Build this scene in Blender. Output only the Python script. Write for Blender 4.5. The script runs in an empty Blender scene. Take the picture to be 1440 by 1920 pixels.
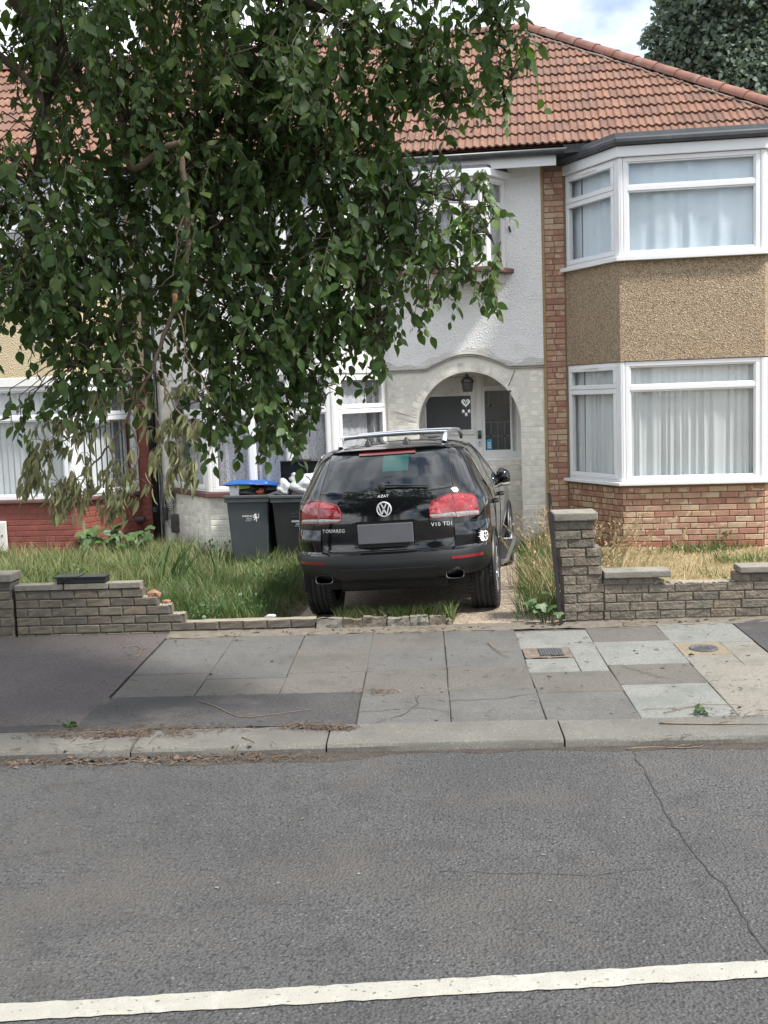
import bpy, math, random
import numpy as np
from mathutils import Vector, Matrix
R = math.radians
scene = bpy.context.scene
col = scene.collection

# ---------------------------------------------------------------- camera
CAM_PITCH, CAM_ROLL, CAM_YAW, CAM_H = R(6.0), 0.035, R(7.5), 2.10
fw = Vector((-math.sin(CAM_YAW)*math.cos(CAM_PITCH), math.cos(CAM_YAW)*math.cos(CAM_PITCH), -math.sin(CAM_PITCH)))
r0 = Vector((math.cos(CAM_YAW), math.sin(CAM_YAW), 0))
u0 = r0.cross(fw)
rt = r0*math.cos(CAM_ROLL) - u0*math.sin(CAM_ROLL)
up = rt.cross(fw)
cd = bpy.data.cameras.new('camera')
cam = bpy.data.objects.new('camera', cd)
col.objects.link(cam)
m4 = Matrix((rt, up, -fw)).transposed().to_4x4()
m4.translation = Vector((0, 0, CAM_H))
cam.matrix_world = m4
cd.sensor_width = 36; cd.sensor_fit = 'AUTO'; cd.lens = 2050/1920*36
cd.clip_start = 0.1; cd.clip_end = 1000
scene.camera = cam

# ---------------------------------------------------------------- sky, sun, exposure
SUN_EL, SUN_AZ = R(57), R(113)          # azimuth measured from +Y (into the picture) clockwise
w = bpy.data.worlds.new('World'); scene.world = w; w.use_nodes = True
nt = w.node_tree; nt.nodes.clear()
def N(t, kind, **kw):
    n = t.nodes.new(kind)
    for k, v in kw.items(): setattr(n, k, v)
    return n
sky = N(nt, 'ShaderNodeTexSky', sky_type='NISHITA', sun_disc=False, sun_elevation=SUN_EL, sun_rotation=SUN_AZ)
tc = N(nt, 'ShaderNodeTexCoord')
mp = N(nt, 'ShaderNodeMapping'); mp.inputs['Location'].default_value = (2.03, 0.3, 0.5); mp.inputs['Scale'].default_value = (1, 1, 1.5)
n1 = N(nt, 'ShaderNodeTexNoise'); n1.inputs['Scale'].default_value = 2.6; n1.inputs['Detail'].default_value = 9; n1.inputs['Roughness'].default_value = .55
cr = N(nt, 'ShaderNodeValToRGB'); cr.color_ramp.elements[0].position = .385; cr.color_ramp.elements[1].position = .485
n2 = N(nt, 'ShaderNodeTexNoise'); n2.inputs['Scale'].default_value = 4.5; n2.inputs['Detail'].default_value = 6
cr2 = N(nt, 'ShaderNodeValToRGB'); cr2.color_ramp.elements[0].position = .3; cr2.color_ramp.elements[1].position = .62
cr2.color_ramp.elements[0].color = (4.0, 4.5, 5.3, 1); cr2.color_ramp.elements[1].color = (13.0, 13.3, 13.7, 1)
mx = N(nt, 'ShaderNodeMix', data_type='RGBA')
bg = N(nt, 'ShaderNodeBackground'); bg.inputs['Strength'].default_value = 0.07
ow = N(nt, 'ShaderNodeOutputWorld')
L = nt.links.new
L(tc.outputs['Generated'], mp.inputs[0]); L(mp.outputs[0], n1.inputs[0]); L(mp.outputs[0], n2.inputs[0])
L(n1.outputs[0], cr.inputs[0]); L(n2.outputs[0], cr2.inputs[0])
L(cr.outputs[0], mx.inputs[0]); L(sky.outputs[0], mx.inputs[6]); L(cr2.outputs[0], mx.inputs[7])
L(mx.outputs[2], bg.inputs[0]); L(bg.outputs[0], ow.inputs[0])
sd = bpy.data.lights.new('sun', 'SUN'); sd.energy = 2.6; sd.angle = R(7); sd.color = (1, .955, .89)
so = bpy.data.objects.new('sun', sd); col.objects.link(so)
so.rotation_euler = Vector((-math.sin(SUN_AZ)*math.cos(SUN_EL), -math.cos(SUN_AZ)*math.cos(SUN_EL), -math.sin(SUN_EL))).to_track_quat('-Z', 'Y').to_euler()
so.location = (6, -6, 12)
scene.view_settings.view_transform = 'Standard'; scene.view_settings.look = 'None'
scene.view_settings.exposure = 1.5; scene.view_settings.gamma = 1; scene.view_settings.use_curve_mapping = False
try:
    scene.cycles.max_bounces = 8; scene.cycles.transparent_max_bounces = 12; scene.cycles.caustics_reflective = False; scene.cycles.caustics_refractive = False
except Exception: pass

# ---------------------------------------------------------------- helpers
WL = {}
def wl(o): return WL.get(o.name, Vector((0, 0, 0)))
def link(o, parent=None, loc=(0, 0, 0)):
    col.objects.link(o)
    loc = Vector(loc)
    if parent is not None:
        o.parent = parent
        o.location = loc - wl(parent)
    else:
        o.location = loc
    WL[o.name] = loc
    return o
def tag(o, label=None, cat=None, group=None, kind=None):
    if label: o['label'] = label
    if cat: o['category'] = cat
    if group: o['group'] = group
    if kind: o['kind'] = kind
    return o
def thing(name, label, cat, loc=(0, 0, 0), group=None):
    o = bpy.data.objects.new(name, None); o.empty_display_size = .2
    link(o, None, loc)
    return tag(o, label, cat, group)

class MB:
    def __init__(s): s.v = []; s.f = []; s.r = []; s.rr = 0.0
    def V(s, p):
        s.v.append((p[0], p[1], p[2])); s.r.append(s.rr); return len(s.v)-1
    def add(s, vs, fs):
        b = len(s.v)
        for p in vs: s.V(p)
        for f in fs: s.f.append(tuple(i+b for i in f))
    def box(s, x0, y0, z0, x1, y1, z1):
        s.add([(x0,y0,z0),(x1,y0,z0),(x1,y1,z0),(x0,y1,z0),(x0,y0,z1),(x1,y0,z1),(x1,y1,z1),(x0,y1,z1)],
              [(0,3,2,1),(4,5,6,7),(0,1,5,4),(1,2,6,5),(2,3,7,6),(3,0,4,7)])
        return s
    def fbox(s, F, s0, s1, d0, d1, z0, z1):
        """box in a wall frame F=(a,u,n): along the wall, outwards, up"""
        a, u, n = F
        P = lambda q, d, z: (a[0]+u[0]*q+n[0]*d, a[1]+u[1]*q+n[1]*d, z)
        s.add([P(s0,d1,z0),P(s1,d1,z0),P(s1,d0,z0),P(s0,d0,z0),P(s0,d1,z1),P(s1,d1,z1),P(s1,d0,z1),P(s0,d0,z1)],
              [(0,3,2,1),(4,5,6,7),(0,1,5,4),(1,2,6,5),(2,3,7,6),(3,0,4,7)])
        return s
    def prism(s, poly, z0, z1):
        n = len(poly); b = len(s.v)
        for p in poly: s.V((p[0], p[1], z0))
        for p in poly: s.V((p[0], p[1], z1))
        s.f.append(tuple(b+i for i in range(n-1, -1, -1))); s.f.append(tuple(b+n+i for i in range(n)))
        for i in range(n):
            j = (i+1) % n; s.f.append((b+i, b+j, b+n+j, b+n+i))
        return s
    def tube(s, pts, rad, n=6, cap=True):
        pts = [Vector(p) for p in pts]; k = len(pts)
        if not hasattr(rad, '__len__'): rad = [rad]*k
        b = len(s.v); prev = None
        for i, p in enumerate(pts):
            t = (pts[min(i+1, k-1)]-pts[max(i-1, 0)])
            if t.length < 1e-9: t = Vector((0, 0, 1))
            t.normalize()
            if prev is None:
                a = t.orthogonal().normalized()
            else:
                a = (prev - t*prev.dot(t))
                a = a.normalized() if a.length > 1e-6 else t.orthogonal().normalized()
            prev = a; c = t.cross(a)
            for j in range(n):
                q = 2*math.pi*j/n
                s.V(p + (a*math.cos(q)+c*math.sin(q))*rad[i])
        for i in range(k-1):
            for j in range(n):
                l = (j+1) % n
                s.f.append((b+i*n+j, b+i*n+l, b+(i+1)*n+l, b+(i+1)*n+j))
        if cap:
            s.f.append(tuple(b+j for j in range(n-1, -1, -1))); s.f.append(tuple(b+(k-1)*n+j for j in range(n)))
        return s
    def lathe(s, prof, center, axis='x', n=32, a0=0, a1=2*math.pi):
        """prof: (axial, radius) list; closed ring round the axis"""
        b = len(s.v); full = abs(a1-a0-2*math.pi) < 1e-6; m = n if full else n+1
        for i in range(m):
            q = a0+(a1-a0)*i/n; c, d = math.cos(q), math.sin(q)
            for (h, r) in prof:
                p = {'x': (h, r*c, r*d), 'y': (r*c, h, r*d), 'z': (r*c, r*d, h)}[axis]
                s.V((center[0]+p[0], center[1]+p[1], center[2]+p[2]))
        k = len(prof)
        for i in range(n):
            i2 = (i+1) % m
            for j in range(k-1):
                s.f.append((b+i*k+j, b+i2*k+j, b+i2*k+j+1, b+i*k+j+1))
        return s
    def grid(s, fn, nu, nv, flip=False):
        b = len(s.v)
        for i in range(nu+1):
            for j in range(nv+1):
                s.V(fn(i/nu, j/nv))
        for i in range(nu):
            for j in range(nv):
                q = (b+i*(nv+1)+j, b+(i+1)*(nv+1)+j, b+(i+1)*(nv+1)+j+1, b+i*(nv+1)+j+1)
                s.f.append(q[::-1] if flip else q)
        return s
    def mesh(s, name, mat, smooth=False):
        me = bpy.data.meshes.new(name)
        me.from_pydata(s.v, [], s.f)
        if any(s.r):
            at = me.attributes.new('rnd', 'FLOAT', 'POINT'); at.data.foreach_set('value', s.r)
        if mat: me.materials.append(mat)
        if smooth: me.polygons.foreach_set('use_smooth', [True]*len(me.polygons))
        me.update()
        return me
    def build(s, name, mat, parent=None, smooth=False, bevel=0, kind=None, seg=2, weld=False):
        o = bpy.data.objects.new(name, s.mesh(name, mat, smooth))
        link(o, parent)
        if bevel:
            b = o.modifiers.new('bevel', 'BEVEL'); b.width = bevel; b.segments = seg; b.limit_method = 'ANGLE'; b.harden_normals = False
        if kind: o['kind'] = kind
        return o
def piece(name, mesh, parent, loc, rot=(0, 0, 0), scale=None):
    o = bpy.data.objects.new(name, mesh)
    link(o, parent, loc); o.rotation_euler = rot
    if scale: o.scale = scale
    return o
def smooth_by_angle(o, ang=40):
    me = o.data
    me.polygons.foreach_set('use_smooth', [True]*len(me.polygons))
    try: me.set_sharp_from_angle(angle=R(ang))
    except Exception: pass
    return o
def wall_frame(a, b):
    d = Vector((b[0]-a[0], b[1]-a[1])); Ln = d.length; u = d/Ln
    return (a, (u.x, u.y), (u.y, -u.x)), Ln
def lerp(a, b, t): return a+(b-a)*t
def text_mesh(txt, size, depth, bold=False, space=1.0):
    c = bpy.data.curves.new('lettering', 'FONT'); c.body = txt; c.size = size; c.extrude = depth; c.align_x = 'CENTER'; c.align_y = 'CENTER'
    c.space_character = space; c.resolution_u = 2
    if bold: c.offset = size*.02
    o = bpy.data.objects.new('lettering_source', c); col.objects.link(o)
    dg = bpy.context.evaluated_depsgraph_get()
    me = bpy.data.meshes.new_from_object(o.evaluated_get(dg))
    bpy.data.objects.remove(o); bpy.data.curves.remove(c)
    return me

# ---------------------------------------------------------------- materials
def pm(name, c1, c2=None, scale=6, rough=.7, bump=(), spec=.5, metal=0, ramp=None, coat=0, speck=None, stain=None, rmix=None, translucent=None, detail=5, vor=None, flow=False):
    """principled material: two colours over noise (world position), optional per-piece colour ramp, speckle, stain and bumps"""
    m = bpy.data.materials.new(name); m.use_nodes = True; t = m.node_tree; t.nodes.clear(); L = t.links.new
    out = N(t, 'ShaderNodeOutputMaterial'); bs = N(t, 'ShaderNodeBsdfPrincipled')
    g = N(t, 'ShaderNodeNewGeometry'); pos = g.outputs['Position']
    def noise(sc, det=5, ro=.6):
        n = N(t, 'ShaderNodeTexNoise'); n.inputs['Scale'].default_value = sc; n.inputs['Detail'].default_value = det; n.inputs['Roughness'].default_value = ro
        L(pos, n.inputs['Vector']); return n
    def mix(fac, a, b, mode='MIX'):
        x = N(t, 'ShaderNodeMix', data_type='RGBA', blend_type=mode)
        for s_, v in ((x.inputs[0], fac), (x.inputs[6], a), (x.inputs[7], b)):
            if isinstance(v, bpy.types.NodeSocket): L(v, s_)
            elif isinstance(v, (int, float)): s_.default_value = v
            else: s_.default_value = (*v, 1)
        return x.outputs[2]
    def rampn(fac, p0, p1):
        r = N(t, 'ShaderNodeMapRange'); r.inputs[1].default_value = p0; r.inputs[2].default_value = p1; L(fac, r.inputs[0]); return r.outputs[0]
    if ramp and not flow:
        oi0 = N(t, 'ShaderNodeObjectInfo'); a0 = N(t, 'ShaderNodeAttribute', attribute_name='rnd')
        s0 = N(t, 'ShaderNodeMath', operation='ADD'); L(oi0.outputs['Random'], s0.inputs[0]); L(a0.outputs['Fac'], s0.inputs[1])
        k0 = N(t, 'ShaderNodeMath', operation='MULTIPLY'); k0.inputs[1].default_value = 37; L(s0.outputs[0], k0.inputs[0])
        v0 = N(t, 'ShaderNodeVectorMath', operation='ADD'); L(pos, v0.inputs[0]); L(k0.outputs[0], v0.inputs[1]); pos = v0.outputs[0]
    if ramp:
        oi = N(t, 'ShaderNodeObjectInfo'); at = N(t, 'ShaderNodeAttribute', attribute_name='rnd')
        ad = N(t, 'ShaderNodeMath', operation='ADD'); L(oi.outputs['Random'], ad.inputs[0]); L(at.outputs['Fac'], ad.inputs[1])
        fr = N(t, 'ShaderNodeMath', operation='FRACT'); L(ad.outputs[0], fr.inputs[0])
        cr = N(t, 'ShaderNodeValToRGB'); el = cr.color_ramp.elements
        while len(el) < len(ramp): el.new(.5)
        for i, c in enumerate(ramp): el[i].position = i/(len(ramp)-1); el[i].color = (*c, 1)
        L(fr.outputs[0], cr.inputs[0]); c = cr.outputs[0]
        c = mix(rampn(noise(scale, detail).outputs[0], .3, .72), mix(1.0, c, (.72, .72, .72), 'MULTIPLY'), mix(1.0, c, (1.22, 1.2, 1.16), 'MULTIPLY'))
    elif c2 is not None:
        c = mix(rampn(noise(scale, detail).outputs[0], .32, .68), c1, c2)
    else:
        c = None
    if speck:       # (scale, colour, threshold lo, hi)
        for (sc, cc, lo, hi) in speck:
            n_ = noise(sc, 2, .5)
            c = mix(rampn(n_.outputs[0], lo, hi), c if c is not None else c1, cc)
    if vor:         # pebbles: voronoi cell colour  (scale, colours)
        v = N(t, 'ShaderNodeTexVoronoi'); v.inputs['Scale'].default_value = vor[0]; L(pos, v.inputs['Vector'])
        cr = N(t, 'ShaderNodeValToRGB'); el = cr.color_ramp.elements
        while len(el) < len(vor[1]): el.new(.5)
        for i, k in enumerate(vor[1]): el[i].position = i/(len(vor[1])-1); el[i].color = (*k, 1)
        sp = N(t, 'ShaderNodeSeparateColor'); L(v.outputs['Color'], sp.inputs[0]); L(sp.outputs[0], cr.inputs[0])
        c = mix(rampn(noise(3, 4).outputs[0], .2, .8), mix(1.0, cr.outputs[0], (.9, .88, .85), 'MULTIPLY'), cr.outputs[0])
    if stain:       # (scale, colour, lo, hi)
        n_ = noise(stain[0], 6, .62)
        c = mix(rampn(n_.outputs[0], stain[2], stain[3]), c if c is not None else c1, stain[1])
    if c is None: bs.inputs['Base Color'].default_value = (*c1, 1)
    else: L(c, bs.inputs['Base Color'])
    bs.inputs['Roughness'].default_value = rough; bs.inputs['Metallic'].default_value = metal
    bs.inputs['Specular IOR Level'].default_value = spec; bs.inputs['Coat Weight'].default_value = coat; bs.inputs['Coat Roughness'].default_value = .03
    if rmix:
        mr = N(t, 'ShaderNodeMapRange'); mr.inputs[3].default_value = rmix[1]; mr.inputs[4].default_value = rmix[2]
        L(noise(rmix[0]).outputs[0], mr.inputs[0]); L(mr.outputs[0], bs.inputs['Roughness'])
    prev = None
    for b in bump:  # (kind, scale, strength, distance)
        kind, sc, st, di = b
        if kind == 'v':
            n_ = N(t, 'ShaderNodeTexVoronoi'); n_.inputs['Scale'].default_value = sc; L(pos, n_.inputs['Vector']); h = n_.outputs['Distance']
        else: h = noise(sc, 4).outputs[0]
        bp = N(t, 'ShaderNodeBump'); bp.inputs['Strength'].default_value = st; bp.inputs['Distance'].default_value = di
        L(h, bp.inputs['Height'])
        if prev is not None: L(prev, bp.inputs['Normal'])
        prev = bp.outputs[0]
    if prev is not None: L(prev, bs.inputs['Normal'])
    sh = bs.outputs[0]
    if translucent:
        tr = N(t, 'ShaderNodeBsdfTranslucent')
        if c is None or len(translucent) > 1: tr.inputs[0].default_value = (*translucent[1], 1)
        else: L(c, tr.inputs[0])
        mxs = N(t, 'ShaderNodeMixShader'); mxs.inputs[0].default_value = translucent[0]
        L(sh, mxs.inputs[1]); L(tr.outputs[0], mxs.inputs[2]); sh = mxs.outputs[0]
    L(sh, out.inputs[0])
    return m
def glass_mat(name, tint=(.99, .995, 1), f0=.032, f1=.7):
    """thin window pane: clear, with a mirror reflection that grows towards grazing angles (each of its two faces takes half)"""
    m = bpy.data.materials.new(name); m.use_nodes = True; t = m.node_tree; t.nodes.clear(); L = t.links.new
    out = N(t, 'ShaderNodeOutputMaterial'); tr = N(t, 'ShaderNodeBsdfTransparent'); tr.inputs[0].default_value = (*tint, 1)
    gl = N(t, 'ShaderNodeBsdfGlossy'); gl.inputs['Roughness'].default_value = .015
    lw = N(t, 'ShaderNodeLayerWeight'); lw.inputs[0].default_value = .5
    pw = N(t, 'ShaderNodeMath', operation='POWER'); pw.inputs[1].default_value = 4; L(lw.outputs['Facing'], pw.inputs[0])
    ma = N(t, 'ShaderNodeMath', operation='MULTIPLY_ADD'); ma.inputs[1].default_value = f1; ma.inputs[2].default_value = f0; L(pw.outputs[0], ma.inputs[0])
    mx = N(t, 'ShaderNodeMixShader'); L(ma.outputs[0], mx.inputs[0]); L(tr.outputs[0], mx.inputs[1]); L(gl.outputs[0], mx.inputs[2]); L(mx.outputs[0], out.inputs[0])
    return m

MT = {}
MT['asphalt'] = pm('asphalt', (.050,.0505,.052), (.074,.0735,.073), scale=.9, rough=.84, speck=[(5,(.048,.047,.047),.50,.72),(42,(.024,.025,.027),.565,.62),(85,(.032,.032,.034),.56,.64),(70,(.155,.15,.142),.66,.72)], bump=[('v',62,.8,.016),('n',240,.4,.005)], stain=(.8,(.076,.068,.060),.50,.72))
MT['tarmac_red'] = pm('tarmac_reddish', (.062,.052,.051), (.084,.073,.070), scale=1.3, rough=.92, speck=[(48,(.040,.034,.034),.54,.64),(75,(.15,.135,.13),.65,.72)], bump=[('n',190,.5,.004)])
MT['tarmac_dark'] = pm('tarmac_dark', (.036,.034,.035), (.052,.049,.048), scale=2.2, rough=.92, speck=[(48,(.024,.023,.024),.54,.63),(75,(.13,.122,.115),.66,.73)], bump=[('n',190,.5,.004)], stain=(1.7,(.13,.115,.10),.55,.8))
SLAB = [(.205,.19,.17),(.185,.18,.172),(.215,.20,.185),(.175,.165,.155)]
def slab_mat(n, a, b): return pm(n, a, b, scale=1.6, rough=.9, speck=[(26,tuple(x*.80 for x in a),.52,.66),(62,tuple(x*.66 for x in a),.54,.63),(80,tuple(min(1,x*1.5) for x in a),.62,.70)], bump=[('n',120,.5,.004),('n',35,.3,.006)], stain=(2.6,tuple(x*.62 for x in a),.50,.74))
MT['slab_grey'] = slab_mat('slab_grey', (.098,.096,.090), (.080,.078,.073))
MT['slab_brown'] = slab_mat('slab_brown', (.102,.094,.084), (.082,.076,.068))
MT['slab_pale'] = slab_mat('slab_pale', (.168,.173,.160), (.144,.149,.137))
MT['slab_cream'] = slab_mat('slab_cream', (.178,.166,.14), (.15,.141,.12))
MT['kerb'] = slab_mat('kerb_stone', (.135,.129,.115), (.088,.084,.075))
MT['joint'] = pm('joint_dirt', (.038,.034,.029), (.062,.055,.046), scale=14, rough=1)
MT['gutter_dirt'] = pm('gutter_dirt', (.030,.025,.020), (.050,.042,.034), scale=14, rough=1, speck=[(70,(.09,.08,.065),.56,.68)], bump=[('n',60,.8,.012)])
MT['crack'] = pm('crack_filler', (.026,.026,.027), (.046,.045,.045), scale=22, rough=1)
MT['paint_line'] = pm('road_paint', (.31,.303,.262), (.265,.258,.226), scale=9, rough=.7, speck=[(13,(.33,.32,.285),.52,.66),(60,(.27,.265,.24),.57,.66),(42,(.10,.10,.098),.665,.69),(190,(.26,.255,.235),.60,.68)], bump=[('n',90,.7,.006)])
MT['soil'] = pm('soil', (.075,.055,.036), (.13,.10,.065), scale=9, rough=1, bump=[('n',40,.8,.02)])
MT['gravel'] = pm('gravel_concrete', (.26,.205,.15), (.33,.27,.205), scale=2.2, rough=.95, vor=(75,[(.13,.10,.075),(.25,.195,.145),(.34,.285,.225),(.47,.41,.34)]), bump=[('v',75,.7,.012)], stain=(1.4,(.12,.095,.07),.56,.78))
MT['dry_lawn'] = pm('dry_lawn_ground', (.30,.22,.12), (.20,.16,.07), scale=5, rough=1, speck=[(40,(.10,.12,.04),.55,.7),(90,(.46,.36,.21),.56,.68)], bump=[('n',60,.9,.03)])
BR = [(.285,.140,.102),(.345,.185,.135),(.42,.29,.195),(.325,.165,.122),(.375,.22,.158),(.46,.35,.24),(.31,.15,.11),(.365,.235,.165)]
MT['brick'] = pm('facing_brick', None, ramp=BR, scale=9, rough=.9, bump=[('n',70,.35,.005)], speck=[(6.0,(.44,.335,.23),.58,.60)], stain=(9,(.33,.175,.13),.60,.68))
MT['brick_red'] = pm('plinth_brick', None, ramp=[(.27,.085,.065),(.33,.115,.09),(.30,.10,.075)], scale=9, rough=.9, bump=[('n',70,.35,.005)])
MT['mortar'] = pm('mortar', (.215,.155,.105), (.155,.12,.085), scale=20, rough=1, bump=[('n',120,.4,.004)])
MT['mortar_yellow'] = pm('mortar_yellowish', (.36,.26,.13), (.27,.19,.10), scale=14, rough=1, bump=[('n',90,.6,.006)])
MT['white_brick'] = pm('painted_brick', None, ramp=[(.71,.685,.62),(.73,.705,.645),(.69,.665,.605)], scale=7, rough=.75, bump=[('n',45,.35,.006)], stain=(3.2,(.40,.375,.33),.6,.8))
MT['white_mortar'] = pm('painted_joint', (.68,.655,.60), (.61,.585,.53), scale=5, rough=.85)
MT['roughcast'] = pm('white_roughcast', (.80,.80,.80), (.74,.74,.735), scale=1.2, rough=.9, bump=[('v',42,.55,.02),('n',75,.7,.012)], stain=(2.2,(.53,.515,.48),.60,.85))
MT['roughcast_dirty'] = pm('weathered_roughcast', (.66,.65,.62), (.54,.52,.48), scale=3.0, rough=.95, bump=[('v',42,.5,.02),('n',75,.6,.012)])
PB = [(.16,.12,.08),(.25,.185,.122),(.34,.255,.165),(.43,.335,.225),(.29,.22,.145),(.54,.45,.33)]
MT['pebbledash'] = pm('pebbledash', None, rough=.85, vor=(80, PB), bump=[('v',80,.8,.016)])
MT['cream_dash'] = pm('cream_pebbledash', (.56,.475,.32), (.50,.415,.27), scale=2, rough=.9, bump=[('v',55,.6,.014)], speck=[(90,(.36,.28,.16),.6,.72)])
MT['red_paint'] = pm('red_masonry_paint', None, ramp=[(.195,.056,.042),(.215,.062,.047),(.18,.052,.04)], scale=5, rough=.7, bump=[('n',60,.35,.005)], stain=(3,(.17,.042,.032),.6,.8))
MT['upvc'] = pm('white_upvc', (.72,.735,.755), (.69,.70,.715), scale=1.5, rough=.32)
MT['old_white'] = pm('old_white_paint', (.76,.76,.75), (.70,.695,.68), scale=4, rough=.5, stain=(4,(.45,.42,.37),.62,.85))
MT['sill_red'] = pm('dark_red_sill', (.13,.062,.052), (.10,.05,.045), scale=7, rough=.55)
MT['gutter'] = pm('black_gutter', (.035,.04,.045), (.055,.06,.066), scale=6, rough=.42, stain=(5,(.11,.115,.115),.58,.8))
MT['bay_felt'] = pm('grey_lead', (.10,.115,.13), (.075,.085,.095), scale=4, rough=.6, stain=(7,(.16,.17,.17),.58,.8))
MT['black_plastic'] = pm('black_plastic', (.016,.017,.019), (.022,.023,.025), scale=10, rough=.45)
TL = [(.152,.074,.050),(.176,.086,.057),(.120,.062,.045),(.165,.081,.054),(.19,.099,.067),(.138,.069,.048)]
MT['roof_tile'] = pm('clay_roof_tile', None, ramp=TL, scale=5, rough=.85, bump=[('n',60,.3,.005)], stain=(2.6,(.14,.085,.062),.52,.75), speck=[(24,(.42,.36,.21),.70,.76)])
MT['ridge_tile'] = pm('clay_ridge_tile', None, ramp=[(.185,.08,.06),(.165,.078,.062),(.20,.09,.066)], scale=6, rough=.9, bump=[('n',60,.3,.005)], stain=(5,(.20,.16,.13),.55,.75))
MT['ridge_mortar'] = pm('ridge_mortar', (.23,.20,.175), (.16,.14,.12), scale=12, rough=1)
MT['roof_felt'] = pm('roof_underlay', (.10,.04,.03), (.08,.035,.028), scale=5, rough=1)
MT['stock_brick'] = pm('weathered_wall_brick', None, ramp=[(.165,.142,.115),(.195,.168,.135),(.145,.128,.105),(.205,.168,.128),(.18,.16,.132)], scale=14, rough=.95, bump=[('n',40,1.0,.02),('n',130,.6,.006)], stain=(13,(.095,.09,.076),.52,.70), speck=[(60,(.32,.30,.26),.68,.76)])
MT['dark_brick'] = pm('blackened_wall_brick', None, ramp=[(.115,.105,.09),(.14,.125,.10),(.098,.09,.08),(.155,.13,.10)], scale=8, rough=.95, bump=[('n',50,.6,.008)], stain=(7,(.07,.068,.058),.55,.75))
MT['wall_mortar'] = pm('old_wall_mortar', (.15,.132,.104), (.10,.089,.072), scale=12, rough=1, bump=[('n',60,.5,.01)])
MT['raw_brick'] = pm('broken_brick_face', (.33,.19,.125), (.26,.14,.09), scale=14, rough=1, bump=[('n',50,.8,.015)])
MT['raw_mortar'] = pm('broken_mortar_face', (.27,.24,.19), (.19,.165,.125), scale=10, rough=1, bump=[('n',50,.8,.015)])
MT['coping'] = pm('stone_coping', (.155,.145,.125), (.21,.195,.165), scale=5, rough=.95, bump=[('n',50,.6,.01)], stain=(8,(.09,.088,.075),.52,.72), speck=[(70,(.33,.32,.28),.64,.72)])
MT['car_paint'] = pm('black_car_paint', (.004,.0045,.0055), rough=.07, spec=.55, coat=.35)
MT['car_glass'] = pm('dark_car_glass', (.005,.007,.008), rough=.02, spec=.7, coat=.3)
MT['silver'] = pm('silver_letters', (.62,.63,.65), rough=.3, metal=.3)
MT['bumper'] = pm('grey_black_bumper', (.0055,.0062,.0072), (.008,.009,.0105), scale=6, rough=.48, bump=[('n',350,.12,.001)])
MT['under'] = pm('underbody_black', (.012,.012,.012), (.022,.02,.018), scale=8, rough=.85)
MT['tyre'] = pm('tyre_rubber', (.016,.016,.017), (.028,.027,.026), scale=9, rough=.8)
MT['alloy'] = pm('alloy_wheel', (.62,.63,.65), rough=.28, metal=1)
MT['chrome'] = pm('chrome', (.78,.79,.8), rough=.12, metal=1)
MT['satin'] = pm('satin_aluminium', (.68,.70,.73), rough=.3, metal=1)
MT['red_lens'] = pm('red_lens', (.36,.008,.012), (.13,.002,.006), scale=16, rough=.08, coat=1, bump=[('v',38,.12,.005)], speck=[(22,(.62,.05,.06),.60,.70)])
MT['clear_lens'] = pm('clear_lens', (.30,.29,.28), (.16,.155,.15), scale=30, rough=.1, coat=1, bump=[('v',60,.4,.006)])
MT['reflector'] = pm('red_reflector', (.22,.014,.017), (.17,.010,.013), scale=30, rough=.15, coat=1)
MT['decal'] = pm('white_decal', (.74,.74,.74), rough=.5)
MT['plate'] = pm('dull_plate', (.085,.09,.10), (.10,.10,.115), scale=3, rough=.6)
MT['teal'] = pm('teal_card', (.006,.055,.048), (.005,.045,.04), scale=4, rough=.08, coat=.6)
MT['glass'] = glass_mat('window_glass')
MT['room'] = pm('dim_room', (.16,.17,.18), (.12,.125,.13), scale=1, rough=.9)  # dark tone stands in for the shade of rooms behind the curtains
MT['net'] = pm('net_curtain', (.84,.88,.87), (.78,.82,.81), scale=3, rough=.9, translucent=(.25,(.7,.74,.72)))
MT['blue_curtain'] = pm('pale_blue_curtain', (.74,.84,.90), (.68,.78,.84), scale=1.5, rough=.8, translucent=(.12,(.6,.68,.72)))
MT['lace'] = pm('lace_curtain', (.74,.74,.76), (.62,.62,.65), scale=3, rough=.9, translucent=(.3,(.5,.5,.5)), speck=[(55,(.33,.34,.35),.55,.62)])
MT['blind'] = pm('vertical_blind', (.80,.84,.84), (.74,.78,.79), scale=2, rough=.8, translucent=(.25,(.5,.54,.54)))
MT['door_panel'] = pm('dark_board', (.055,.058,.064), (.07,.072,.078), scale=4, rough=.5)
MT['lead_glass'] = pm('dark_leaded_glass', (.035,.038,.042), (.055,.058,.062), scale=12, rough=.12, bump=[('n',30,.2,.004)])
MT['lead'] = pm('lead_came', (.20,.20,.20), rough=.5)
MT['black_iron'] = pm('black_iron', (.014,.014,.016), (.03,.026,.024), scale=14, rough=.5)
MT['brass'] = pm('brass', (.36,.24,.10), rough=.35, metal=1)
MT['bark'] = pm('bark', (.105,.082,.06), (.062,.049,.037), scale=22, rough=.95, bump=[('n',60,.8,.01)])
MT['twig'] = pm('dry_twig', (.22,.165,.115), (.14,.10,.07), scale=18, rough=.95, bump=[('n',70,.6,.006)])
MT['green_twig'] = pm('green_twig', (.055,.052,.030), (.085,.07,.042), scale=18, rough=.8)
MT['raw_wood'] = pm('broken_wood', (.46,.25,.11), (.36,.18,.08), scale=20, rough=.9)
GL = [(.022,.050,.016),(.052,.098,.026),(.034,.073,.023),(.085,.138,.034),(.022,.050,.019),(.064,.118,.034),(.042,.086,.024),(.145,.20,.062)]
MT['leaf'] = pm('leaf', None, ramp=GL, scale=12, rough=.48, spec=.32, translucent=(.28,(.13,.23,.035)))
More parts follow.
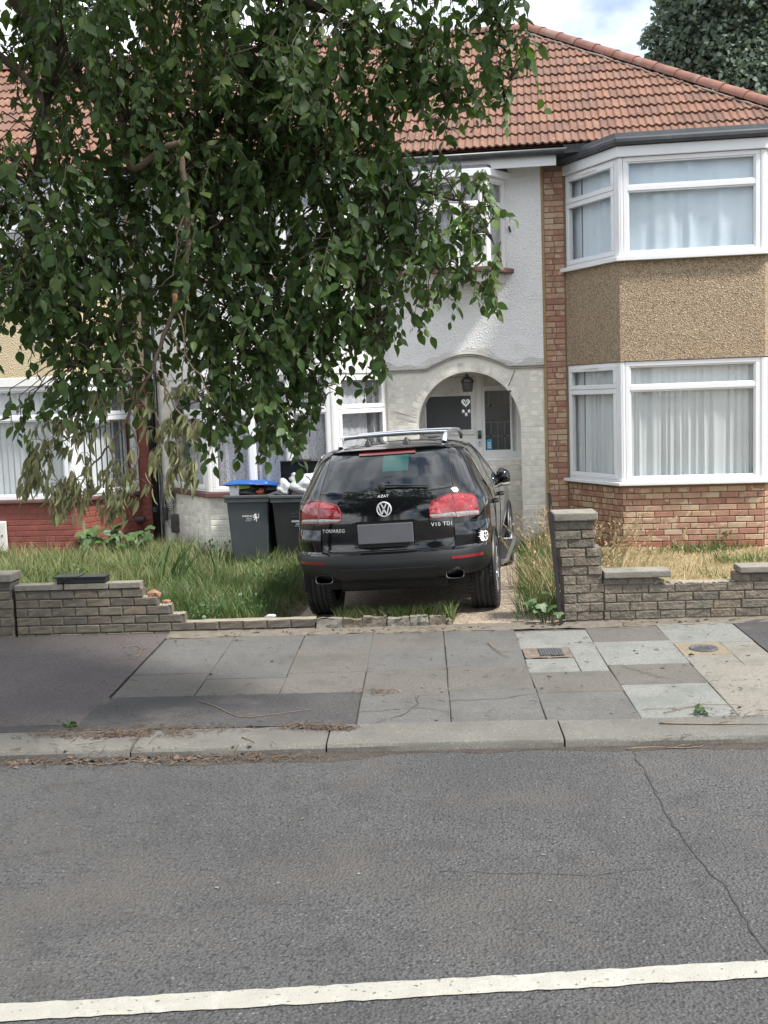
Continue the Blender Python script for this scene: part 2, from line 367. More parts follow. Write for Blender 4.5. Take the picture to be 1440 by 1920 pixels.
MT['wilted'] = pm('wilted_leaf', None, ramp=[(.26,.275,.13),(.32,.33,.17),(.20,.225,.10),(.37,.36,.20),(.24,.26,.14)], scale=12, rough=.75, translucent=(.25,(.2,.22,.08)))
MT['dead_leaf'] = pm('dead_leaf', None, ramp=[(.105,.075,.055),(.135,.098,.072),(.075,.055,.042)], scale=12, rough=.85)
MT['far_leaf'] = pm('far_leaf', None, ramp=[(.125,.17,.145),(.16,.21,.17),(.14,.19,.16),(.20,.25,.19)], scale=1.2, rough=.6, spec=.3, translucent=(.3,(.16,.22,.11)))  # pale bluish greens, with distance haze put into the leaf colour
MT['grass'] = pm('grass', None, flow=True, ramp=[(.018,.050,.010),(.028,.078,.013),(.040,.102,.017),(.056,.128,.022),(.074,.145,.028),(.105,.158,.042),(.20,.21,.095),(.31,.28,.16)], scale=4, rough=.6, spec=.3, translucent=(.22,(.085,.165,.03)))
MT['straw'] = pm('straw_grass', None, ramp=[(.44,.34,.20),(.52,.41,.255),(.37,.29,.16),(.30,.26,.13),(.58,.47,.31)], scale=4, rough=.8, translucent=(.25,(.42,.34,.16)))
MT['pale_grass'] = pm('pale_seed_grass', None, ramp=[(.26,.28,.13),(.17,.22,.075),(.36,.35,.19),(.11,.17,.05),(.30,.30,.16)], scale=4, rough=.8, translucent=(.25,(.3,.32,.14)))
MT['weed'] = pm('weed_leaf', None, ramp=[(.05,.10,.028),(.07,.135,.04),(.04,.085,.028)], scale=9, rough=.5, translucent=(.2,(.09,.17,.03)))
MT['bin_grey'] = pm('grey_bin_plastic', (.050,.060,.068), (.060,.070,.078), scale=3, rough=.5, stain=(6,(.075,.08,.08),.58,.8))
MT['bin_black'] = pm('black_bin_plastic', (.014,.016,.018), (.022,.024,.026), scale=3, rough=.5, stain=(6,(.04,.04,.04),.6,.8))
MT['bin_rim'] = pm('bin_rim_grey', (.085,.092,.10), (.06,.066,.072), scale=6, rough=.45)
MT['blue_lid'] = pm('blue_lid', (.016,.085,.30), (.014,.07,.25), scale=4, rough=.4)
MT['bag_white'] = pm('white_plastic_bag', (.66,.67,.69), (.55,.55,.58), scale=9, rough=.35, bump=[('n',26,1.0,.035)], translucent=(.2,(.6,.6,.6)))
MT['bag_clear'] = pm('clear_plastic_bag', (.36,.38,.38), (.5,.52,.52), scale=20, rough=.2, bump=[('n',22,.8,.02)])
MT['bag_black'] = pm('black_bag', (.02,.02,.022), (.05,.05,.055), scale=24, rough=.25, bump=[('n',28,.9,.03)])
MT['green_pack'] = pm('green_packet', (.05,.30,.10), (.10,.42,.08), scale=10, rough=.3, bump=[('n',20,.4,.01)])
MT['lime_box'] = pm('lime_carton', (.28,.44,.05), (.24,.40,.05), scale=6, rough=.45)
MT['carton'] = pm('white_carton', (.66,.67,.70), (.60,.61,.63), scale=5, rough=.6)
MT['orange_pack'] = pm('orange_packet', (.55,.13,.05), (.45,.10,.05), scale=16, rough=.45, bump=[('n',25,.5,.02)])
MT['iron'] = pm('cast_iron', (.05,.055,.06), (.085,.085,.085), scale=25, rough=.6, bump=[('v',70,.8,.006)])
MT['rust_frame'] = pm('rusty_frame', (.075,.05,.036), (.15,.125,.10), scale=14, rough=.9, bump=[('n',60,.5,.005)])
MT['yellow_slab'] = slab_mat('yellow_slab', (.19,.16,.105), (.16,.132,.088))
MT['meter_box'] = pm('white_meter_box', (.60,.60,.56), (.54,.53,.49), scale=3, rough=.5)
MT['brown_box'] = pm('brown_plastic_box', (.05,.042,.036), (.07,.06,.052), scale=6, rough=.6)
MT['blue_sticker'] = pm('blue_sticker', (.05,.36,.62), (.07,.42,.68), scale=9, rough=.4)
MT['lock_green'] = pm('keypad_green', (.03,.16,.04), rough=.3)
MT['sleeper'] = pm('pale_litter', (.55,.56,.58), (.45,.46,.48), scale=20, rough=.5)
# ================================================================ street: road, kerb, pavement, garden ground, front walls
rng = random.Random(7)
AL = R(5.3); SO = Vector((0, 9.896, 0)); SS = Vector((math.cos(AL), math.sin(AL), 0)); ST = Vector((-math.sin(AL), math.cos(AL), 0))
def SF(s, t, z=0): return SO + SS*s + ST*t + Vector((0, 0, z))
def pz(t): return 0.0215*t
def strip(mb, poly, z0, z1):
    mb.prism([SF(s, t) for s, t in poly], z0, z1)
g = MB(); g.add([(-300,-300,-.6),(300,-300,-.6),(300,400,-.6),(-300,400,-.6)], [(0,1,2,3)])
tag(g.build('ground', MT['soil']), kind='structure')
g = MB(); g.grid(lambda a, b: SF(lerp(-60, 60, a), lerp(-14, -3.12, b), -.12), 2, 2, flip=False)
road = tag(g.build('road', MT['asphalt']), kind='structure')
g = MB(); CRK = [(.315,-3.2),(.309,-3.432),(.307,-3.754),(.29,-4.311),(.313,-4.78),(.328,-5.015),(.358,-5.125),(.363,-5.474),(.369,-5.735),(.38,-6.6)]
def ribbon(mb, pts, wd, z, jit=0, seed=0):
    q = random.Random(seed); b = len(mb.v); n = len(pts)
    for i, p in enumerate(pts):
        d = (pts[min(i+1, n-1)]-pts[max(i-1, 0)]).normalized(); nn = Vector((-d.y, d.x, 0))
        wl_ = wd*(1+q.uniform(-jit, jit))/2; wr = wd*(1+q.uniform(-jit, jit))/2
        a, c = p+nn*wl_, p-nn*wr
        mb.V((a.x, a.y, z)); mb.V((c.x, c.y, z))
    for i in range(n-1): mb.f.append((b+2*i, b+2*i+1, b+2*i+3, b+2*i+2))
def wander(pts, step, amp, seed):
    q = random.Random(seed); out = []
    for i in range(len(pts)-1):
        a, c = Vector(pts[i]), Vector(pts[i+1]); n = max(1, int((c-a).length/step))
        for k in range(n):
            p = a.lerp(c, k/n); out.append(p+Vector((q.uniform(-amp, amp), q.uniform(-amp, amp), 0)))
    out.append(Vector(pts[-1])); return out
g = MB(); ribbon(g, wander([SF(s, t) for s, t in CRK], .06, .010, 3), .0065, -.116, .95, 4)
ribbon(g, wander([SF(.1,-4.95), SF(-.2,-5.0), SF(-.6,-4.96), SF(-.9,-4.93)], .06, .012, 5), .0035, -.116, .7, 6)
tag(g.build('road_crack', MT['crack']), kind='structure')
g = MB(); la = R(9.9); ld = Vector((math.cos(la), math.sin(la), 0)); lp = Vector((-.55, 3.845, 0))
ribbon(g, [lp+ld*(i*.05-6)+Vector((0, .012*math.sin(i*.013), 0)) for i in range(240)], .118, -.114, .10, 8)
tag(g.build('road_line', MT['paint_line']), kind='structure')

g = MB(); q = random.Random(77); n = 240
for i in range(n+1):
    s_ = lerp(-9, 5, i/n); w_ = (.10 if s_ < -1.2 else .05)*(1+.5*math.sin(s_*2.3)+.3*math.sin(s_*7.1))+q.uniform(0, .03)
    for t_ in (-3.165, -3.18-w_*.5, -3.18-w_): v = SF(s_, t_+q.uniform(-.006, .006), -.1165 if t_ > -3.17 else (-.1155 if t_ > -3.18-w_*.6 else -.1185)); g.V(v)
for i in range(n):
    for j in range(2): a = 3*i+j; g.f.append((a, a+1, a+4, a+3))
tag(g.build('gutter_dirt', MT['gutter_dirt']), kind='structure')
# ---- bricks / blocks -----------------------------------------------------------
_bm = {}
def block_mesh(ln, h, th, mat, var=0, rough=.0, ch=.006):
    key = (round(ln, 2), round(h, 3), round(th, 3), mat.name, var, rough)
    if key in _bm: return _bm[key]
    ln = key[0]; q = random.Random(hash((key[0], key[1], var)) & 0xffff)
    mb = MB(); nx, nz = (3, 2) if rough else (1, 1)
    b = 0
    # back
    mb.add([(-ln/2, 0, -h/2), (ln/2, 0, -h/2), (ln/2, 0, h/2), (-ln/2, 0, h/2)], [])
    mb.add([(-ln/2, -th+ch, -h/2), (ln/2, -th+ch, -h/2), (ln/2, -th+ch, h/2), (-ln/2, -th+ch, h/2)], [])
    for i in range(4):
        j = (i+1) % 4; mb.f.append((i, j, 4+j, 4+i)[::-1])
    b = len(mb.v)
    for i in range(nx+1):
        for k in range(nz+1):
            x = lerp(-ln/2+ch, ln/2-ch, i/nx); z = lerp(-h/2+ch, h/2-ch, k/nz)
            inner = 0 < i < nx or 0 < k < nz
            mb.V((x+q.uniform(-1, 1)*rough*.4, -th+(q.uniform(-1, .6)*rough if rough else 0), z+q.uniform(-1, 1)*rough*.25))
    for i in range(nx):
        for k in range(nz):
            a = b+i*(nz+1)+k; mb.f.append((a, a+nz+1, a+nz+2, a+1))
    # chamfer ring
    bot = [b+i*(nz+1) for i in range(nx+1)]; top = [b+i*(nz+1)+nz for i in range(nx+1)]
    lef = [b+k for k in range(nz+1)]; rig = [b+nx*(nz+1)+k for k in range(nz+1)]
    mb.f.append(tuple([4, 5]+bot[::-1])); mb.f.append(tuple([6, 7]+top)); mb.f.append(tuple([7, 4]+lef)); mb.f.append(tuple([5, 6]+rig[::-1]))
    mb.f.append((0, 1, 2, 3))
    _bm[key] = mb.mesh('brick', mat); return _bm[key]
def lay(parent, P, rotz, s0, s1, z0, z1, ln, mat, th=.1, off=0.0, mort=.009, rough=0, jit=.004, name='brick', inside=None, store=None, minlen=.035, hjit=0.0, seed=1):
    """one course of blocks between s0 and s1; P(s,z) -> world point on the face's back plane"""
    q = random.Random(seed*7919+int(z0*1000))
    x = s0-off
    while x < s1-minlen:
        l_ = ln
        a, b = max(x, s0), min(x+l_-mort, s1)
        x += l_
        if b-a < minlen: continue
        if inside and not inside((a+b)/2, (z0+z1)/2, a, b): continue
        me = block_mesh(b-a, z1-z0-mort, th, mat, q.randrange(3) if rough else 0, rough)
        p = P((a+b)/2, (z0+z1)/2); dz = q.uniform(-hjit, hjit)
        if store is not None and len(store) >= store_limit[0]:
            spill.append((me, Vector((p[0], p[1], p[2]+dz)), rotz)); continue
        o = piece(name, me, parent, (p[0], p[1], p[2]+dz), (0, 0, rotz))
        o.location += Vector((math.sin(rotz), -math.cos(rotz), 0))*q.uniform(-jit, jit)
        if hjit: o.rotation_euler = (q.uniform(-.02, .02), q.uniform(-.015, .015), rotz+q.uniform(-.02, .02))
        if store is not None: store.append(o)
store_limit = [300]; spill = []

# ---- pavement ------------------------------------------------------------------
g = MB()
g.add([SF(-30,-2.80,pz(-2.8)-.012), SF(12,-2.80,pz(-2.8)-.012), SF(12,.02,-.012), SF(-30,.02,-.012), SF(-30,-2.8,-.5), SF(12,-2.8,-.5)], [(0,1,2,3),(4,5,1,0)])
pave = tag(g.build('pavement', MT['joint']), kind='structure')
def slab(s0, s1, t1, t0, mat, name='paving_slab', gap=.004, seed=0, dz=None, parent=None, th=.03):
    q = random.Random(int(s0*977+t1*131)+seed)
    dz = q.uniform(-.002, .002) if dz is None else dz
    mb = MB(); e = .005; g_ = gap/2*q.uniform(.6, 1.2)
    j = lambda: q.uniform(-.006, .006)
    C4 = [(s0+g_+j(), t0+g_), (s1-g_+j(), t0+g_), (s1-g_+j(), t1-g_), (s0+g_+j(), t1-g_)]
    cs, ct = sum(c[0] for c in C4)/4, sum(c[1] for c in C4)/4
    top = [SF(s+(e if s < cs else -e), t+(e if t < ct else -e), pz(t)+dz) for s, t in C4]
    mid = [SF(s, t, pz(t)+dz-.004) for s, t in C4]; bot = [SF(s, t, pz(t)-th) for s, t in C4]
    mb.add(top+mid+bot, [(0,1,2,3)]+[(4+i, 4+(i+1)%4, (i+1)%4, i) for i in range(4)]+[(8+i, 8+(i+1)%4, 4+(i+1)%4, 4+i) for i in range(4)])
    o = mb.build(name, mat, parent or pave); return o
G, B_, P_, C_ = MT['slab_grey'], MT['slab_brown'], MT['slab_pale'], MT['slab_cream']
cols = [(-3.29,-2.665,[-.2,-.8,-1.41,-2.04],[G,G,B_]), (-2.665,-2.035,[-.2,-.83,-1.585,-2.07],[G,G,B_]), (-2.035,-1.42,[-.2,-.72,-1.475,-2.03],[G,B_,B_]),
 (-1.42,-.79,[-.2,-.80,-1.48,-2.16,-2.785],[B_,G,B_,G]), (-.79,-.16,[-.2,-.715,-1.42,-2.045,-2.785],[G,G,B_,G]),
 (-.16,.46,[-.3,-.89],[P_]), (-.16,.46,[-1.63,-2.155,-2.785],[B_,G]),
 (.46,1.10,[-.2,-.75,-1.465,-2.01,-2.785],[B_,P_,B_,P_]), (1.10,1.775,[-.13,-.84],[P_]), (1.10,1.775,[-1.565,-2.16,-2.785],[C_,C_]),
 (1.775,2.4,[-1.2,-1.9,-2.785],[C_,B_])]
for s0, s1, tr, ms in cols:
    for k, m_ in enumerate(ms): slab(s0, s1, tr[k], tr[k+1], m_)
# pale slab notched round the stop-tap cover, cream slab round the manhole
slab(.235,.46,-.89,-1.63,P_); slab(-.16,.235,-1.235,-1.63,P_, dz=.001); slab(1.49,1.775,-.84,-1.565,C_); slab(1.10,1.49,-1.255,-1.565,C_)
slab(1.10,1.49,-.84,-1.255,MT['yellow_slab'])
for s0, s1, t1, t0, m_, dz in [(-30,-3.30,-.02,-2.66,MT['tarmac_red'],.002),(-30,-3.36,-2.66,-2.79,MT['tarmac_dark'],.001),(-3.33,-1.43,-2.045,-2.79,MT['tarmac_dark'],.003),(1.775,12,-.05,-1.2,MT['tarmac_dark'],.001)]:
    g = MB(); q = random.Random(int(s0*10+t0*10)); n = 24
    g.grid(lambda a, b: SF(lerp(max(s0,-9), min(s1,5), a), lerp(t0, t1, b)+(.008*math.sin(a*61+q.random()) if b in (0, 1) else 0), pz(lerp(t0, t1, b))+dz+.0035), n, 2)
    g.build('tarmac_patch', m_, pave)
# footing strip along the walls, mortar crumbs
g = MB(); q = random.Random(5)
g.grid(lambda a, b: SF(lerp(-3.3, 2.6, a), lerp(-.22-.02*math.sin(a*40), .0, b), lerp(-.004, .012, b)+q.uniform(-.006, .006)), 70, 4)
g.build('wall_footing', MT['wall_mortar'], pave)
# slab cracks
g = MB()
for pts in ([(-1.0,-2.16),(-1.02,-2.4),(-1.12,-2.62),(-1.3,-2.77)], [(-1.42,-2.53),(-1.02,-2.45),(-.79,-2.57)], [(-.79,-2.32),(-.45,-2.29),(-.18,-2.2)], [(.5,-2.62),(.85,-2.58),(1.1,-2.7)], [(.56,-1.5),(.75,-1.8),(.92,-2.0)],
            [(-3.3,-2.7),(-2.9,-2.6),(-2.4,-2.45),(-2.0,-2.2),(-1.8,-2.05)]):
    p3 = wander([SF(s, t, 0) for s, t in pts], .05, .012, 9); b0 = len(g.v); ribbon(g, p3, .006, 0, .6, 11)
    for i in range(b0, len(g.v)):
        v = Vector(g.v[i]); t_ = (v-SO).dot(ST); g.v[i] = (v.x, v.y, pz(t_)+.0075)
g.build('slab_crack', MT['joint'], pave)
# kerb
kerb = bpy.data.objects.new('kerb', None); link(kerb); tag(kerb, kind='structure')
js = [-12,-8.2,-6.6,-5.2,-4.0,-2.835,-1.587,-.09,1.32,2.6,4,6,9,12]
for a, b in zip(js, js[1:]):
    q = random.Random(int(a*100)); mb = MB(); n = max(4, int((b-a)/.12)); prof = [(-2.792,-.2),(-2.792,pz(-2.79)+.002),(-2.80,pz(-2.8)+.006),(-3.12,-.0645),(-3.158,-.071),(-3.172,-.088),(-3.176,-.2)]
    for i in range(n+1):
        s_ = lerp(a+.006, b-.006, i/n); dz = .003*math.sin(a*7)
        for (t_, z_) in prof: mb.V(SF(s_, t_+q.uniform(-.004, .004), z_+dz+(q.uniform(-.002, .002) if z_ > -.1 else 0)))
    k = len(prof)
    for i in range(n):
        for j in range(k-1): mb.f.append((i*k+j, (i+1)*k+j, (i+1)*k+j+1, i*k+j+1)[::-1])
    mb.f.append(tuple(range(k))); mb.f.append(tuple(n*k+j for j in range(k-1, -1, -1)))
    smooth_by_angle(mb.build('kerb_stone', MT['kerb'], kerb), 35)

# manhole and stop-tap covers
mh = thing('manhole_cover', 'round black iron cover set in a small square yellowish slab', 'manhole cover', SF(1.305,-1.05,pz(-1.05)))
g = MB(); g.lathe([(.0,.0),(.0,.083),(.004,.095),(.0075,.1),(.0075,.112),(0,.116)], SF(1.305,-1.05,pz(-1.05)+.003), 'z', 28); g.build('lid', MT['iron'], mh)
g = MB()
for i in range(-3, 4):
    for j in range(-3, 4):
        if i*i+j*j < 10: c = SF(1.305+i*.024,-1.05+j*.024,0); g.box(c.x-.007,c.y-.007,pz(-1.05)+.004,c.x+.007,c.y+.007,pz(-1.05)+.0075)
g.build('stud', MT['iron'], mh)
stc = thing('stop_tap_cover', 'small rectangular iron cover in a rusty broken frame let into a pale slab', 'drain cover', SF(.05,-1.06,pz(-1.06)))
g = MB(); q = random.Random(2)
g.grid(lambda a, b: SF(lerp(-.15,.232,a), lerp(-1.228,-.897,b), pz(-1.06)+.0005+q.uniform(-.004,.004)), 14, 10); g.build('frame', MT['rust_frame'], stc)
g = MB(); g.grid(lambda a, b: SF(lerp(-.025,.17,a), lerp(-1.165,-.93,b), pz(-1.05)+.0065), 1, 1)
for k in range(9): strip(g, [(-.02+k*.0215,-1.16),(-.008+k*.0215,-1.16),(-.008+k*.0215,-.935),(-.02+k*.0215,-.935)], pz(-1.05)+.003, pz(-1.05)+.0115)
g.build('lid', MT['iron'], stc)

# ---- garden ground -------------------------------------------------------------
def sstep(a, b, x):
    t = min(1, max(0, (x-a)/(b-a))); return t*t*(3-2*t)
def bumpy(x, y): return .012*math.sin(x*5.1+1.3*math.sin(y*3.7))+.010*math.sin(y*6.3+x*2.1)
def gh(X, Y):
    t = (Vector((X, Y, 0))-SO).dot(ST)
    drive = (-.047+.0385*(X+1.26)-.004*(Y-10.8))
    k = sstep(-2.75,-2.35,X)*(1-sstep(.0,.4,X))
    left = .03+.05*sstep(.3,2.5,t)+bumpy(X, Y); right = .03+.07*sstep(1,3,t)+bumpy(X, Y)
    side = lerp(left, right, sstep(-1, 0, X))
    z = lerp(side, drive, k)
    if X > -2.5: 
        e = 1-sstep(.02,.55,t)           # meets the pavement across the crossover
        z = lerp(z, .004+.0*t, e*k) if X > -.75 else z
    return z
def terrain(name, x0, x1, mat, y1=15.2, nx=40, ny=48, t0=.0):
    mb = MB()
    def P(a, b):
        X = lerp(x0, x1, a); y0 = 9.896+.0928*X+t0; Y = lerp(y0, y1, b); return (X, Y, gh(X, Y))
    mb.grid(P, nx, ny); o = mb.build(name, mat, None, True); return tag(o, kind='structure')
terrain('garden_soil', -12, -2.32, MT['soil'], nx=60, t0=.08)
terrain('driveway', -2.32, .33, MT['gravel'], nx=40, ny=70, t0=-.05)
terrain('front_lawn', .33, 6, MT['dry_lawn'], nx=50, t0=.08)

# ---- left front wall -----------------------------------------------------------
def wallP(t): return lambda s, z: SF(s, t, z)
lw = thing('garden_wall', 'low blackened brick wall stepping down in broken steps to a single course', 'garden wall', SF(-3.0, .05, 0))
ends = [(.02,.10,-1.95),(.10,.18,-3.15),(.18,.265,-3.27),(.265,.345,-3.40),(.345,.43,-3.54)]
q = random.Random(4)
g = MB()
for k, (z0, z1, e) in enumerate([(-.06,.02,-.74)]+ends):
    if k: lay(lw, wallP(.098), AL, -4.735, e, z0, z1, .222, MT['dark_brick'], .1, off=(k % 2)*.11, rough=.0035, jit=.003, seed=k)
    strip(g, [(-4.735,.006),(e-.012,.006),(e-.012,.10),(-4.735,.10)], z0, z1-.006)
lay(lw, wallP(.098), AL, -4.735, -1.95, -.06, .02, .222, MT['dark_brick'], .099, off=.05, rough=.003, seed=33)
g.build('mortar', MT['wall_mortar'], lw)
for a, b in ((-4.735,-4.28),(-4.27,-3.86),(-3.85,-3.56)):
    g = MB(); strip(g, [(a,-.012),(b,-.012),(b,.112),(a,.112)], .432, .487); g.build('coping_brick', MT['coping'], lw, bevel=.006)
def lump(mb, c, r, seed, sq=(1, 1, 1), n=2, amp=.22):
    q = random.Random(seed); import bmesh
    bm = bmesh.new(); bmesh.ops.create_icosphere(bm, subdivisions=n, radius=1); b = len(mb.v)
    off = [q.uniform(0, 6.28) for _ in range(6)]
    for v in bm.verts:
        d = v.co; k = 1+amp*(math.sin(3.1*d.x+off[0])*math.sin(2.7*d.y+off[1])+.6*math.sin(5.3*d.z+off[2]+3*d.x)+.35*math.sin(9*d.y+off[3]+7*d.z))
        mb.V((c[0]+d.x*r*sq[0]*k, c[1]+d.y*r*sq[1]*k, c[2]+d.z*r*sq[2]*k))
    for f in bm.faces: mb.f.append(tuple(b+v.index for v in f.verts))
    bm.free()
for i, (s_, z_, sc) in enumerate([(-3.455,.352,(1.75,.75,.95)),(-3.345,.283,(.9,.7,.5))]):
    g = MB(); lump(g, SF(s_, .06, z_), .055, 20+i, sc, 1, .18); g.build('broken_brick', MT['raw_brick'], lw)
for i, (s0, s1, z0) in enumerate([(-3.545,-3.50,.345),(-3.395,-3.28,.265),(-3.275,-3.16,.18),(-3.15,-1.95,.10),(-3.165,-3.14,.10),(-3.57,-3.545,.43)]):
    g = MB(); q = random.Random(i); n = 12
    g.grid(lambda a, b: SF(lerp(s0, s1, a), lerp(-.002, .1, b), z0-.004+(.0 if b in (0, 1) else .012)+q.uniform(-.004, .004)), n, 3); g.build('mortar_bed', MT['raw_mortar'], lw)
x = -1.945
q = random.Random(12)
for i in range(7):
    l_ = [.235,.175,.215,.20,.165,.15,.06][i]; h = [.155,.145,.158,.142,.155,.148,.11][i]
    g = MB(); mt = MT['stock_brick'] if i % 3 else MT['raw_mortar']
    b0 = len(g.v); nx, nz = 5, 3
    pts = []
    g.grid(lambda a, b: SF(x+l_*a+q.uniform(-.006,.006), -.012+q.uniform(-.014,.008), -.06+(h+.006*math.sin(a*5+i)+q.uniform(-.008,.008))*b), nx, nz)
    g.grid(lambda a, b: SF(x+l_*a, lerp(-.012,.12,b)+q.uniform(-.008,.008), -.06+h+.006*math.sin(a*5+i)-.012*b+q.uniform(-.008,.008)), nx, 3)
    o_ = g
    g.add([SF(x,-.01,-.06),SF(x,.12,-.06),SF(x,.12,h-.08),SF(x,-.01,h-.08),SF(x+l_,-.01,-.06),SF(x+l_,.12,-.06),SF(x+l_,.12,h-.08),SF(x+l_,-.01,h-.08)],[(0,1,2,3),(4,7,6,5)])
    g.build('broken_stone', MT['coping'] if i in (0, 3, 4) else MT['stock_brick'], lw); x += l_+.008
g = MB(); strip(g, [(-1.95,.0),(-.75,.0),(-.75,.1),(-1.95,.1)], -.06, .05); g.build('mortar', MT['wall_mortar'], lw)
# neighbour's pier at the frame edge
lp_ = thing('gate_pier', 'blackened brick pier at the higher end of the stepped low wall', 'gate pier', SF(-4.95, .1, 0))
for k in range(7):
    z0 = -.06+k*.083; lay(lp_, wallP(.2), AL, -5.10, -4.76, z0, z0+.083, .222, MT['dark_brick'], .226, off=(k % 2)*.11, rough=.003, seed=60+k)
g = MB(); strip(g, [(-5.09,-.018),(-4.765,-.018),(-4.765,.2),(-5.09,.2)], -.06, .52); g.build('mortar', MT['wall_mortar'], lp_)
g = MB(); strip(g, [(-5.12,-.045),(-4.745,-.045),(-4.745,.22),(-5.12,.22)], .524, .60); g.build('coping', MT['coping'], lp_, bevel=.01)

# ---- right pier and wall -------------------------------------------------------
rp = thing('gate_pier', 'leaning grey stone pier with a flat cap beside the driveway gate', 'gate pier', SF(.49, .12, 0))
for k in range(12):
    z0 = -.065+k*.0828; sh = -.062 if k >= 9 else (-.008*(k-4) if k > 4 else 0)
    lay(rp, wallP(.26), AL+(-.03 if k >= 9 else 0), .315+sh, .672+sh, z0, z0+.0828, .235, MT['stock_brick'], .285, off=(k % 2)*.115+.0, rough=.005, jit=.008, mort=.008, seed=80+k, hjit=.001)
    if k in (0,): pass
g = MB(); strip(g, [(.325,-.012),(.66,-.012),(.66,.26),(.325,.26)], -.06, .68); strip(g, [(.262,-.008),(.60,-.008),(.60,.26),(.262,.26)], .68, .925); g.build('mortar', MT['wall_mortar'], rp)
g = MB(); strip(g, [(.23,-.055),(.625,-.06),(.63,.28),(.23,.28)], .932, 1.008); o = g.build('cap_stone', MT['coping'], rp, bevel=.012)
rw = thing('garden_wall', 'low rock-faced grey stone wall with a broken gap in its coping', 'garden wall', SF(1.6, .1, 0))
for k in range(5):
    z0 = -.065+k*.0795
    lay(rw, wallP(.16), AL, .68, 4.5, z0, z0+.0795, [.24,.225,.25,.23,.235][k], MT['stock_brick'], .175, off=[.05,.17,.02,.12,.07][k], rough=.0045, jit=.004, mort=.008, seed=100+k)
lay(rw, wallP(.16), AL, .68, 1.17, .3325, .396, .235, MT['stock_brick'], .17, off=.02, rough=.0045, mort=.008, seed=120)
lay(rw, wallP(.16), AL, 1.86, 4.5, .3325, .412, .235, MT['stock_brick'], .17, off=.1, rough=.0045, mort=.008, seed=121)
g = MB(); strip(g, [(.67,-.005),(4.5,-.005),(4.5,.15),(.67,.15)], -.065, .326); strip(g, [(.67,-.004),(1.15,-.004),(1.15,.15),(.67,.15)], .326, .392); strip(g, [(1.88,-.004),(4.5,-.004),(4.5,.15),(1.88,.15)], .326, .405); g.build('mortar', MT['wall_mortar'], rw)
g = MB(); strip(g, [(.675,-.05),(1.275,-.055),(1.26,.19),(.675,.19)], .398, .462); o = g.build('coping_stone', MT['coping'], rw, bevel=.01); o.rotation_euler = (0, -.0, 0)
g = MB(); strip(g, [(1.885,-.05),(2.6,-.055),(2.6,.19),(1.89,.19)], .414, .474); g.build('coping_stone', MT['coping'], rw, bevel=.01)
g = MB(); strip(g, [(2.61,-.05),(3.4,-.055),(3.4,.19),(2.61,.19)], .414, .474); g.build('coping_stone', MT['coping'], rw, bevel=.01)
g = MB(); lump(g, SF(1.17,.04,.352), .06, 44, (1.3,.9,.55), 1, .2); g.build('rubble_lump', MT['raw_mortar'], rw)
g = MB(); lump(g, SF(1.34,.09,.335), .05, 46, (2.2,1.2,.35), 1, .2); g.build('rubble_lump', MT['raw_mortar'], rw)
g = MB(); q = random.Random(3)
g.grid(lambda a, b: SF(lerp(1.28,1.86,a), lerp(-.006,.15,b), .333+q.uniform(-.004,.006)), 24, 4); g.build('mortar_bed', MT['raw_mortar'], rw)

# black iron gate, folded back towards the house
gt = thing('iron_gate', 'rusty black iron gate folded open beside the grey pier, seen edge on', 'gate', (.27, 9.83, 0))
g = MB()
gx = lambda y, z=0: .285+.030*(y-9.83)-.085*z
for y in (9.83, 10.68):
    g = MB(); zt_ = 1.03 if y < 10 else 1.12; P = [(gx(y, z)+dx, y+dy, z) for z in (-.02, zt_) for dx, dy in ((-.017,-.012),(.017,-.012),(.017,.012),(-.017,.012))]
    g.add(P, [(0,3,2,1),(4,5,6,7),(0,1,5,4),(1,2,6,5),(2,3,7,6),(3,0,4,7)]); g.build('stile', MT['black_iron'], gt)
for z in (.12, .55, .97):
    g = MB(); g.tube([(gx(9.84, z), 9.84, z), (gx(10.67, z), 10.67, z+.03)], .012, 6); g.build('rail', MT['black_iron'], gt)
for i in range(7):
    y = 9.84+.104*(i+1); g = MB(); g.tube([(gx(y, .1), y, .1), (gx(y, 1.02), y, 1.02)], .007, 6); g.build('bar', MT['black_iron'], gt)
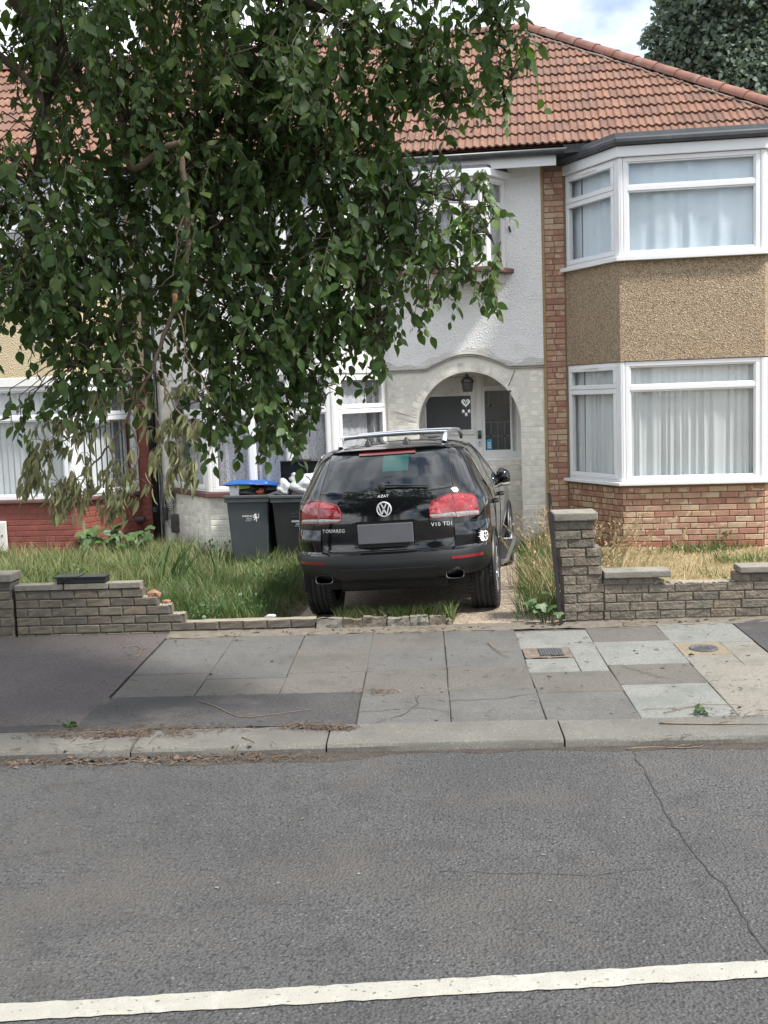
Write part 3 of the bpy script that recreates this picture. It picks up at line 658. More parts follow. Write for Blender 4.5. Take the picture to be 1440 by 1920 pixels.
# ================================================================ houses
ZG = -.05
WHT = MT['upvc']
def bars(F, s0, s1, z0, z1, wd, d0, d1, mb=None):
    mb = mb or MB()
    mb.fbox(F, s0, s1, d0, d1, z1-wd, z1); mb.fbox(F, s0, s1, d0, d1, z0, z0+wd)
    mb.fbox(F, s0, s0+wd, d0, d1, z0+wd, z1-wd); mb.fbox(F, s1-wd, s1, d0, d1, z0+wd, z1-wd)
    return mb
def window(parent, a, b, z0, z1, lights, trans, name='window', fw_=.055, mat=None, vent=False, posts=(1, 1), mull=()):
    """lights: (s0,s1,z0,z1,opening) as fractions of the width and metres of height"""
    mat = mat or WHT; F, Ln = wall_frame(a, b)
    mb = bars(F, 0, Ln, z0, z1, fw_, -.07, .0)
    for zt in trans: mb.fbox(F, fw_, Ln-fw_, -.065, -.001, zt-.03, zt+.03)
    for sm in mull: mb.fbox(F, sm-.035, sm+.035, -.066, -.002, z0+fw_, z1-fw_)
    wob = mb.build(name, mat, parent, bevel=.006)
    for (s0, s1, q0, q1, op) in lights:
        s0, s1 = s0*Ln, s1*Ln; e = 0
        if op:
            sb = bars(F, s0+.004, s1-.004, q0+.004, q1-.004, .058, -.05, .016); sb.build('sash', mat, wob, bevel=.007); e = .055
        else:
            sb = bars(F, s0, s1, q0, q1, .018, -.045, -.012); sb.build('glazing_bead', mat, wob, bevel=.004); e = .014
        pb = MB(); pb.fbox(F, s0+e, s1-e, -.034, -.030, q0+e, q1-e); pb.build('pane', MT['glass'], wob)
    if vent:
        vb = MB(); vb.fbox(F, Ln*.36, Ln*.64, -.01, .03, z1-.058, z1-.032); vb.build('trickle_vent', MT['old_white'], wob, bevel=.004)
    return wob
def curtain(name, label, a, b, z0, z1, mat, waves, amp, seed, cat='curtain', group=None, gather=0, deep=.10, tilt=0):
    F, Ln = wall_frame(a, b); q = random.Random(seed); ph = [q.uniform(0, 6.28) for _ in range(8)]
    (ax, ay), u, n = F
    def P(p, v):
        s = p*Ln; zz = lerp(z1, z0, v)
        k = .35+.65*v
        p = p + .030*math.sin(p*11+ph[2]) + .016*math.sin(p*27+ph[7])
        s2 = s + k*.012*math.sin(p*waves*2.1+ph[0]) + tilt*v*math.sin(p*9+ph[3])
        d = -deep + amp*k*(math.sin(p*waves*6.283+ph[1]+1.2*math.sin(p*7+ph[2]))+.5*math.sin(p*waves*2.3*6.283+ph[4]+.6*v)+.4*math.sin(p*waves*.37*6.283+ph[5]))
        return (ax+u[0]*s2+n[0]*d, ay+u[1]*s2+n[1]*d, zz+.01*math.sin(p*waves*3+ph[6])*v)
    mb = MB(); mb.grid(P, int(max(24, waves*14)), 10)
    o = mb.build(name, mat, None, True); return tag(o, label, cat, group)
def cap_poly(mb, pts, z0, z1): mb.prism(pts, z0, z1)

def bay_geo(xl, xc1, xc2, xr, Yw, Yf): return [(xl, Yw), (xc1, Yf), (xc2, Yf), (xr, Yw)]
def offset_bay(bp, d):
    """plan outline moved outwards by d (keeps the back on the wall)"""
    out = []
    for i, p in enumerate(bp):
        ns = []
        for (a, b) in ((i-1, i), (i, i+1)):
            if a < 0 or b >= len(bp): continue
            u = Vector((bp[b][0]-bp[a][0], bp[b][1]-bp[a][1])).normalized(); ns.append(Vector((u.y, -u.x)))
        if len(ns) == 1: n = ns[0]; k = d
        else:
            n = (ns[0]+ns[1]).normalized(); k = d/max(.3, n.dot(ns[0]))
        if i in (0, len(bp)-1):
            sgn = -1 if i == 0 else 1; out.append((p[0]+sgn*d*1.0/abs(ns[0].x if abs(ns[0].x) > .2 else 1), p[1]))
        else: out.append((p[0]+n.x*k, p[1]+n.y*k))
    return out

# ---------------------------------------------------------------- right-hand house
YW, YF = 14.90, 13.90
rh = thing('house', 'end terrace house of multicoloured brick with pebbledashed bay and white plastic windows', 'house', (2.2, 14.9, 0))
rb = bay_geo(.565, 1.185, 2.90, 3.52, YW, YF)
g = MB(); g.box(.255, YW+.012, -.2, 3.9, 15.1, 5.24); g.box(3.7, 15.1, -.2, 3.9, 21, 5.1); g.build('wall', MT['brick'], rh)
# brick pier
spill = []; st = []
ZB = .006
g = MB(); g.box(.29, YW-.03, -.2, .60, YW+.01, 5.10); g.build('mortar', MT['mortar'], rh)
g = MB(); g.box(.262, YW-.037, -.1, .298, YW+.01, 5.10); g.build('mortar_edge', MT['mortar_yellow'], rh)
q = random.Random(3)
for k in range(66):
    z0 = .02+k*.0748
    pat = k % 2
    x = .300; seq = [.128,.128] if pat else ([.104,.152] if q.random() < .6 else [.256])
    if k % 7 == 3: seq = [.075,.06,.121]
    for l_ in seq:
        me = block_mesh(l_-.010, .065, .035, MT['brick'], 0, 0, .004)
        st.append(piece('brick', me, rh, (x+l_/2, YW-.004, z0+.0374), (0, 0, 0))); x += l_
# bay base bricks
base_top = .865
for (p, r_, off, nm, mt) in ((rb[0], rb[1], 0, 'side', 'brick'), (rb[1], rb[2], .06, 'front', 'brick'), (rb[2], rb[3], 0, 'side', 'brick')):
    F, Ln = wall_frame(p, r_); ang = math.atan2(F[1][1], F[1][0])
    P = lambda s, z, F=F: (F[0][0]+F[1][0]*s, F[0][1]+F[1][1]*s, z)
    g = MB(); g.fbox(F, .0, Ln, -.1, -.006, -.2, base_top); g.build('mortar', MT['mortar'], rh)
    for k in range(11):
        z0 = .03+k*.0760
        flem = [.222, .222]
        m_ = MT['brick_red'] if k < 2 else MT['brick']
        lay(rh, P, ang, .004, Ln-.003, z0, z0+.0760, .226 if nm == 'front' else (.226 if k % 2 else .113), m_, .008, off=(k % 2)*.113+off+.02*(k % 3), mort=.010, jit=.0012, seed=200+k+int(Ln*10), store=st)
# air brick
g = MB()
for i in range(7):
    for j in range(2): g.box(2.0+i*.03, YF-.012, .072+j*.033, 2.02+i*.03, YF-.004, .094+j*.033)
g.build('air_brick_slot', MT['black_iron'], rh)
def join_spill(parent, nm='bricks'):
    global spill
    if not spill: return
    mb = MB(); q = random.Random(len(spill))
    for me, p, rz_ in spill:
        mb.rr = q.random()*.98+.01; c, s_ = math.cos(rz_), math.sin(rz_)
        mb.add([(p.x+v.co.x*c-v.co.y*s_, p.y+v.co.x*s_+v.co.y*c, p.z+v.co.z) for v in me.vertices], [tuple(f.vertices) for f in me.polygons])
    o = mb.build(nm, spill[0][0].materials[0], parent); o['kind'] = 'stuff'; spill = []
join_spill(rh)
# windows of the bay
def bay_windows(house, bp, z0, z1, zt, side_open=True, mat=None, vent=True, name='bay_window', front_mull=()):
    post = MB()
    for i in (0, 1, 2):
        a, b = Vector(bp[i]), Vector(bp[i+1]); u = (b-a).normalized(); e0, e1 = (.03 if i == 0 else .052), (.03 if i == 2 else .052)
        A, B = a+u*e0, b-u*e1; Ln = (B-A).length; f = .055/Ln
        if i != 1:
            window(house, A, B, z0, z1, [(f*.6, 1-f*.6, z0+.03, zt, True), (f*.6, 1-f*.6, zt, z1-.03, True)], [zt], name, mat=mat, vent=vent)
        else:
            L_ = [(f, 1-f, z0+.055, zt-.03, False), (f, 1-f, zt+.03, z1-.055, False)]
            if front_mull:
                L_ = []; e = [0]+[m_*Ln for m_ in front_mull]+[Ln]
                for k in range(len(e)-1):
                    s0 = (e[k]+(.055 if k == 0 else .035))/Ln; s1 = (e[k+1]-(.055 if k == len(e)-2 else .035))/Ln
                    L_ += [(s0, s1, z0+.055, zt-.03, False), (s0, s1, zt+.03, z1-.055, False)]
            window(house, A, B, z0, z1, L_, [zt], name, mat=mat, mull=[m_*Ln for m_ in front_mull])
    for i in (1, 2):
        p = Vector(bp[i]); q1 = (Vector(bp[i])-Vector(bp[i-1])).normalized(); q2 = (Vector(bp[i+1])-Vector(bp[i])).normalized()
        n1, n2 = Vector((q1.y, -q1.x)), Vector((q2.y, -q2.x)); m_ = (n1+n2).normalized()
        poly = [p-q1*.050+n1*.001, p+m_*.004, p+q2*.050+n2*.001, p+q2*.050-n2*.07, p-m_*.085, p-q1*.050-n1*.07]
        mb = MB(); mb.prism([(v.x, v.y) for v in poly], z0+.001, z1-.001); mb.build('corner_post', mat or WHT, house, bevel=.006)
        for q_, n_, sg in ((q1, n1, -1), (q2, n2, 1)):
            c = p+q_*sg*.026; mb = MB(); mb.prism([(c.x-q_.x*.004+n_.x*.006, c.y-q_.y*.004+n_.y*.006), (c.x+q_.x*.004+n_.x*.006, c.y+q_.y*.004+n_.y*.006), (c.x+q_.x*.004-n_.x*.01, c.y+q_.y*.004-n_.y*.01), (c.x-q_.x*.004-n_.x*.01, c.y-q_.y*.004-n_.y*.01)], z0+.003, z1-.003); mb.build('post_bead', mat or WHT, house)
def bay_band(house, bp, z0, z1, mat, name, d=.0, bevel=.0, inner=-.12):
    o_ = offset_bay(bp, d); i_ = offset_bay(bp, inner); mb = MB()
    mb.prism([*o_, *i_[::-1]], z0, z1); return mb.build(name, mat, house, bevel=bevel)
bay_windows(rh, rb, .935, 2.425, 2.10)
bay_windows(rh, rb, 3.70, 4.885, 4.515)
bay_band(rh, rb, .895, .935, WHT, 'window_sill', .075, .006)
bay_band(rh, rb, .862, .897, MT['mortar'], 'sill_bed', .004)
bay_band(rh, rb, 3.648, 3.70, WHT, 'window_sill', .075, .006)
bay_band(rh, rb, 2.43, 3.646, MT['pebbledash'], 'pebbledash_panel', .012, .004)
bay_band(rh, rb, 4.888, 5.015, WHT, 'fascia_board', .035, .006)
bay_band(rh, rb, 5.022, 5.115, MT['gutter'], 'bay_gutter', .105, .028)
ob = offset_bay(rb, .085); g = MB(); g.prism([*ob, (3.6, 15.0), (.48, 15.0)], 5.112, 5.16); g.build('bay_roof', MT['bay_felt'], rh)
ib = offset_bay(rb, -.10)
for z in (.90, 2.46, 3.66, 4.90):
    g = MB(); g.prism([*ib], z, z+.03); g.build('floor_board', MT['room'], rh)
g = MB(); g.box(.78, 14.70, .9, 3.30, 14.74, 5.0); g.build('dark_room_panel', MT['room'], rh)  # dark sheet in place of the dim room beyond the bay
def net_bay(bp, z0, z1, mat, label, waves, amp, seed, deep=.14, name='net_curtain', idx=(0, 1, 2), group=None):
    for i in idx:
        a, b = bp[i], bp[i+1]; F, Ln = wall_frame(a, b)
        yield curtain(name, label[i], a, b, z0, z1, mat, waves*Ln, amp, seed+i, deep=deep, group=group)
list(net_bay(rb, .95, 2.40, MT['net'], ['white net curtain in the narrow lower pane left of the brick bay', 'white pleated net curtain across the wide lower bay window', 'white net curtain in the far lower pane of the brick bay'], 8.5, .020, 31, .10))
list(net_bay(rb, 3.72, 4.86, MT['blue_curtain'], ['pale blue curtain in the narrow upper pane left of the pebbledash bay', 'pale blue curtain across the wide upper bay window', 'pale blue curtain in the far upper pane of the pebbledash bay'], 2.6, .022, 41, .10, 'curtain'))

# ---------------------------------------------------------------- white house
wh = thing('house', 'white roughcast terraced house with an arched porch and painted brick ground floor', 'house', (-2.5, 14.9, 0))
AX, AZ, AW, AH = -.757, 1.64, .698, .757
def arch(x):
    k = (x-AX)/AW
    return AZ+AH*math.sqrt(max(0, 1-k*k)) if abs(k) < 1 else None
def strz(x):
    k = abs(x-AX)
    if k > .575: return 2.457
    if k > .40:
        t = (.575-k)/.175; return 2.457+.072*t*t*(3-2*t)*1.0
    return 2.529+.112*math.cos(k/.40*math.pi/2)**.9 if k < .4 else 2.529
g = MB()
X0, X1 = -1.86, .262
xs = sorted(set([lerp(X0, X1, i/40) for i in range(41)]+[AX+AW*math.sin(i/28*math.pi/2)*s for i in range(29) for s in (-1, 1)]))
YP = YW-.012
for a, b in zip(xs, xs[1:]):
    m_ = (a+b)/2; inside = abs(m_-AX) < AW
    za, zb = (arch(a) or AZ, arch(b) or AZ) if inside else (-.2, -.2)
    g.add([(a,YP,za),(b,YP,zb),(b,YP,strz(b)),(a,YP,strz(a))], [(0,1,2,3)])
    if inside:
        g.add([(a,YP,za),(b,YP,zb),(b,15.9,zb),(a,15.9,za)], [(0,3,2,1)])
for x in (AX-AW, AX+AW): g.add([(x,YP,-.2),(x,15.9,-.2),(x,15.9,AZ),(x,YP,AZ)], [(0,1,2,3) if x < AX else (3,2,1,0)])
g.build('porch_wall', MT['white_mortar'], wh)
g = MB()
xs2 = sorted(set([lerp(-5.16, .262, i/120) for i in range(121)]))
for a, b in zip(xs2, xs2[1:]):
    g.add([(a,YW-.036,strz(a)+.005),(b,YW-.036,strz(b)+.005),(b,YW-.036,5.1),(a,YW-.036,5.1)], [(0,1,2,3)])
    g.add([(a,YW-.036,strz(a)+.005),(b,YW-.036,strz(b)+.005),(b,YW+.02,strz(b)+.005),(a,YW+.02,strz(a)+.005)], [(0,3,2,1)])
g.build('upper_wall', MT['roughcast'], wh)
g = MB()     # grubby foot of the roughcast above the moulding
for a, b in zip(xs2, xs2[1:]):
    if a < -1.9: continue
    ha, hb = .075+.03*math.sin(a*9)+.02*math.sin(a*23), .075+.03*math.sin(b*9)+.02*math.sin(b*23)
    g.add([(a,YW-.039,strz(a)+.02),(b,YW-.039,strz(b)+.02),(b,YW-.0385,strz(b)+hb),(a,YW-.0385,strz(a)+ha)], [(0,1,2,3)])
g.build('weathered_render', MT['roughcast_dirty'], wh)
g = MB()
for dz, dy, r_ in ((0, -.052, .013), (-.026, -.034, .012)):
    g.tube([(x, YW+dy, strz(x)+dz) for x in xs2 if x > -1.9], r_, 8)
g.build('string_moulding', pm('moulding', (.46,.45,.42), (.36,.35,.32), scale=9, rough=.8), wh, True)
g = MB(); g.box(-5.16, YW, -.2, .262, YW+.2, -.1); g.box(-5.16, YW-.004, -.2, -1.86, YW+.2, 2.46); g.box(-5.16, 15.95, -.2, .262, 16.1, 5.0); g.box(.15,15.1,-.2,.25,15.95,2.6); g.box(-1.86,15.1,-.2,-1.7,15.95,2.6)
g.box(-1.7, 15.0, 2.46, .2, 15.95, 2.6)
g.build('wall', MT['white_brick'], wh)
# painted bricks, just proud of their joints
st2 = []
WP = lambda s, z: (s, YW-.011, z)
def porch_ok(x, z, a, b):
    for xx in (a, b, x):
        for zz in (z-.037, z+.037):
            k = arch(xx)
            if abs(xx-AX) < AW+.018 and (zz < AZ or zz < (AZ+ (AH+.03)*math.sqrt(max(0, 1-((xx-AX)/(AW+.02))**2)))): return False
            if zz > strz(xx)-.05: return False
            # ring of arch bricks
            if zz > AZ and ((xx-AX)/(AW+.135))**2+((zz-AZ)/(AH+.135))**2 < 1: return False
    return True
for k in range(32):
    z0 = .05+k*.0752
    for (a, b) in ((-1.85, AX-AW-.006), (AX+AW+.006, .258)) if z0 < 1.64 else ((-1.85, .258),):
        if z0 < 1.64:
            lay(wh, WP, 0, a, b, z0, z0+.0752, .226, MT['white_brick'], .0026, off=(k % 2)*.113, mort=.008, jit=.0012, seed=300+k, store=st2)
        else:
            lay(wh, WP, 0, a, b, z0, z0+.0752, .113 if k % 3 == 0 else .226, MT['white_brick'], .0026, off=(k % 2)*.113, mort=.008, jit=.0012, seed=300+k, store=st2, inside=porch_ok)
for i in range(27):       # arch ring, headers on edge
    th = math.pi*(i+.5)/27; c, s_ = math.cos(th), math.sin(th)
    me = block_mesh(.125, .079, .0035, MT['white_brick'], 0, 0, .003)
    st2.append(piece('arch_brick', me, wh, (AX+(AW+.072)*c, YW-.011, AZ+(AH+.072)*s_), (0, -th, 0)))
# right jamb corner strip, hole, wire
g = MB(); g.tube([(-1.78,YW-.03,1.90),(-1.6,YW-.03,1.845),(-1.46,YW-.028,1.80)], .0035, 5); g.build('cable', MT['black_plastic'], wh)
g = MB(); g.tube([(-.205,YW-.025,2.115),(-.19,YW-.04,2.12)], .016, 8); g.build('cable_entry', MT['brown_box'], wh)
g = MB(); g.tube([(-.215,YW-.02,2.19),(-.12,YW-.02,2.40)], .004, 5); g.build('arch_crack', MT['joint'], wh)

# porch back wall: door, side light, transom
YD = 15.52
g = MB(); g.box(-1.7,YD-.002,-.15,AX+AW+.06,YD+.08,2.5); g.build('porch_screen', MT['old_white'], wh)
g = MB(); g.box(-.68,YD-.1,-.15,.02,YD-.004,1.165); g.build('low_wall', MT['white_mortar'], wh)
for k in range(16): lay(wh, lambda s, z: (s, YD-.1, z), 0, -.64, -.062, .0+k*.0725, .0725+k*.0725, .226, MT['white_brick'], .0026, off=(k % 2)*.113, mort=.008, seed=400+k, store=st2)
door = MB(); F = ((-1.47, YD-.004), (1, 0), (0, -1))
def fr(mb, s0, s1, z0, z1, d0, d1): mb.fbox(F, s0, s1, d0, d1, z0, z1)
fr(door, .0,.79,-.1,2.33,0,.028); dob = door.build('front_door', MT['old_white'], wh, bevel=.004)
g = MB(); fr(g, .085,.715,1.602,2.078,.028,.034); g.build('dark_panel', MT['door_panel'], dob)
g = MB(); bars(F, .055,.745,1.572,2.108,.03,.02,.046,g); g.build('panel_moulding', MT['old_white'], dob, bevel=.004)
g = MB(); fr(g, .04,.77,1.535,1.570,.02,.062); g.build('weather_bar', MT['old_white'], dob, bevel=.006)
g = MB(); bars(F, .12,.68,.25,1.35,.03,.02,.042,g); g.build('panel_moulding', MT['old_white'], dob, bevel=.004)
g = MB(); g.lathe([(0,.0),(0,.022),(-.012,.025),(-.022,.018),(-.024,0)], (-1.40,YD-.034,1.60), 'y', 14); g.build('door_knob', MT['brass'], dob, True)
g = MB(); g.tube([(-1.455,YD-.05,2.30),(-1.44,YD-.09,2.28),(-1.41,YD-.1,2.285),(-1.40,YD-.08,2.30)], .012, 6); g.build('coat_hook', MT['iron'], dob)
fm = MB(); fr(fm, .79,.87,-.1,2.42,0,.05); fr(fm, -.1,1.52,2.35,2.42,0,.052); fr(fm, -.09,0,-.1,2.42,0,.05)
fr(fm, 1.345,1.47,1.165,2.36,0,.045); fr(fm, .87,.905,1.165,2.35,0,.042); fr(fm, .87,1.35,2.16,2.21,0,.045); fr(fm, .905,1.345,1.165,1.285,0,.05)
fmo = fm.build('door_frame', MT['old_white'], wh, bevel=.005)
g = MB(); fr(g, .84,1.47,1.14,1.175,0,.085); g.build('sill', MT['old_white'], fmo, bevel=.006)
g = MB(); fr(g, .905,1.265,1.30,2.14,.010,.014); g.build('leaded_pane', MT['lead_glass'], fmo)
g = MB(); bars(F, .880,1.29,1.275,2.165,.03,.02,.05,g); g.build('pane_frame', MT['old_white'], fmo, bevel=.004)
for (s0_, s1_, q0, q1, dd) in [(v-.003, v+.003, 1.30, 1.695, 0) for v in (.99,1.085,1.18)]+[(v-.003, v+.003, 1.93, 2.14, 0) for v in (.97,1.12,1.2)]+[(.905, e, v-.003, v+.003, .0003) for v, e in ((1.50,1.265),(1.695,1.265),(1.93,1.06))]:
    g = MB(); fr(g, s0_, s1_, q0, q1, .014+dd, .018+dd); g.build('lead_came', MT['lead'], fmo)
for s_, z_ in ((.99,1.50),(1.18,1.50),(.99,1.93)):
    g = MB(); g.lathe([(-.0,0),(-.006,.012),(0,.016)], (F[0][0]+s_,YD-.024,z_), 'y', 10); g.build('lead_boss', MT['black_iron'], fmo)
g = MB(); fr(g, .25,.74,2.42,2.8,.006,.012); fr(g, .93,1.30,2.42,2.8,.006,.012); g.build('top_light', MT['lead_glass'], fmo)
# sticker, key safe, lantern, wind chime are things of their own
g = MB(); fr(g, .925,.995,1.315,1.43,.0185,.0195); b0 = len(g.v)
n = 12
for i in range(n+1):
    a = math.pi*i/n; g.V((F[0][0]+.96+.040*math.cos(a), YD-.0245, 1.43+.03*math.sin(a)))
g.f.append(tuple(range(b0, b0+n+1)))
tag(g.build('window_sticker', MT['blue_sticker'], None), 'round topped blue sticker stuck to the leaded glass beside the front door', 'sticker')
g = MB()
for z_ in (1.405,1.375,1.345): fr(g, .937,.983,z_-.008,z_+.006,.0196,.0200)
so_ = g.build('print', MT['decal'], bpy.data.objects['window_sticker'])
ks = thing('key_lock', 'small black keypad lock with green display on the door post', 'lock', (F[0][0]+.83, YD-.06, 1.5))
g = MB(); fr(g, .806,.856,1.47,1.585,.05,.075); g.build('case', MT['black_plastic'], ks, bevel=.006)
g = MB(); fr(g, .814,.848,1.525,1.575,.0752,.0765); g.build('display', MT['lock_green'], ks)
g = MB(); fr(g, .810,.845,1.36,1.45,.05,.066); g.build('escutcheon', MT['satin'], ks, bevel=.004)
g = MB(); g.tube([(F[0][0]+.828,YD-.066,1.42),(F[0][0]+.828,YD-.085,1.42)], .008, 8); g.build('cylinder', MT['black_iron'], ks)
YL = 15.02
ln_ = thing('porch_lantern', 'old dark metal lantern hanging on a wire from the porch arch', 'lantern', (-.775, YL, 2.25))
cxl = -.77
g = MB(); g.lathe([(2.13,.0),(2.13,.06),(2.16,.07),(2.25,.078),(2.29,.07),(2.34,.03),(2.37,.012),(2.37,0)], (cxl, YL, 0), 'z', 6); g.build('body', MT['brown_box'], ln_)
g = MB(); g.lathe([(2.24,.04),(2.26,.095),(2.30,.075),(2.345,.02)], (cxl,YL,0), 'z', 6); g.build('cap', MT['black_iron'], ln_)
g = MB(); g.lathe([(-.052,0),(-.052,.028),(-.066,.034),(-.066,0)], (cxl,YL-.01,2.19), 'y', 12); g.build('bulb_glass', MT['lead_glass'], ln_)
g = MB(); g.tube([(cxl,YL,2.36),(cxl-.02,YL,2.395)], .004, 5); g.tube([(cxl-.06,YL-.02,2.15),(cxl-.075,YL,2.25),(cxl-.05,YL,2.33),(cxl-.01,YL,2.38)], .004, 5); g.build('wire', MT['iron'], ln_)
wc = thing('wind_chime', 'white heart shaped wind chime with three little bells below the lantern', 'wind chime', (-.795, YL, 2.0))
hx, hz = -.80, 1.985
pts = []
for i in range(28):
    a = 2*math.pi*i/28; x_ = 16*math.sin(a)**3; z_ = 13*math.cos(a)-5*math.cos(2*a)-2*math.cos(3*a)-math.cos(4*a); pts.append((hx+x_*.0037, hz+z_*.0039))
g = MB(); b0 = len(g.v)
for yy in (YL-.008, YL+.008):
    for p in pts: g.V((p[0], yy, p[1]))
g.f.append(tuple(b0+i for i in range(27, -1, -1))); g.f.append(tuple(b0+28+i for i in range(28)))
for i in range(28): g.f.append((b0+i, b0+(i+1) % 28, b0+28+(i+1) % 28, b0+28+i))
g.build('heart', MT['decal'], wc)
g = MB()
for dx, dz in ((-.028,.022),(.028,.022),(-.012,.008),(.012,.004),(0,-.018),(0,.024),(-.018,-.004),(.018,-.008)): g.lathe([(-.010,0),(-.0095,.008),(-.008,.0095)], (hx+dx,YL,hz+dz), 'y', 8)
g.build('cut_out', MT['door_panel'], wc)
g = MB(); g.tube([(cxl,YL,2.13),(hx,YL,hz+.05)], .002, 4)
for dx, zb in ((-.037,1.86),(.003,1.815),(.043,1.86)): g.tube([(hx+dx*.8,YL,hz-.02),(hx+dx,YL,zb+.04)], .002, 4)
g.build('string', MT['lead'], wc)
for dx, zb in ((-.037,1.845),(.003,1.80),(.043,1.845)):
    g = MB(); g.lathe([(zb,0),(zb,.02),(zb+.03,.019),(zb+.045,.008),(zb+.046,0)], (hx+dx,YL,0), 'z', 10); g.build('bell', MT['decal'], wc, True)

# oriel window over the porch
op = [(-1.78, YW-.03), (-1.50, 14.46), (-.44, 14.46), (-.19, YW-.03)]
ow_ = MT['old_white']
for i in (0, 1, 2):
    a, b = Vector(op[i]), Vector(op[i+1]); u = (b-a).normalized(); A, B = a+u*.03, b-u*.03; Ln = (B-A).length; f = .055/Ln
    if i == 1:
        window(wh, A, B, 3.735, 4.875, [(f,.31,3.79,4.50,False),(f,.31,4.56,4.82,False),(.38,.62,3.79,4.50,False),(.38,.62,4.56,4.82,False),(.69,1-f,3.79,4.50,False),(.69,1-f,4.56,4.82,False)], [4.53], 'oriel_window', mat=ow_, mull=(.345*Ln,.655*Ln))
    else: window(wh, A, B, 3.735, 4.875, [(f,1-f,3.79,4.50,False),(f,1-f,4.56,4.82,False)], [4.53], 'oriel_window', mat=ow_)
for i in (1, 2):
    p = Vector(op[i]); g = MB(); g.prism([(p.x-.04,p.y+.06),(p.x-.045,p.y-.002),(p.x+.0,p.y-.014),(p.x+.045,p.y-.002),(p.x+.04,p.y+.06)], 3.737, 4.873); g.build('corner_post', ow_, wh, bevel=.006)
oo = offset_bay(op, .075); g = MB(); g.prism(oo, 3.672, 3.733); g.build('window_sill', MT['sill_red'], wh, bevel=.008)
g = MB(); g.prism(offset_bay(op, -.02), 3.55, 3.672); g.build('sill_apron', MT['roughcast_dirty'], wh)
oo = offset_bay(op, .06); g = MB(); g.prism(oo, 4.876, 4.968); g.build('fascia_board', WHT, wh, bevel=.006)
oo = offset_bay(op, .03); g = MB(); g.prism(oo, 4.969, 5.02); g.build('oriel_roof', MT['bay_felt'], wh, bevel=.01)
list(net_bay(op, 3.76, 4.85, MT['lace'], ['grey lace curtain in the far side of the small oriel window']*1+['grey lace curtain across the front of the small oriel window','grey lace curtain in the slim right side of the oriel window'], 5, .012, 71, .10, 'lace_curtain'))
g = MB(); g.box(-1.7,YW-.034,3.7,-.25,YW-.03,4.9); g.build('oriel_back', MT['room'], wh)
g = MB(); g.tube([(-.16,YW-.06,4.28),(-.14,YW-.07,4.20)], .013, 6); g.build('wall_bracket', MT['black_iron'], wh)
# two-storey bay of the white house
wb = bay_geo(-4.94, -4.135, -2.43, -1.87, YW, YF)
bay_windows(wh, wb, .935, 2.425, 1.96, mat=ow_, vent=False, front_mull=(.34,.66))
bay_windows(wh, wb, 3.70, 4.885, 4.45, mat=ow_, vent=False, front_mull=(.34,.66))
bay_band(wh, wb, .868, .932, MT['sill_red'], 'window_sill', .07, .008)
bay_band(wh, wb, 3.64, 3.698, MT['sill_red'], 'window_sill', .07, .008)
bay_band(wh, wb, 2.43, 3.638, MT['roughcast'], 'roughcast_panel', .02, .0)
bay_band(wh, wb, 4.888, 5.0, WHT, 'fascia_board', .05, .006)
g = MB(); g.prism([*offset_bay(wb, .09), (-1.8,15.0), (-5.0,15.0)], 5.003, 5.07); g.build('bay_roof', MT['bay_felt'], wh)
for (p, r_) in ((wb[0], wb[1]), (wb[1], wb[2]), (wb[2], wb[3])):
    F2, Ln = wall_frame(p, r_); ang = math.atan2(F2[1][1], F2[1][0]); P = lambda s, z, F2=F2: (F2[0][0]+F2[1][0]*s, F2[0][1]+F2[1][1]*s, z)
    g = MB(); g.fbox(F2, 0, Ln, -.1, -.001, -.2, .866); g.build('bay_wall', MT['white_mortar'], wh)
    for k in range(11): lay(wh, P, ang, .003, Ln-.003, .04+k*.0752, .1152+k*.0752, .226, MT['white_brick'], .0026, off=(k % 2)*.113, mort=.008, jit=.0012, seed=500+k, store=st2)
    g = MB(); g.fbox(F2, 0, Ln, 0, .012, -.1, .19 if p is wb[0] else .185); g.build('plinth', MT['white_mortar'], wh, bevel=.006)
ib = offset_bay(wb, -.10)
for z in (.90, 2.46, 3.66, 4.90):
    g = MB(); g.prism([*ib], z, z+.03); g.build('floor_board', MT['room'], wh)
g = MB(); g.box(-4.72, 14.70, .9, -2.04, 14.74, 5.0); g.build('dark_room_panel', MT['room'], wh)
list(net_bay(wb, .95, 2.40, MT['lace'], ['grey lace curtain in the left side pane of the white bay','grey lace curtain in the front of the white bay behind the bins','grey lace curtain in the right side pane of the white bay'], 7, .012, 81, .12, 'lace_curtain'))
list(net_bay(wb, 3.72, 4.86, MT['lace'], ['grey lace curtain in the left upper pane of the white bay','grey lace curtain in the upper front of the white bay','grey lace curtain in the right upper pane of the white bay'], 7, .012, 91, .12, 'lace_curtain'))
join_spill(wh)
# painted band above the party line
g = MB(); g.box(-5.14,YW-.012,2.38,-4.94,YW-.003,2.46); g.build('string_moulding', MT['white_mortar'], wh)

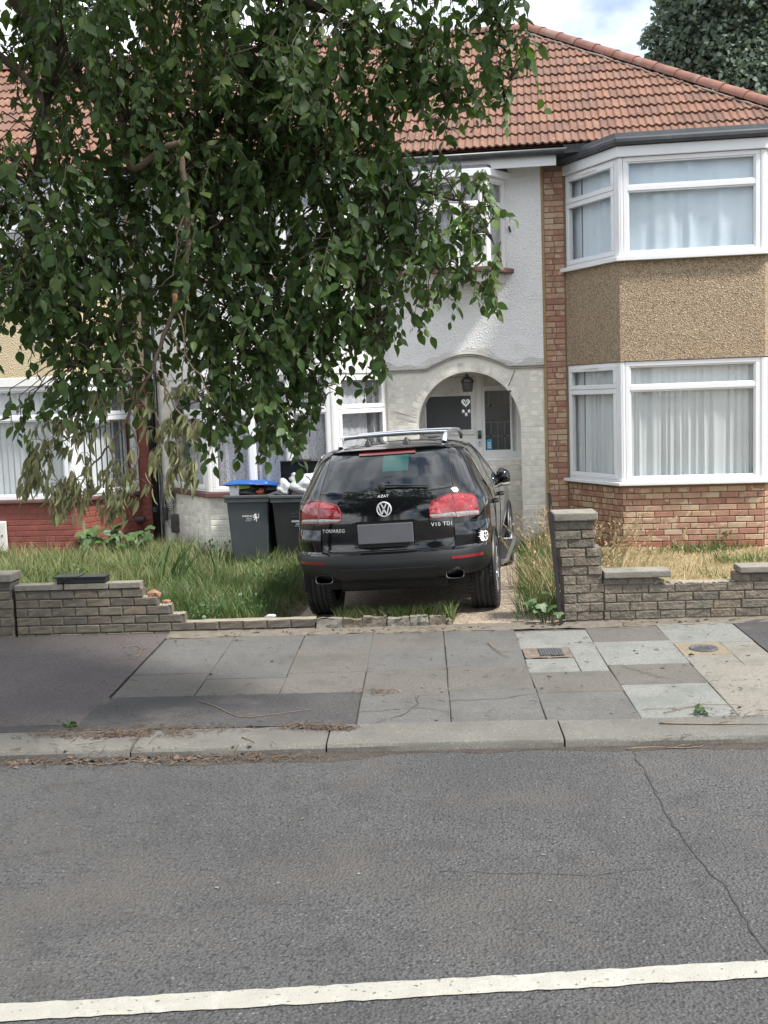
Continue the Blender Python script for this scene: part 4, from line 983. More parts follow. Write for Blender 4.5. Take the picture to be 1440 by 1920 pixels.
# ---------------------------------------------------------------- red and cream neighbour
nh = thing('house', 'neighbouring terraced house with red painted brick below cream pebbledash', 'house', (-7.5, 14.9, 0))
nb = bay_geo(-8.30, -7.65, -6.0, -5.42, YW, YF)
g = MB(); g.box(-10.6, YW, -.2, -5.26, YW+.2, 2.44); g.build('wall', MT['red_paint'], nh)
g = MB(); g.box(-10.6, YW-.012, 2.44, -5.26, YW+.2, 5.1); g.build('upper_wall', MT['cream_dash'], nh)
g = MB(); g.box(-10.4, 16, -.2, -5.3, 16.1, 5); g.build('rear_wall', MT['room'], nh)
bay_windows(nh, nb, .895, 2.40, 1.98, vent=False)
bay_windows(nh, nb, 3.70, 4.885, 4.45, vent=False, front_mull=(.5,))
bay_band(nh, nb, .85, .892, MT['sill_red'], 'window_sill', .06, .006)
bay_band(nh, nb, 3.64, 3.698, WHT, 'window_sill', .07, .006)
bay_band(nh, nb, 2.52, 3.638, MT['cream_dash'], 'pebbledash_panel', .02)
bay_band(nh, nb, 2.403, 2.52, MT['old_white'], 'lintel_board', .03, .006)
bay_band(nh, nb, 4.888, 5.0, WHT, 'fascia_board', .05, .006)
g = MB(); g.prism([*offset_bay(nb, .09), (-5.3,15.0), (-8.4,15.0)], 5.003, 5.07); g.build('bay_roof', MT['bay_felt'], nh)
st3 = []
for (p, r_) in ((nb[0], nb[1]), (nb[1], nb[2]), (nb[2], nb[3])):
    F2, Ln = wall_frame(p, r_); ang = math.atan2(F2[1][1], F2[1][0]); P = lambda s, z, F2=F2: (F2[0][0]+F2[1][0]*s, F2[0][1]+F2[1][1]*s, z)
    g = MB(); g.fbox(F2, 0, Ln, -.1, -.001, -.2, .848); g.build('bay_wall', MT['red_paint'], nh)
    if p is nb[0]: continue
    for k in range(11): lay(nh, P, ang, .003, Ln-.003, .02+k*.0752, .0952+k*.0752, .226, MT['red_paint'], .0035, off=(k % 2)*.113, mort=.008, jit=.0012, seed=600+k, store=st3)
for k in range(32): lay(nh, lambda s, z: (s, YW-.001, z), 0, -5.42, -5.262, .02+k*.0752, .0952+k*.0752, .226, MT['red_paint'], .0035, off=(k % 2)*.113, mort=.008, jit=.001, seed=650+k, store=st3)
join_spill(nh)
ib = offset_bay(nb, -.10)
for z in (.86, 2.46, 3.66, 4.90):
    g = MB(); g.prism([*ib], z, z+.03); g.build('floor_board', MT['room'], nh)
g = MB(); g.box(-8.1, 14.70, .9, -5.64, 14.74, 5.0); g.build('dark_room_panel', MT['room'], nh)
vb = thing('vertical_blind', 'pale vertical slat blind in the front of the neighbouring bay', 'blind', (-6.8, 14.05, .95))
q = random.Random(9)
for i in range(19):
    x = -7.58+i*.085; g = MB(); a = R(14+q.uniform(-6, 6)); hw = .042
    dx, dy = hw*math.cos(a), hw*math.sin(a); g.grid(lambda u, v: (x+lerp(-dx, dx, u), YF+.13+lerp(-dy, dy, u)-.006*math.sin(u*math.pi), lerp(.93, 2.37, v)), 3, 1); g.build('slat', MT['blind'], vb, True)
g = MB(); g.box(-7.62,YF+.11,2.375,-6.0,YF+.15,2.41); g.build('head_rail', MT['old_white'], vb)
vb2 = thing('vertical_blind', 'pale vertical slat blind in the angled side pane of the neighbouring bay', 'blind', (-5.75, 14.5, .95))
F2, Ln = wall_frame(nb[2], nb[3])
for i in range(11):
    s = .06+i*.093; g = MB(); a = q.uniform(-.1, .1)
    g.grid(lambda u, v: (F2[0][0]+F2[1][0]*(s+.085*u)-F2[2][0]*(.14+.02*u), F2[0][1]+F2[1][1]*(s+.085*u)-F2[2][1]*(.14+.02*u), lerp(.93, 2.37, v)), 2, 1); g.build('slat', MT['blind'], vb2, True)
list(net_bay(nb, 3.72, 4.86, MT['net'], ['white net curtain in the far upper pane of the neighbouring bay','white net curtain in the upper front of the neighbouring bay','white net curtain in the near upper pane of the neighbouring bay'], 6, .014, 95, .12, 'net_curtain'))

# ---------------------------------------------------------------- roofs
ER, EZ, TP = 14.43, 5.205, .70          # eave line, its height, slope
HX, RY = .13, 18.05                     # ridge end, ridge line
def rz(y): return EZ+TP*(y-ER)
def tile_mesh(mat):
    prof = []; n = 12; wd = .192
    for i in range(n+1):
        x = -wd/2+wd*i/n; k = (i/n*2) % 1.0
        h = .004+.021*max(0, math.sin(k*math.pi))**.8 if k < .62 else .004
        h = .004+.022*math.sin(min(1, k/.62)*math.pi) if k < .62 else .004
        prof.append((x, h))
    mb = MB(); c, s = math.cos(math.atan(TP)), math.sin(math.atan(TP)); ln = .385; lift = .034
    def pt(x, v, h): # along slope v, normal h (slab lifted at its lower edge)
        return (x, v*c-h*s, v*s+h*c)
    for i, (x, h) in enumerate(prof):
        mb.V(pt(x, 0, h+lift)); mb.V(pt(x, ln, h+.004)); mb.V(pt(x, .0, h+lift-.022))
    for i in range(n):
        a = 3*i; mb.f.append((a, a+3, a+4, a+1)); mb.f.append((a+2, a+5, a+3, a))
    me = mb.mesh('roof_tile', mat, False); return me
tm = tile_mesh(MT['roof_tile'])
cs = math.cos(math.atan(TP))
def roof(house, xa, xb, hip, limit_seen, name='roof'):
    g = MB()
    if hip: g.add([(xa,ER,rz(ER)-.02),(xb,ER,rz(ER)-.02),(HX,RY,rz(RY)-.02),(xa,RY,rz(RY)-.02),(xb,RY+3.6,rz(ER)-.02),(xa,RY+3.6,rz(ER)-.02)], [(0,1,2,3),(1,4,2),(3,2,4,5)])
    else: g.add([(xa,ER,rz(ER)-.02),(xb,ER,rz(ER)-.02),(xb,RY,rz(RY)-.02),(xa,RY,rz(RY)-.02),(xa,RY+3.6,rz(ER)-.02),(xb,RY+3.6,rz(ER)-.02)], [(0,1,2,3),(3,2,5,4)])
    ro = g.build(name, MT['roof_felt'], house)
    cand = []; nrow = 13; gau = (RY-ER)/cs/nrow
    q = random.Random(17)
    for k in range(nrow):
        y = ER-.02+gau*cs*k; x = xb-.096 if not hip else xa+.096
        while (x > xa-.0 if not hip else x < xb+.2):
            if (not hip) or x < HX+(RY-y)-.02: cand.append((x+ (0 if k % 2 else 0), y, k))
            x += (-.192 if not hip else .192)
    return ro, cand
def put_tiles(ro, cand, keep):
    q = random.Random(5); keepers = sorted(cand, key=keep)[:300]; rest = sorted(cand, key=keep)[300:]
    for (x, y, k) in keepers:
        o = piece('roof_tile', tm, ro, (x, y, rz(y)+q.uniform(-.002, .003)), (q.uniform(-.006, .006), q.uniform(-.006, .006), q.uniform(-.005, .005)))
    if rest:
        vs, fs, rr = [], [], []; base = [tuple(v.co) for v in tm.vertices]; pf = [tuple(p.vertices) for p in tm.polygons]
        for (x, y, k) in rest:
            b = len(vs); r_ = q.random(); vs += [(x+v[0], y+v[1], rz(y)+v[2]) for v in base]; fs += [tuple(i+b for i in f) for f in pf]; rr += [r_]*len(base)
        mb = MB(); mb.v, mb.f, mb.r = vs, fs, rr; o = mb.build('roof_tiles', MT['roof_tile'], ro); o['kind'] = 'stuff'
ro, cand = roof(rh, .26, 3.75, True, 300); put_tiles(ro, cand, lambda c: c[0]*.1+c[2]*.01)
def bonnet(ro, p, d, rad, ln, mat, nm='hip_tile'):
    z = Vector((0, 0, 1)); d = d.normalized(); sd_ = d.cross(z).normalized(); u_ = sd_.cross(d)
    mb = MB(); q = random.Random(int(p.x*100)); n = 8
    for (t_, k) in ((0, 1.06), (.08*ln, 1.0), (ln, .93)):
        for i in range(n+1):
            a = math.pi*i/n; v = p+d*t_+sd_*math.cos(a)*rad*k+u_*(math.sin(a)*rad*k*.95)
            mb.V(v)
    for j in range(2):
        for i in range(n): a = j*(n+1)+i; mb.f.append((a, a+1, a+n+2, a+n+1))
    mb.f.append(tuple(range(n, -1, -1)))
    o = mb.build(nm, mat, ro, True); smooth_by_angle(o, 50)
hp0, hp1 = Vector((3.73, 14.45, rz(14.45)+.03)), Vector((HX, RY, rz(RY)+.03)); hd = hp1-hp0
nt_ = 14
for i in range(nt_): bonnet(ro, hp0+hd*(i/nt_), hd, .115, hd.length/nt_*1.04, MT['ridge_tile'])
g = MB(); q = random.Random(6); side = hd.normalized().cross(Vector((0, 0, 1))).normalized()
for sg in (-1, 1):
    p3 = [hp0+hd*(i/60)+side*sg*(.115+q.uniform(-.008, .014))+Vector((0, 0, -.012+q.uniform(-.008, .008)))-Vector((0,.0,.03 if sg > 0 else .03)) for i in range(61)]
    g.tube(p3, [.014+q.uniform(-.005, .006) for _ in p3], 6)
g.build('hip_mortar', MT['ridge_mortar'], ro, True)
ro2, cand = roof(wh, -5.2, .26, False, 300); put_tiles(ro2, cand, lambda c: -c[0]*.1+c[2]*.04)
for i in range(12): bonnet(ro2, Vector((.12-.45*i, RY, rz(RY)+.0)), Vector((-1, 0, 0)), .12, .46, MT['ridge_tile'], 'ridge_tile')
ro3, cand = roof(nh, -10.4, -5.2, False, 300); put_tiles(ro3, cand, lambda c: abs(c[0]+7)*.1+abs(c[2]-5)*.05)
for i in range(11): bonnet(ro3, Vector((-5.28-.45*i, RY, rz(RY)+.0)), Vector((-1, 0, 0)), .12, .46, MT['ridge_tile'], 'ridge_tile')
# eaves: soffit, fascia and gutter of the terrace, house by house
for hs, a, b, mb_end in ((wh, -5.18, .26, True), (nh, -10.4, -5.22, False)):
    g = MB(); g.box(a, ER+.085, 4.965, b+(.20 if hs is wh else 0), ER+.105, 5.10); g.build('fascia_board', WHT, hs, bevel=.004)
    g = MB(); g.box(a, ER+.105, 5.06, b, YW+.05, 5.085); g.build('soffit_board', WHT, hs)
    g = MB(); n = 8
    for i in range(2):
        for j in range(n+1):
            th = math.pi*j/n; g.V(((a, b+.33)[i], ER+.03+.058*math.cos(th), 5.155-.062*math.sin(th)))
    for j in range(n): g.f.append((j, j+1, n+1+j+1, n+1+j))
    o = g.build('gutter', MT['gutter'], hs, True); sol = o.modifiers.new('thickness', 'SOLIDIFY'); sol.thickness = .006
    g = MB(); g.box(a, ER+.05, 5.10, b+.34, ER+.12, 5.235); g.build('eaves_board', MT['black_plastic'], hs)
g = MB(); g.box(.55, ER-.018, 5.092, 3.8, ER+.118, 5.192)
g.box(.262, ER+.052, 5.192, 3.8, ER+.118, 5.238); g.build('eaves_board', MT['black_plastic'], rh)
# chimneys
def chimney(parent, x0, x1, y0, y1, z0, z1):
    g = MB(); g.box(x0+.01, y0+.01, z0, x1-.01, y1-.01, z1-.02); ch = g.build('chimney', MT['mortar'], parent)
    n = int((z1-z0)/.076)
    for k in range(n):
        z = z0+k*.076; ex = .03 if k >= n-3 else 0
        lay(ch, lambda s, zz: (s, y0+.02-ex, zz), 0, x0-ex, x1+ex, z, z+.076, .226, MT['brick'], .03, off=(k % 2)*.113, mort=.011, seed=700+k)
        lay(ch, lambda s, zz: (x1-.02+ex, s, zz), math.pi/2, y0-ex, y1+ex, z, z+.076, .226, MT['brick'], .03, off=(k % 2)*.113, mort=.011, seed=730+k)
    for i in range(2):
        g = MB(); cx_ = lerp(x0, x1, .3+.4*i); g.lathe([(z1,.13),(z1+.04,.12),(z1+.35,.1),(z1+.36,.12),(z1+.40,.12),(z1+.40,.09),(z1+.3,.085)], (cx_, (y0+y1)/2, 0), 'z', 14); g.build('chimney_pot', MT['ridge_tile'], ch, True)
chimney(wh, -6.05, -5.15, 17.9, 18.6, 7.4, 9.2)

# pipe, cables and boxes between the houses
g = MB(); g.tube([(-5.215,YW-.06,-.02),(-5.215,YW-.06,4.75),(-5.215,ER+.12,5.02)], .04, 10)
pp = g.build('downpipe', MT['black_plastic'], None, True); tag(pp, 'black downpipe running down the joint between red and white houses', 'downpipe')
for z in (.6,1.9,3.2,4.4):
    g = MB(); g.lathe([(z,.0405),(z,.05),(z+.07,.05),(z+.07,.0405)], (-5.215,YW-.06,0), 'z', 10); g.build('collar', MT['black_plastic'], pp)
cb = thing('cable_bundle', 'loose black cables coiled down the white wall beside the downpipe', 'cables', (-5.08, YW-.06, .6))
q = random.Random(8)
for k in range(3):
    g = MB(); g.tube([(-5.13+.018*k+q.uniform(-.006,.006), YW-.045, z) for z in [0,.3,.6,1.0,1.5,2.2,3.0,4.2]], .007, 5); g.build('cable', MT['black_plastic'], cb, True)
for k in range(4):
    g = MB(); c = (-5.01+.008*k, YW-.06, .82-.02*k); g.tube([(c[0]+(.055+.007*k)*math.cos(a*.42), c[1]-.004*k, c[2]+(.12+.012*k)*math.sin(a*.42)) for a in range(16)], .005, 5); g.build('cable_loop', MT['black_plastic'], cb, True)
g = MB(); g.tube([(-4.95,YW-.05,.9),(-4.94,YW-.06,.5),(-4.98,YW-.06,.32),(-5.08,YW-.05,.55)], .005, 5); g.build('cable', MT['black_plastic'], cb, True)
g = MB(); g.box(-5.10,YW-.09,.48,-5.035,YW-.03,.66); tag(g.build('junction_box', MT['black_plastic'], None, bevel=.008), 'small black junction box on the cables beside the downpipe', 'junction box')
tb = thing('terminal_box', 'larger brown plastic box on the white wall left of the bay', 'utility box', (-4.93, YW-.06, .42))
g = MB(); g.box(-4.985,YW-.11,.30,-4.83,YW-.012,.56); g.build('case', MT['brown_box'], tb, bevel=.02)
g = MB(); g.box(-4.975,YW-.116,.44,-4.84,YW-.108,.455); g.build('ridge', MT['black_plastic'], tb)
g = MB(); g.tube([(-5.50,YW-.0,.50),(-5.50,YW-.09,.50)], .05, 14); g.tube([(-5.50,YW-.09,.50),(-5.37,YW-.09,.50)], .048, 12); tag(g.build('waste_pipe', MT['brown_box'], None), 'stubby brown waste pipe sticking out of the red wall', 'pipe')
mb_ = thing('meter_box', 'white electricity meter box on the red wall at the left edge', 'meter box', (-7.1, YF-.04, .25))
g = MB(); g.box(-7.35,YF-.055,.19,-6.965,YF-.012,.615); g.build('case', MT['meter_box'], mb_, bevel=.012)
g = MB(); g.box(-7.33,YF-.064,.21,-6.985,YF-.0555,.595); g.build('door', MT['meter_box'], mb_, bevel=.006)
g = MB(); g.tube([(-7.02,YF-.064,.42),(-7.02,YF-.07,.42)], .012, 8); g.build('latch', MT['black_plastic'], mb_)
# ================================================================ the parked car (its own frame: x right, y forward from the rear axle, z up)
car = thing('parked_car', 'black four wheel drive car parked nose in on the driveway', 'car', (-1.228, 10.83, -.046))
car.rotation_euler = (Matrix.Rotation(R(-2.1), 3, 'Z') @ Matrix.Rotation(R(-.5), 3, 'X') @ Matrix.Rotation(R(-2.2), 3, 'Y')).to_euler()
WL[car.name] = Vector((0, 0, 0))          # children live in the car's own frame
ZT = [.30,.40,.48,.55,.62,.68,.705,.73,.80,.90,1.0,1.08,1.15,1.20,1.235,1.28,1.38,1.48,1.56,1.605,1.64,1.665]
YRt = [-.25,-.62,-.935,-.965,-.978,-.978,-.972,-.935,-.925,-.932,-.934,-.925,-.905,-.885,-.862,-.832,-.745,-.652,-.575,-.528,-.475,-.43]
Wt = [.82,.855,.882,.898,.908,.915,.918,.920,.926,.930,.930,.928,.918,.902,.884,.862,.820,.780,.744,.716,.672,.60]
YFt = [3.45,3.62,3.72,3.76,3.78,3.78,3.77,3.76,3.74,3.70,3.55,3.10,2.45,2.06,1.98,1.90,1.68,1.45,1.22,1.08,.95,.80]
NRt = [2.9,2.9,2.9,2.9,2.9,2.9,2.9,2.85,2.8,2.65,2.55,2.5,2.6,2.6,2.65,2.7,2.7,2.7,2.7,2.6,2.6,2.5]
_oc = {}
def outline(z):
    z = round(z, 4)
    if z in _oc: return _oc[z]
    yr, w_, yf, n = (float(np.interp(z, ZT, t)) for t in (YRt, Wt, YFt, NRt))
    Lr = .60 if z < 1.0 else lerp(.60, .50, min(1, (z-1)/.5)); Lf = .75
    pts = []
    for i in range(41):
        p = math.pi/2*(i/40)**1.0; x = w_*math.sin(p)**(2/n); y = yr+Lr-Lr*math.cos(p)**(2/n); pts.append((x, y))
    y0, y1 = yr+Lr, yf-Lf
    for i in range(1, 30):
        t = i/30; y = lerp(y0, y1, t); pts.append((w_*(1+.006*math.sin(t*math.pi)), y))
    for i in range(0, 19):
        p = math.pi/2*(1-i/18); x = w_*math.sin(p)**(2/2.6); y = yf-Lf+Lf*math.cos(p)**(2/2.6); pts.append((x, y))
    P = np.array(pts); d = np.concatenate([[0], np.cumsum(np.hypot(*(P[1:]-P[:-1]).T))])
    _oc[z] = (P, d); return _oc[z]
def SC(s, z):
    P, d = outline(z); a = abs(s); x = float(np.interp(a, d, P[:, 0])); y = float(np.interp(a, d, P[:, 1]))
    return Vector((x if s >= 0 else -x, y, z))
def s_x(x, z):
    P, d = outline(z); return math.copysign(float(np.interp(abs(x), P[:41, 0], d[:41])), x)
def s_y(y, z):
    P, d = outline(z); return float(np.interp(y, P[:, 1], d))
def SN(s, z):
    a = SC(s+.004, z)-SC(s-.004, z); b = SC(s, z+.004)-SC(s, z-.004); n = a.cross(b); return n.normalized()
def patch(fn, nu, nv, off, skirt=.012, mb=None):
    """fn(a,b) -> (s,z) on the body surface; raised by off with a skirt back to the body"""
    mb = mb or MB(); b0 = len(mb.v); P = {}
    for i in range(nu+1):
        for j in range(nv+1):
            s, z = fn(i/nu, j/nv); o_ = off(i/nu, j/nv) if callable(off) else off
            P[i, j] = mb.V(SC(s, z)+SN(s, z)*o_)
    for i in range(nu):
        for j in range(nv): mb.f.append((P[i, j], P[i+1, j], P[i+1, j+1], P[i, j+1]))
    rim = [(i, 0) for i in range(nu)]+[(nu, j) for j in range(nv)]+[(i, nv) for i in range(nu, 0, -1)]+[(0, j) for j in range(nv, 0, -1)]
    base = len(mb.v)
    for (i, j) in rim:
        s, z = fn(i/nu, j/nv); mb.V(SC(s, z)+SN(s, z)*(-skirt))
    m_ = len(rim)
    for k in range(m_):
        a, b = rim[k], rim[(k+1) % m_]; mb.f.append((base+k, base+(k+1) % m_, P[b], P[a]))
    return mb
def mirror_fn(fn): return lambda a, b: (lambda q: (-q[0], q[1]))(fn(1-a, b))
# ---- body shell with cut wheel arches
zs = [.30,.36,.42,.48,.52,.55,.58,.62,.65,.68,.695,.705,.718,.73,.76,.80,.85,.90,.95,1.0,1.04,1.08,1.12,1.15,1.18,1.205,1.235,1.26,1.30,1.35,1.40,1.45,1.5,1.54,1.58,1.61,1.635,1.652,1.665]
g = MB(); rows = []
for z in zs:
    P, d = outline(z); idx = list(range(0, 41))+list(range(41, 70, 2))+list(range(70, len(P)))
    ring = [g.V((P[i][0], P[i][1], z)) for i in idx]+[g.V((-P[i][0], P[i][1], z)) for i in idx[::-1][1:-1]]
    rows.append(ring)
for a, b in zip(rows, rows[1:]):
    n = len(a)
    for i in range(n): g.f.append((a[i], a[(i+1) % n], b[(i+1) % n], b[i]))
g.f.append(tuple(rows[0][::-1]))
top = rows[-1]; n = len(top)
ctr = Vector((0, .35, 1.705)); last = top
for k, f in enumerate((.86, .66, .4, .15)):
    ring = []
    for i in top:
        v = Vector(g.v[i]); p = Vector((v.x*f, ctr.y+(v.y-ctr.y)*f, 1.665+(1.708-1.665)*(1-f**2.2)))
        ring.append(g.V(p))
    for i in range(n): g.f.append((last[i], last[(i+1) % n], ring[(i+1) % n], ring[i]))
    last = ring
g.f.append(tuple(last))
body = g.build('body', MT['car_paint'], car, True)
cutters = []
for y in (0, 2.855):
    for sx in (-1, 1):
        c = MB(); c.lathe([(-.34,.0),(-.34,.415),(.34,.415),(.34,0)], (sx*.95, y, .372), 'x', 40); cutters.append(c.build('cutter', None))
for c in cutters:
    b = body.modifiers.new('arch', 'BOOLEAN'); b.object = c; b.operation = 'DIFFERENCE'; b.solver = 'EXACT'
bpy.context.view_layer.update()
c_par = [(c, c.location.copy()) for c in cutters]
for c in cutters: c.matrix_world = car.matrix_basis
bpy.context.view_layer.update()
dg = bpy.context.evaluated_depsgraph_get(); me = bpy.data.meshes.new_from_object(body.evaluated_get(dg))
body.modifiers.clear(); body.data = me; smooth_by_angle(body, 32)
for c in cutters: bpy.data.objects.remove(c)
if not me.materials: me.materials.append(MT['car_paint'])
def cpart(mb, name, mat, parent=None, smooth=True, bevel=0, ang=35):
    o = mb.build(name, mat, parent or car, False, bevel)
    if smooth: smooth_by_angle(o, ang)
    return o
WLc = lambda o: o
# ---- tailgate: lower metal and glass
def tg_w(z): return .612+.012*math.sin((z-.72)*3)
tgl = lambda a, b: (lambda z: (s_x(lerp(-tg_w(z), tg_w(z), a)*(1-.10*max(0, (.80-z)/.07)**2), z), z))(lerp(.728, 1.243, b))
tail = cpart(patch(tgl, 30, 22, .006), 'tailgate', MT['car_paint'])
# recess round the number plate: a raised surround with a slot
def recess(a, b):
    z = lerp(.765, 1.012, b); w_ = lerp(.255, .325, 1-b) if False else lerp(.30, .272, b); return (s_x(lerp(-w_, w_, a), z), z)
cpart(patch(recess, 12, 6, .0072), 'plate_recess', MT['under'], tail)
g = MB(); c0 = SC(0, .895)+Vector((0, -.012, 0)); g.box(-.26, c0.y-.012, .800, .26, c0.y, .983); o = cpart(g, 'number_plate', MT['plate'], tail, False, .006)
g = patch(lambda a, b: (s_x(lerp(-.30, .30, a), lerp(1.008, 1.03, b)), lerp(1.008, 1.03, b)), 12, 2, .020); cpart(g, 'handle_strip', MT['car_paint'], tail)
for sx in (-1, 1):
    g = patch(lambda a, b: (lambda z: (s_x(sx*lerp(.268, .30, a if sx > 0 else 1-a), z), z))(lerp(.775, 1.0, b)), 2, 6, .012); cpart(g, 'recess_edge', MT['car_paint'], tail)
g = patch(lambda a, b: (lambda z: (s_x(lerp(-.54, .54, a), z), z))(lerp(.733, .752, b)), 20, 2, .016); cpart(g, 'tailgate_lip', MT['car_paint'], tail)
# glass
def gw(z): return lerp(.625, .560, (z-1.25)/.36)
gl_ = lambda a, b: (lambda z: (s_x(lerp(-gw(z), gw(z), a), z), z))(lerp(1.252+.018*0, 1.612, b))
def gl2(a, b):
    zb = 1.243+.022*abs(2*a-1)**2; z = lerp(zb+.004, 1.612, b); return (s_x(lerp(-gw(z), gw(z), a), z), z)
rear_glass = cpart(patch(gl2, 26, 18, .007), 'rear_window', MT['car_glass'])
g = patch(lambda a, b: (lambda z: (s_x(lerp(-.60, .60, a)*(1-.05*b), z), z))(lerp(1.616, 1.662, b)), 24, 4, lambda a, b: .045*(1-b*.8)*(1-abs(2*a-1)**6)); spo = cpart(g, 'roof_spoiler', MT['car_paint'])
g = patch(lambda a, b: (lambda z: (s_x(lerp(-.27, .27, a), z), z))(lerp(1.588, 1.611, b)), 14, 2, .018); cpart(g, 'high_brake_light', pm('dark_red_lens', (.10,.012,.012), rough=.15, coat=1), spo)
g = patch(lambda a, b: (lambda z: (s_x(lerp(-.03, .21, a), z), z))(lerp(1.44, 1.585, b)), 8, 6, .0078); cpart(g, 'teal_sun_shade', MT['teal'], rear_glass)
# wiper
wb_ = SC(0, 1.285)+SN(0, 1.285)*.02
g = MB(); g.lathe([(0,.0),(.012,.03),(.0,.036),(-.02,.03),(-.03,0)], (wb_.x-.02, wb_.y-.02, wb_.z+.02), 'y', 14); wi = cpart(g, 'rear_wiper', MT['black_plastic'])
g = MB(); pts = [SC(s_x(x, z), z)+SN(s_x(x, z), z)*.035 for x, z in ((-.02,1.305),(.12,1.30),(.26,1.292),(.41,1.283))]; g.tube(pts, [.013,.010,.008,.005], 6); cpart(g, 'wiper_arm', MT['bumper'], wi)
g = MB(); pts = [SC(s_x(x, z), z)+SN(s_x(x, z), z)*.016 for x, z in ((.10,1.291),(.25,1.284),(.40,1.275))]; g.tube(pts, .006, 5); cpart(g, 'wiper_blade', MT['under'], wi)
# gap lines between tailgate, wings and bumper
def seam(pts, r_=.0035, name='panel_gap', mat=None, off=.001):
    g = MB(); g.tube([SC(s, z)+SN(s, z)*off for s, z in pts], r_, 5); return cpart(g, name, mat or MT['under'])
for sx in (-1, 1):
    seam([(s_x(sx*(tg_w(z)+.008)*(1-.10*max(0, (.80-z)/.07)**2), z), z) for z in [.735,.76,.80,.9,1.0,1.1,1.2,1.24]])
    seam([(s_x(sx*(gw(z)+.008), z), z) for z in [1.245,1.3,1.4,1.5,1.6]], .005)
seam([(s_x(x, .723), .723) for x in np.linspace(-.58, .58, 20)], .005)
# bumper: gloss upper corners with ledge, matt lower
for sx in (-1, 1):
    f = lambda a, b: (lambda z: (lerp(s_x(.628, z), s_y(-.43, z), a), z))(lerp(.712, .938, b))
    f2 = f if sx > 0 else mirror_fn(f)
    bc = cpart(patch(f2, 22, 14, lambda a, b: .004+.020*math.sin(min(1, max(0, b))*math.pi)**1.2*(1-.35*abs(2*a-1))), 'bumper_corner', MT['car_paint'])
    seam([(sx*lerp(s_x(.628, .947), s_y(-.43, .947), t), .947+.006*t) for t in np.linspace(0, 1, 16)], .003)
def low(a, b):
    s1 = s_y(-.41, .6); z0 = .455+.0*a; t = 2*a-1
    ztop = .700-.018*abs(t)**3*0; zb = .470+.03*abs(t)**4
    z = lerp(zb, ztop, b); smax = s_y(-.415-.0*b, z); return (smax*t, z)
bl = cpart(patch(low, 56, 12, lambda a, b: .010+.016*math.sin(b*math.pi*.9)), 'lower_bumper', MT['bumper'])
g = patch(lambda a, b: (lambda z: (s_x(lerp(-.455, .455, a)*(1-.04*b), z), z))(lerp(.475, .578, b)), 24, 6, lambda a, b: .030+.016*b); cpart(g, 'lower_trim', MT['bumper'])
g = patch(lambda a, b: (lambda z: (s_x(lerp(-.46, .46, a), z), z))(lerp(.585, .592, b)), 24, 1, .026); cpart(g, 'trim_groove', MT['under'])
for sx in (-1, 1):
    f = lambda a, b: (lambda z: (lerp(s_x(.585, z), s_x(.845, z), a), z))(lerp(.625, .650, b))
    cpart(patch(f if sx > 0 else mirror_fn(f), 12, 3, .029), 'reflector', MT['reflector'])
# underside, silencer, exhaust tips
g = MB(); g.box(-.70,-.45,.31,.70,3.3,.46); cpart(g, 'underbody', MT['under'], None, False)
g = MB(); g.tube([(-.5,-.62,.40),(.5,-.62,.40)], .085, 12); cpart(g, 'silencer', MT['under'])
g = MB(); g.tube([(-.68,0,.33),(.68,0,.33)], .06, 8); cpart(g, 'rear_axle', MT['under'])
for sx in (-1, 1):
    g = MB(); N_ = 20
    for (y, k) in ((-.60,.9),(-.905,1),(-.915,1.02),(-.912,.93),(-.60,.86)):
        for i in range(N_):
            a = 2*math.pi*i/N_; ex = .58; cx_ = math.copysign(abs(math.cos(a))**ex, math.cos(a)); cz_ = math.copysign(abs(math.sin(a))**ex, math.sin(a))
            g.V((sx*.615+cx_*.083*k, y, .482+cz_*.040*k))
    for r_ in range(4):
        for i in range(N_): g.f.append((r_*N_+i, r_*N_+(i+1) % N_, (r_+1)*N_+(i+1) % N_, (r_+1)*N_+i))
    cpart(g, 'exhaust_tip', pm('dark_exhaust_%d' % (sx+1), (.16,.155,.15), rough=.3, metal=1))
    g = MB(); g.box(sx*.615-.07,-.72,.445,sx*.615+.07,-.70,.52); cpart(g, 'exhaust_baffle', MT['under'], None, False)
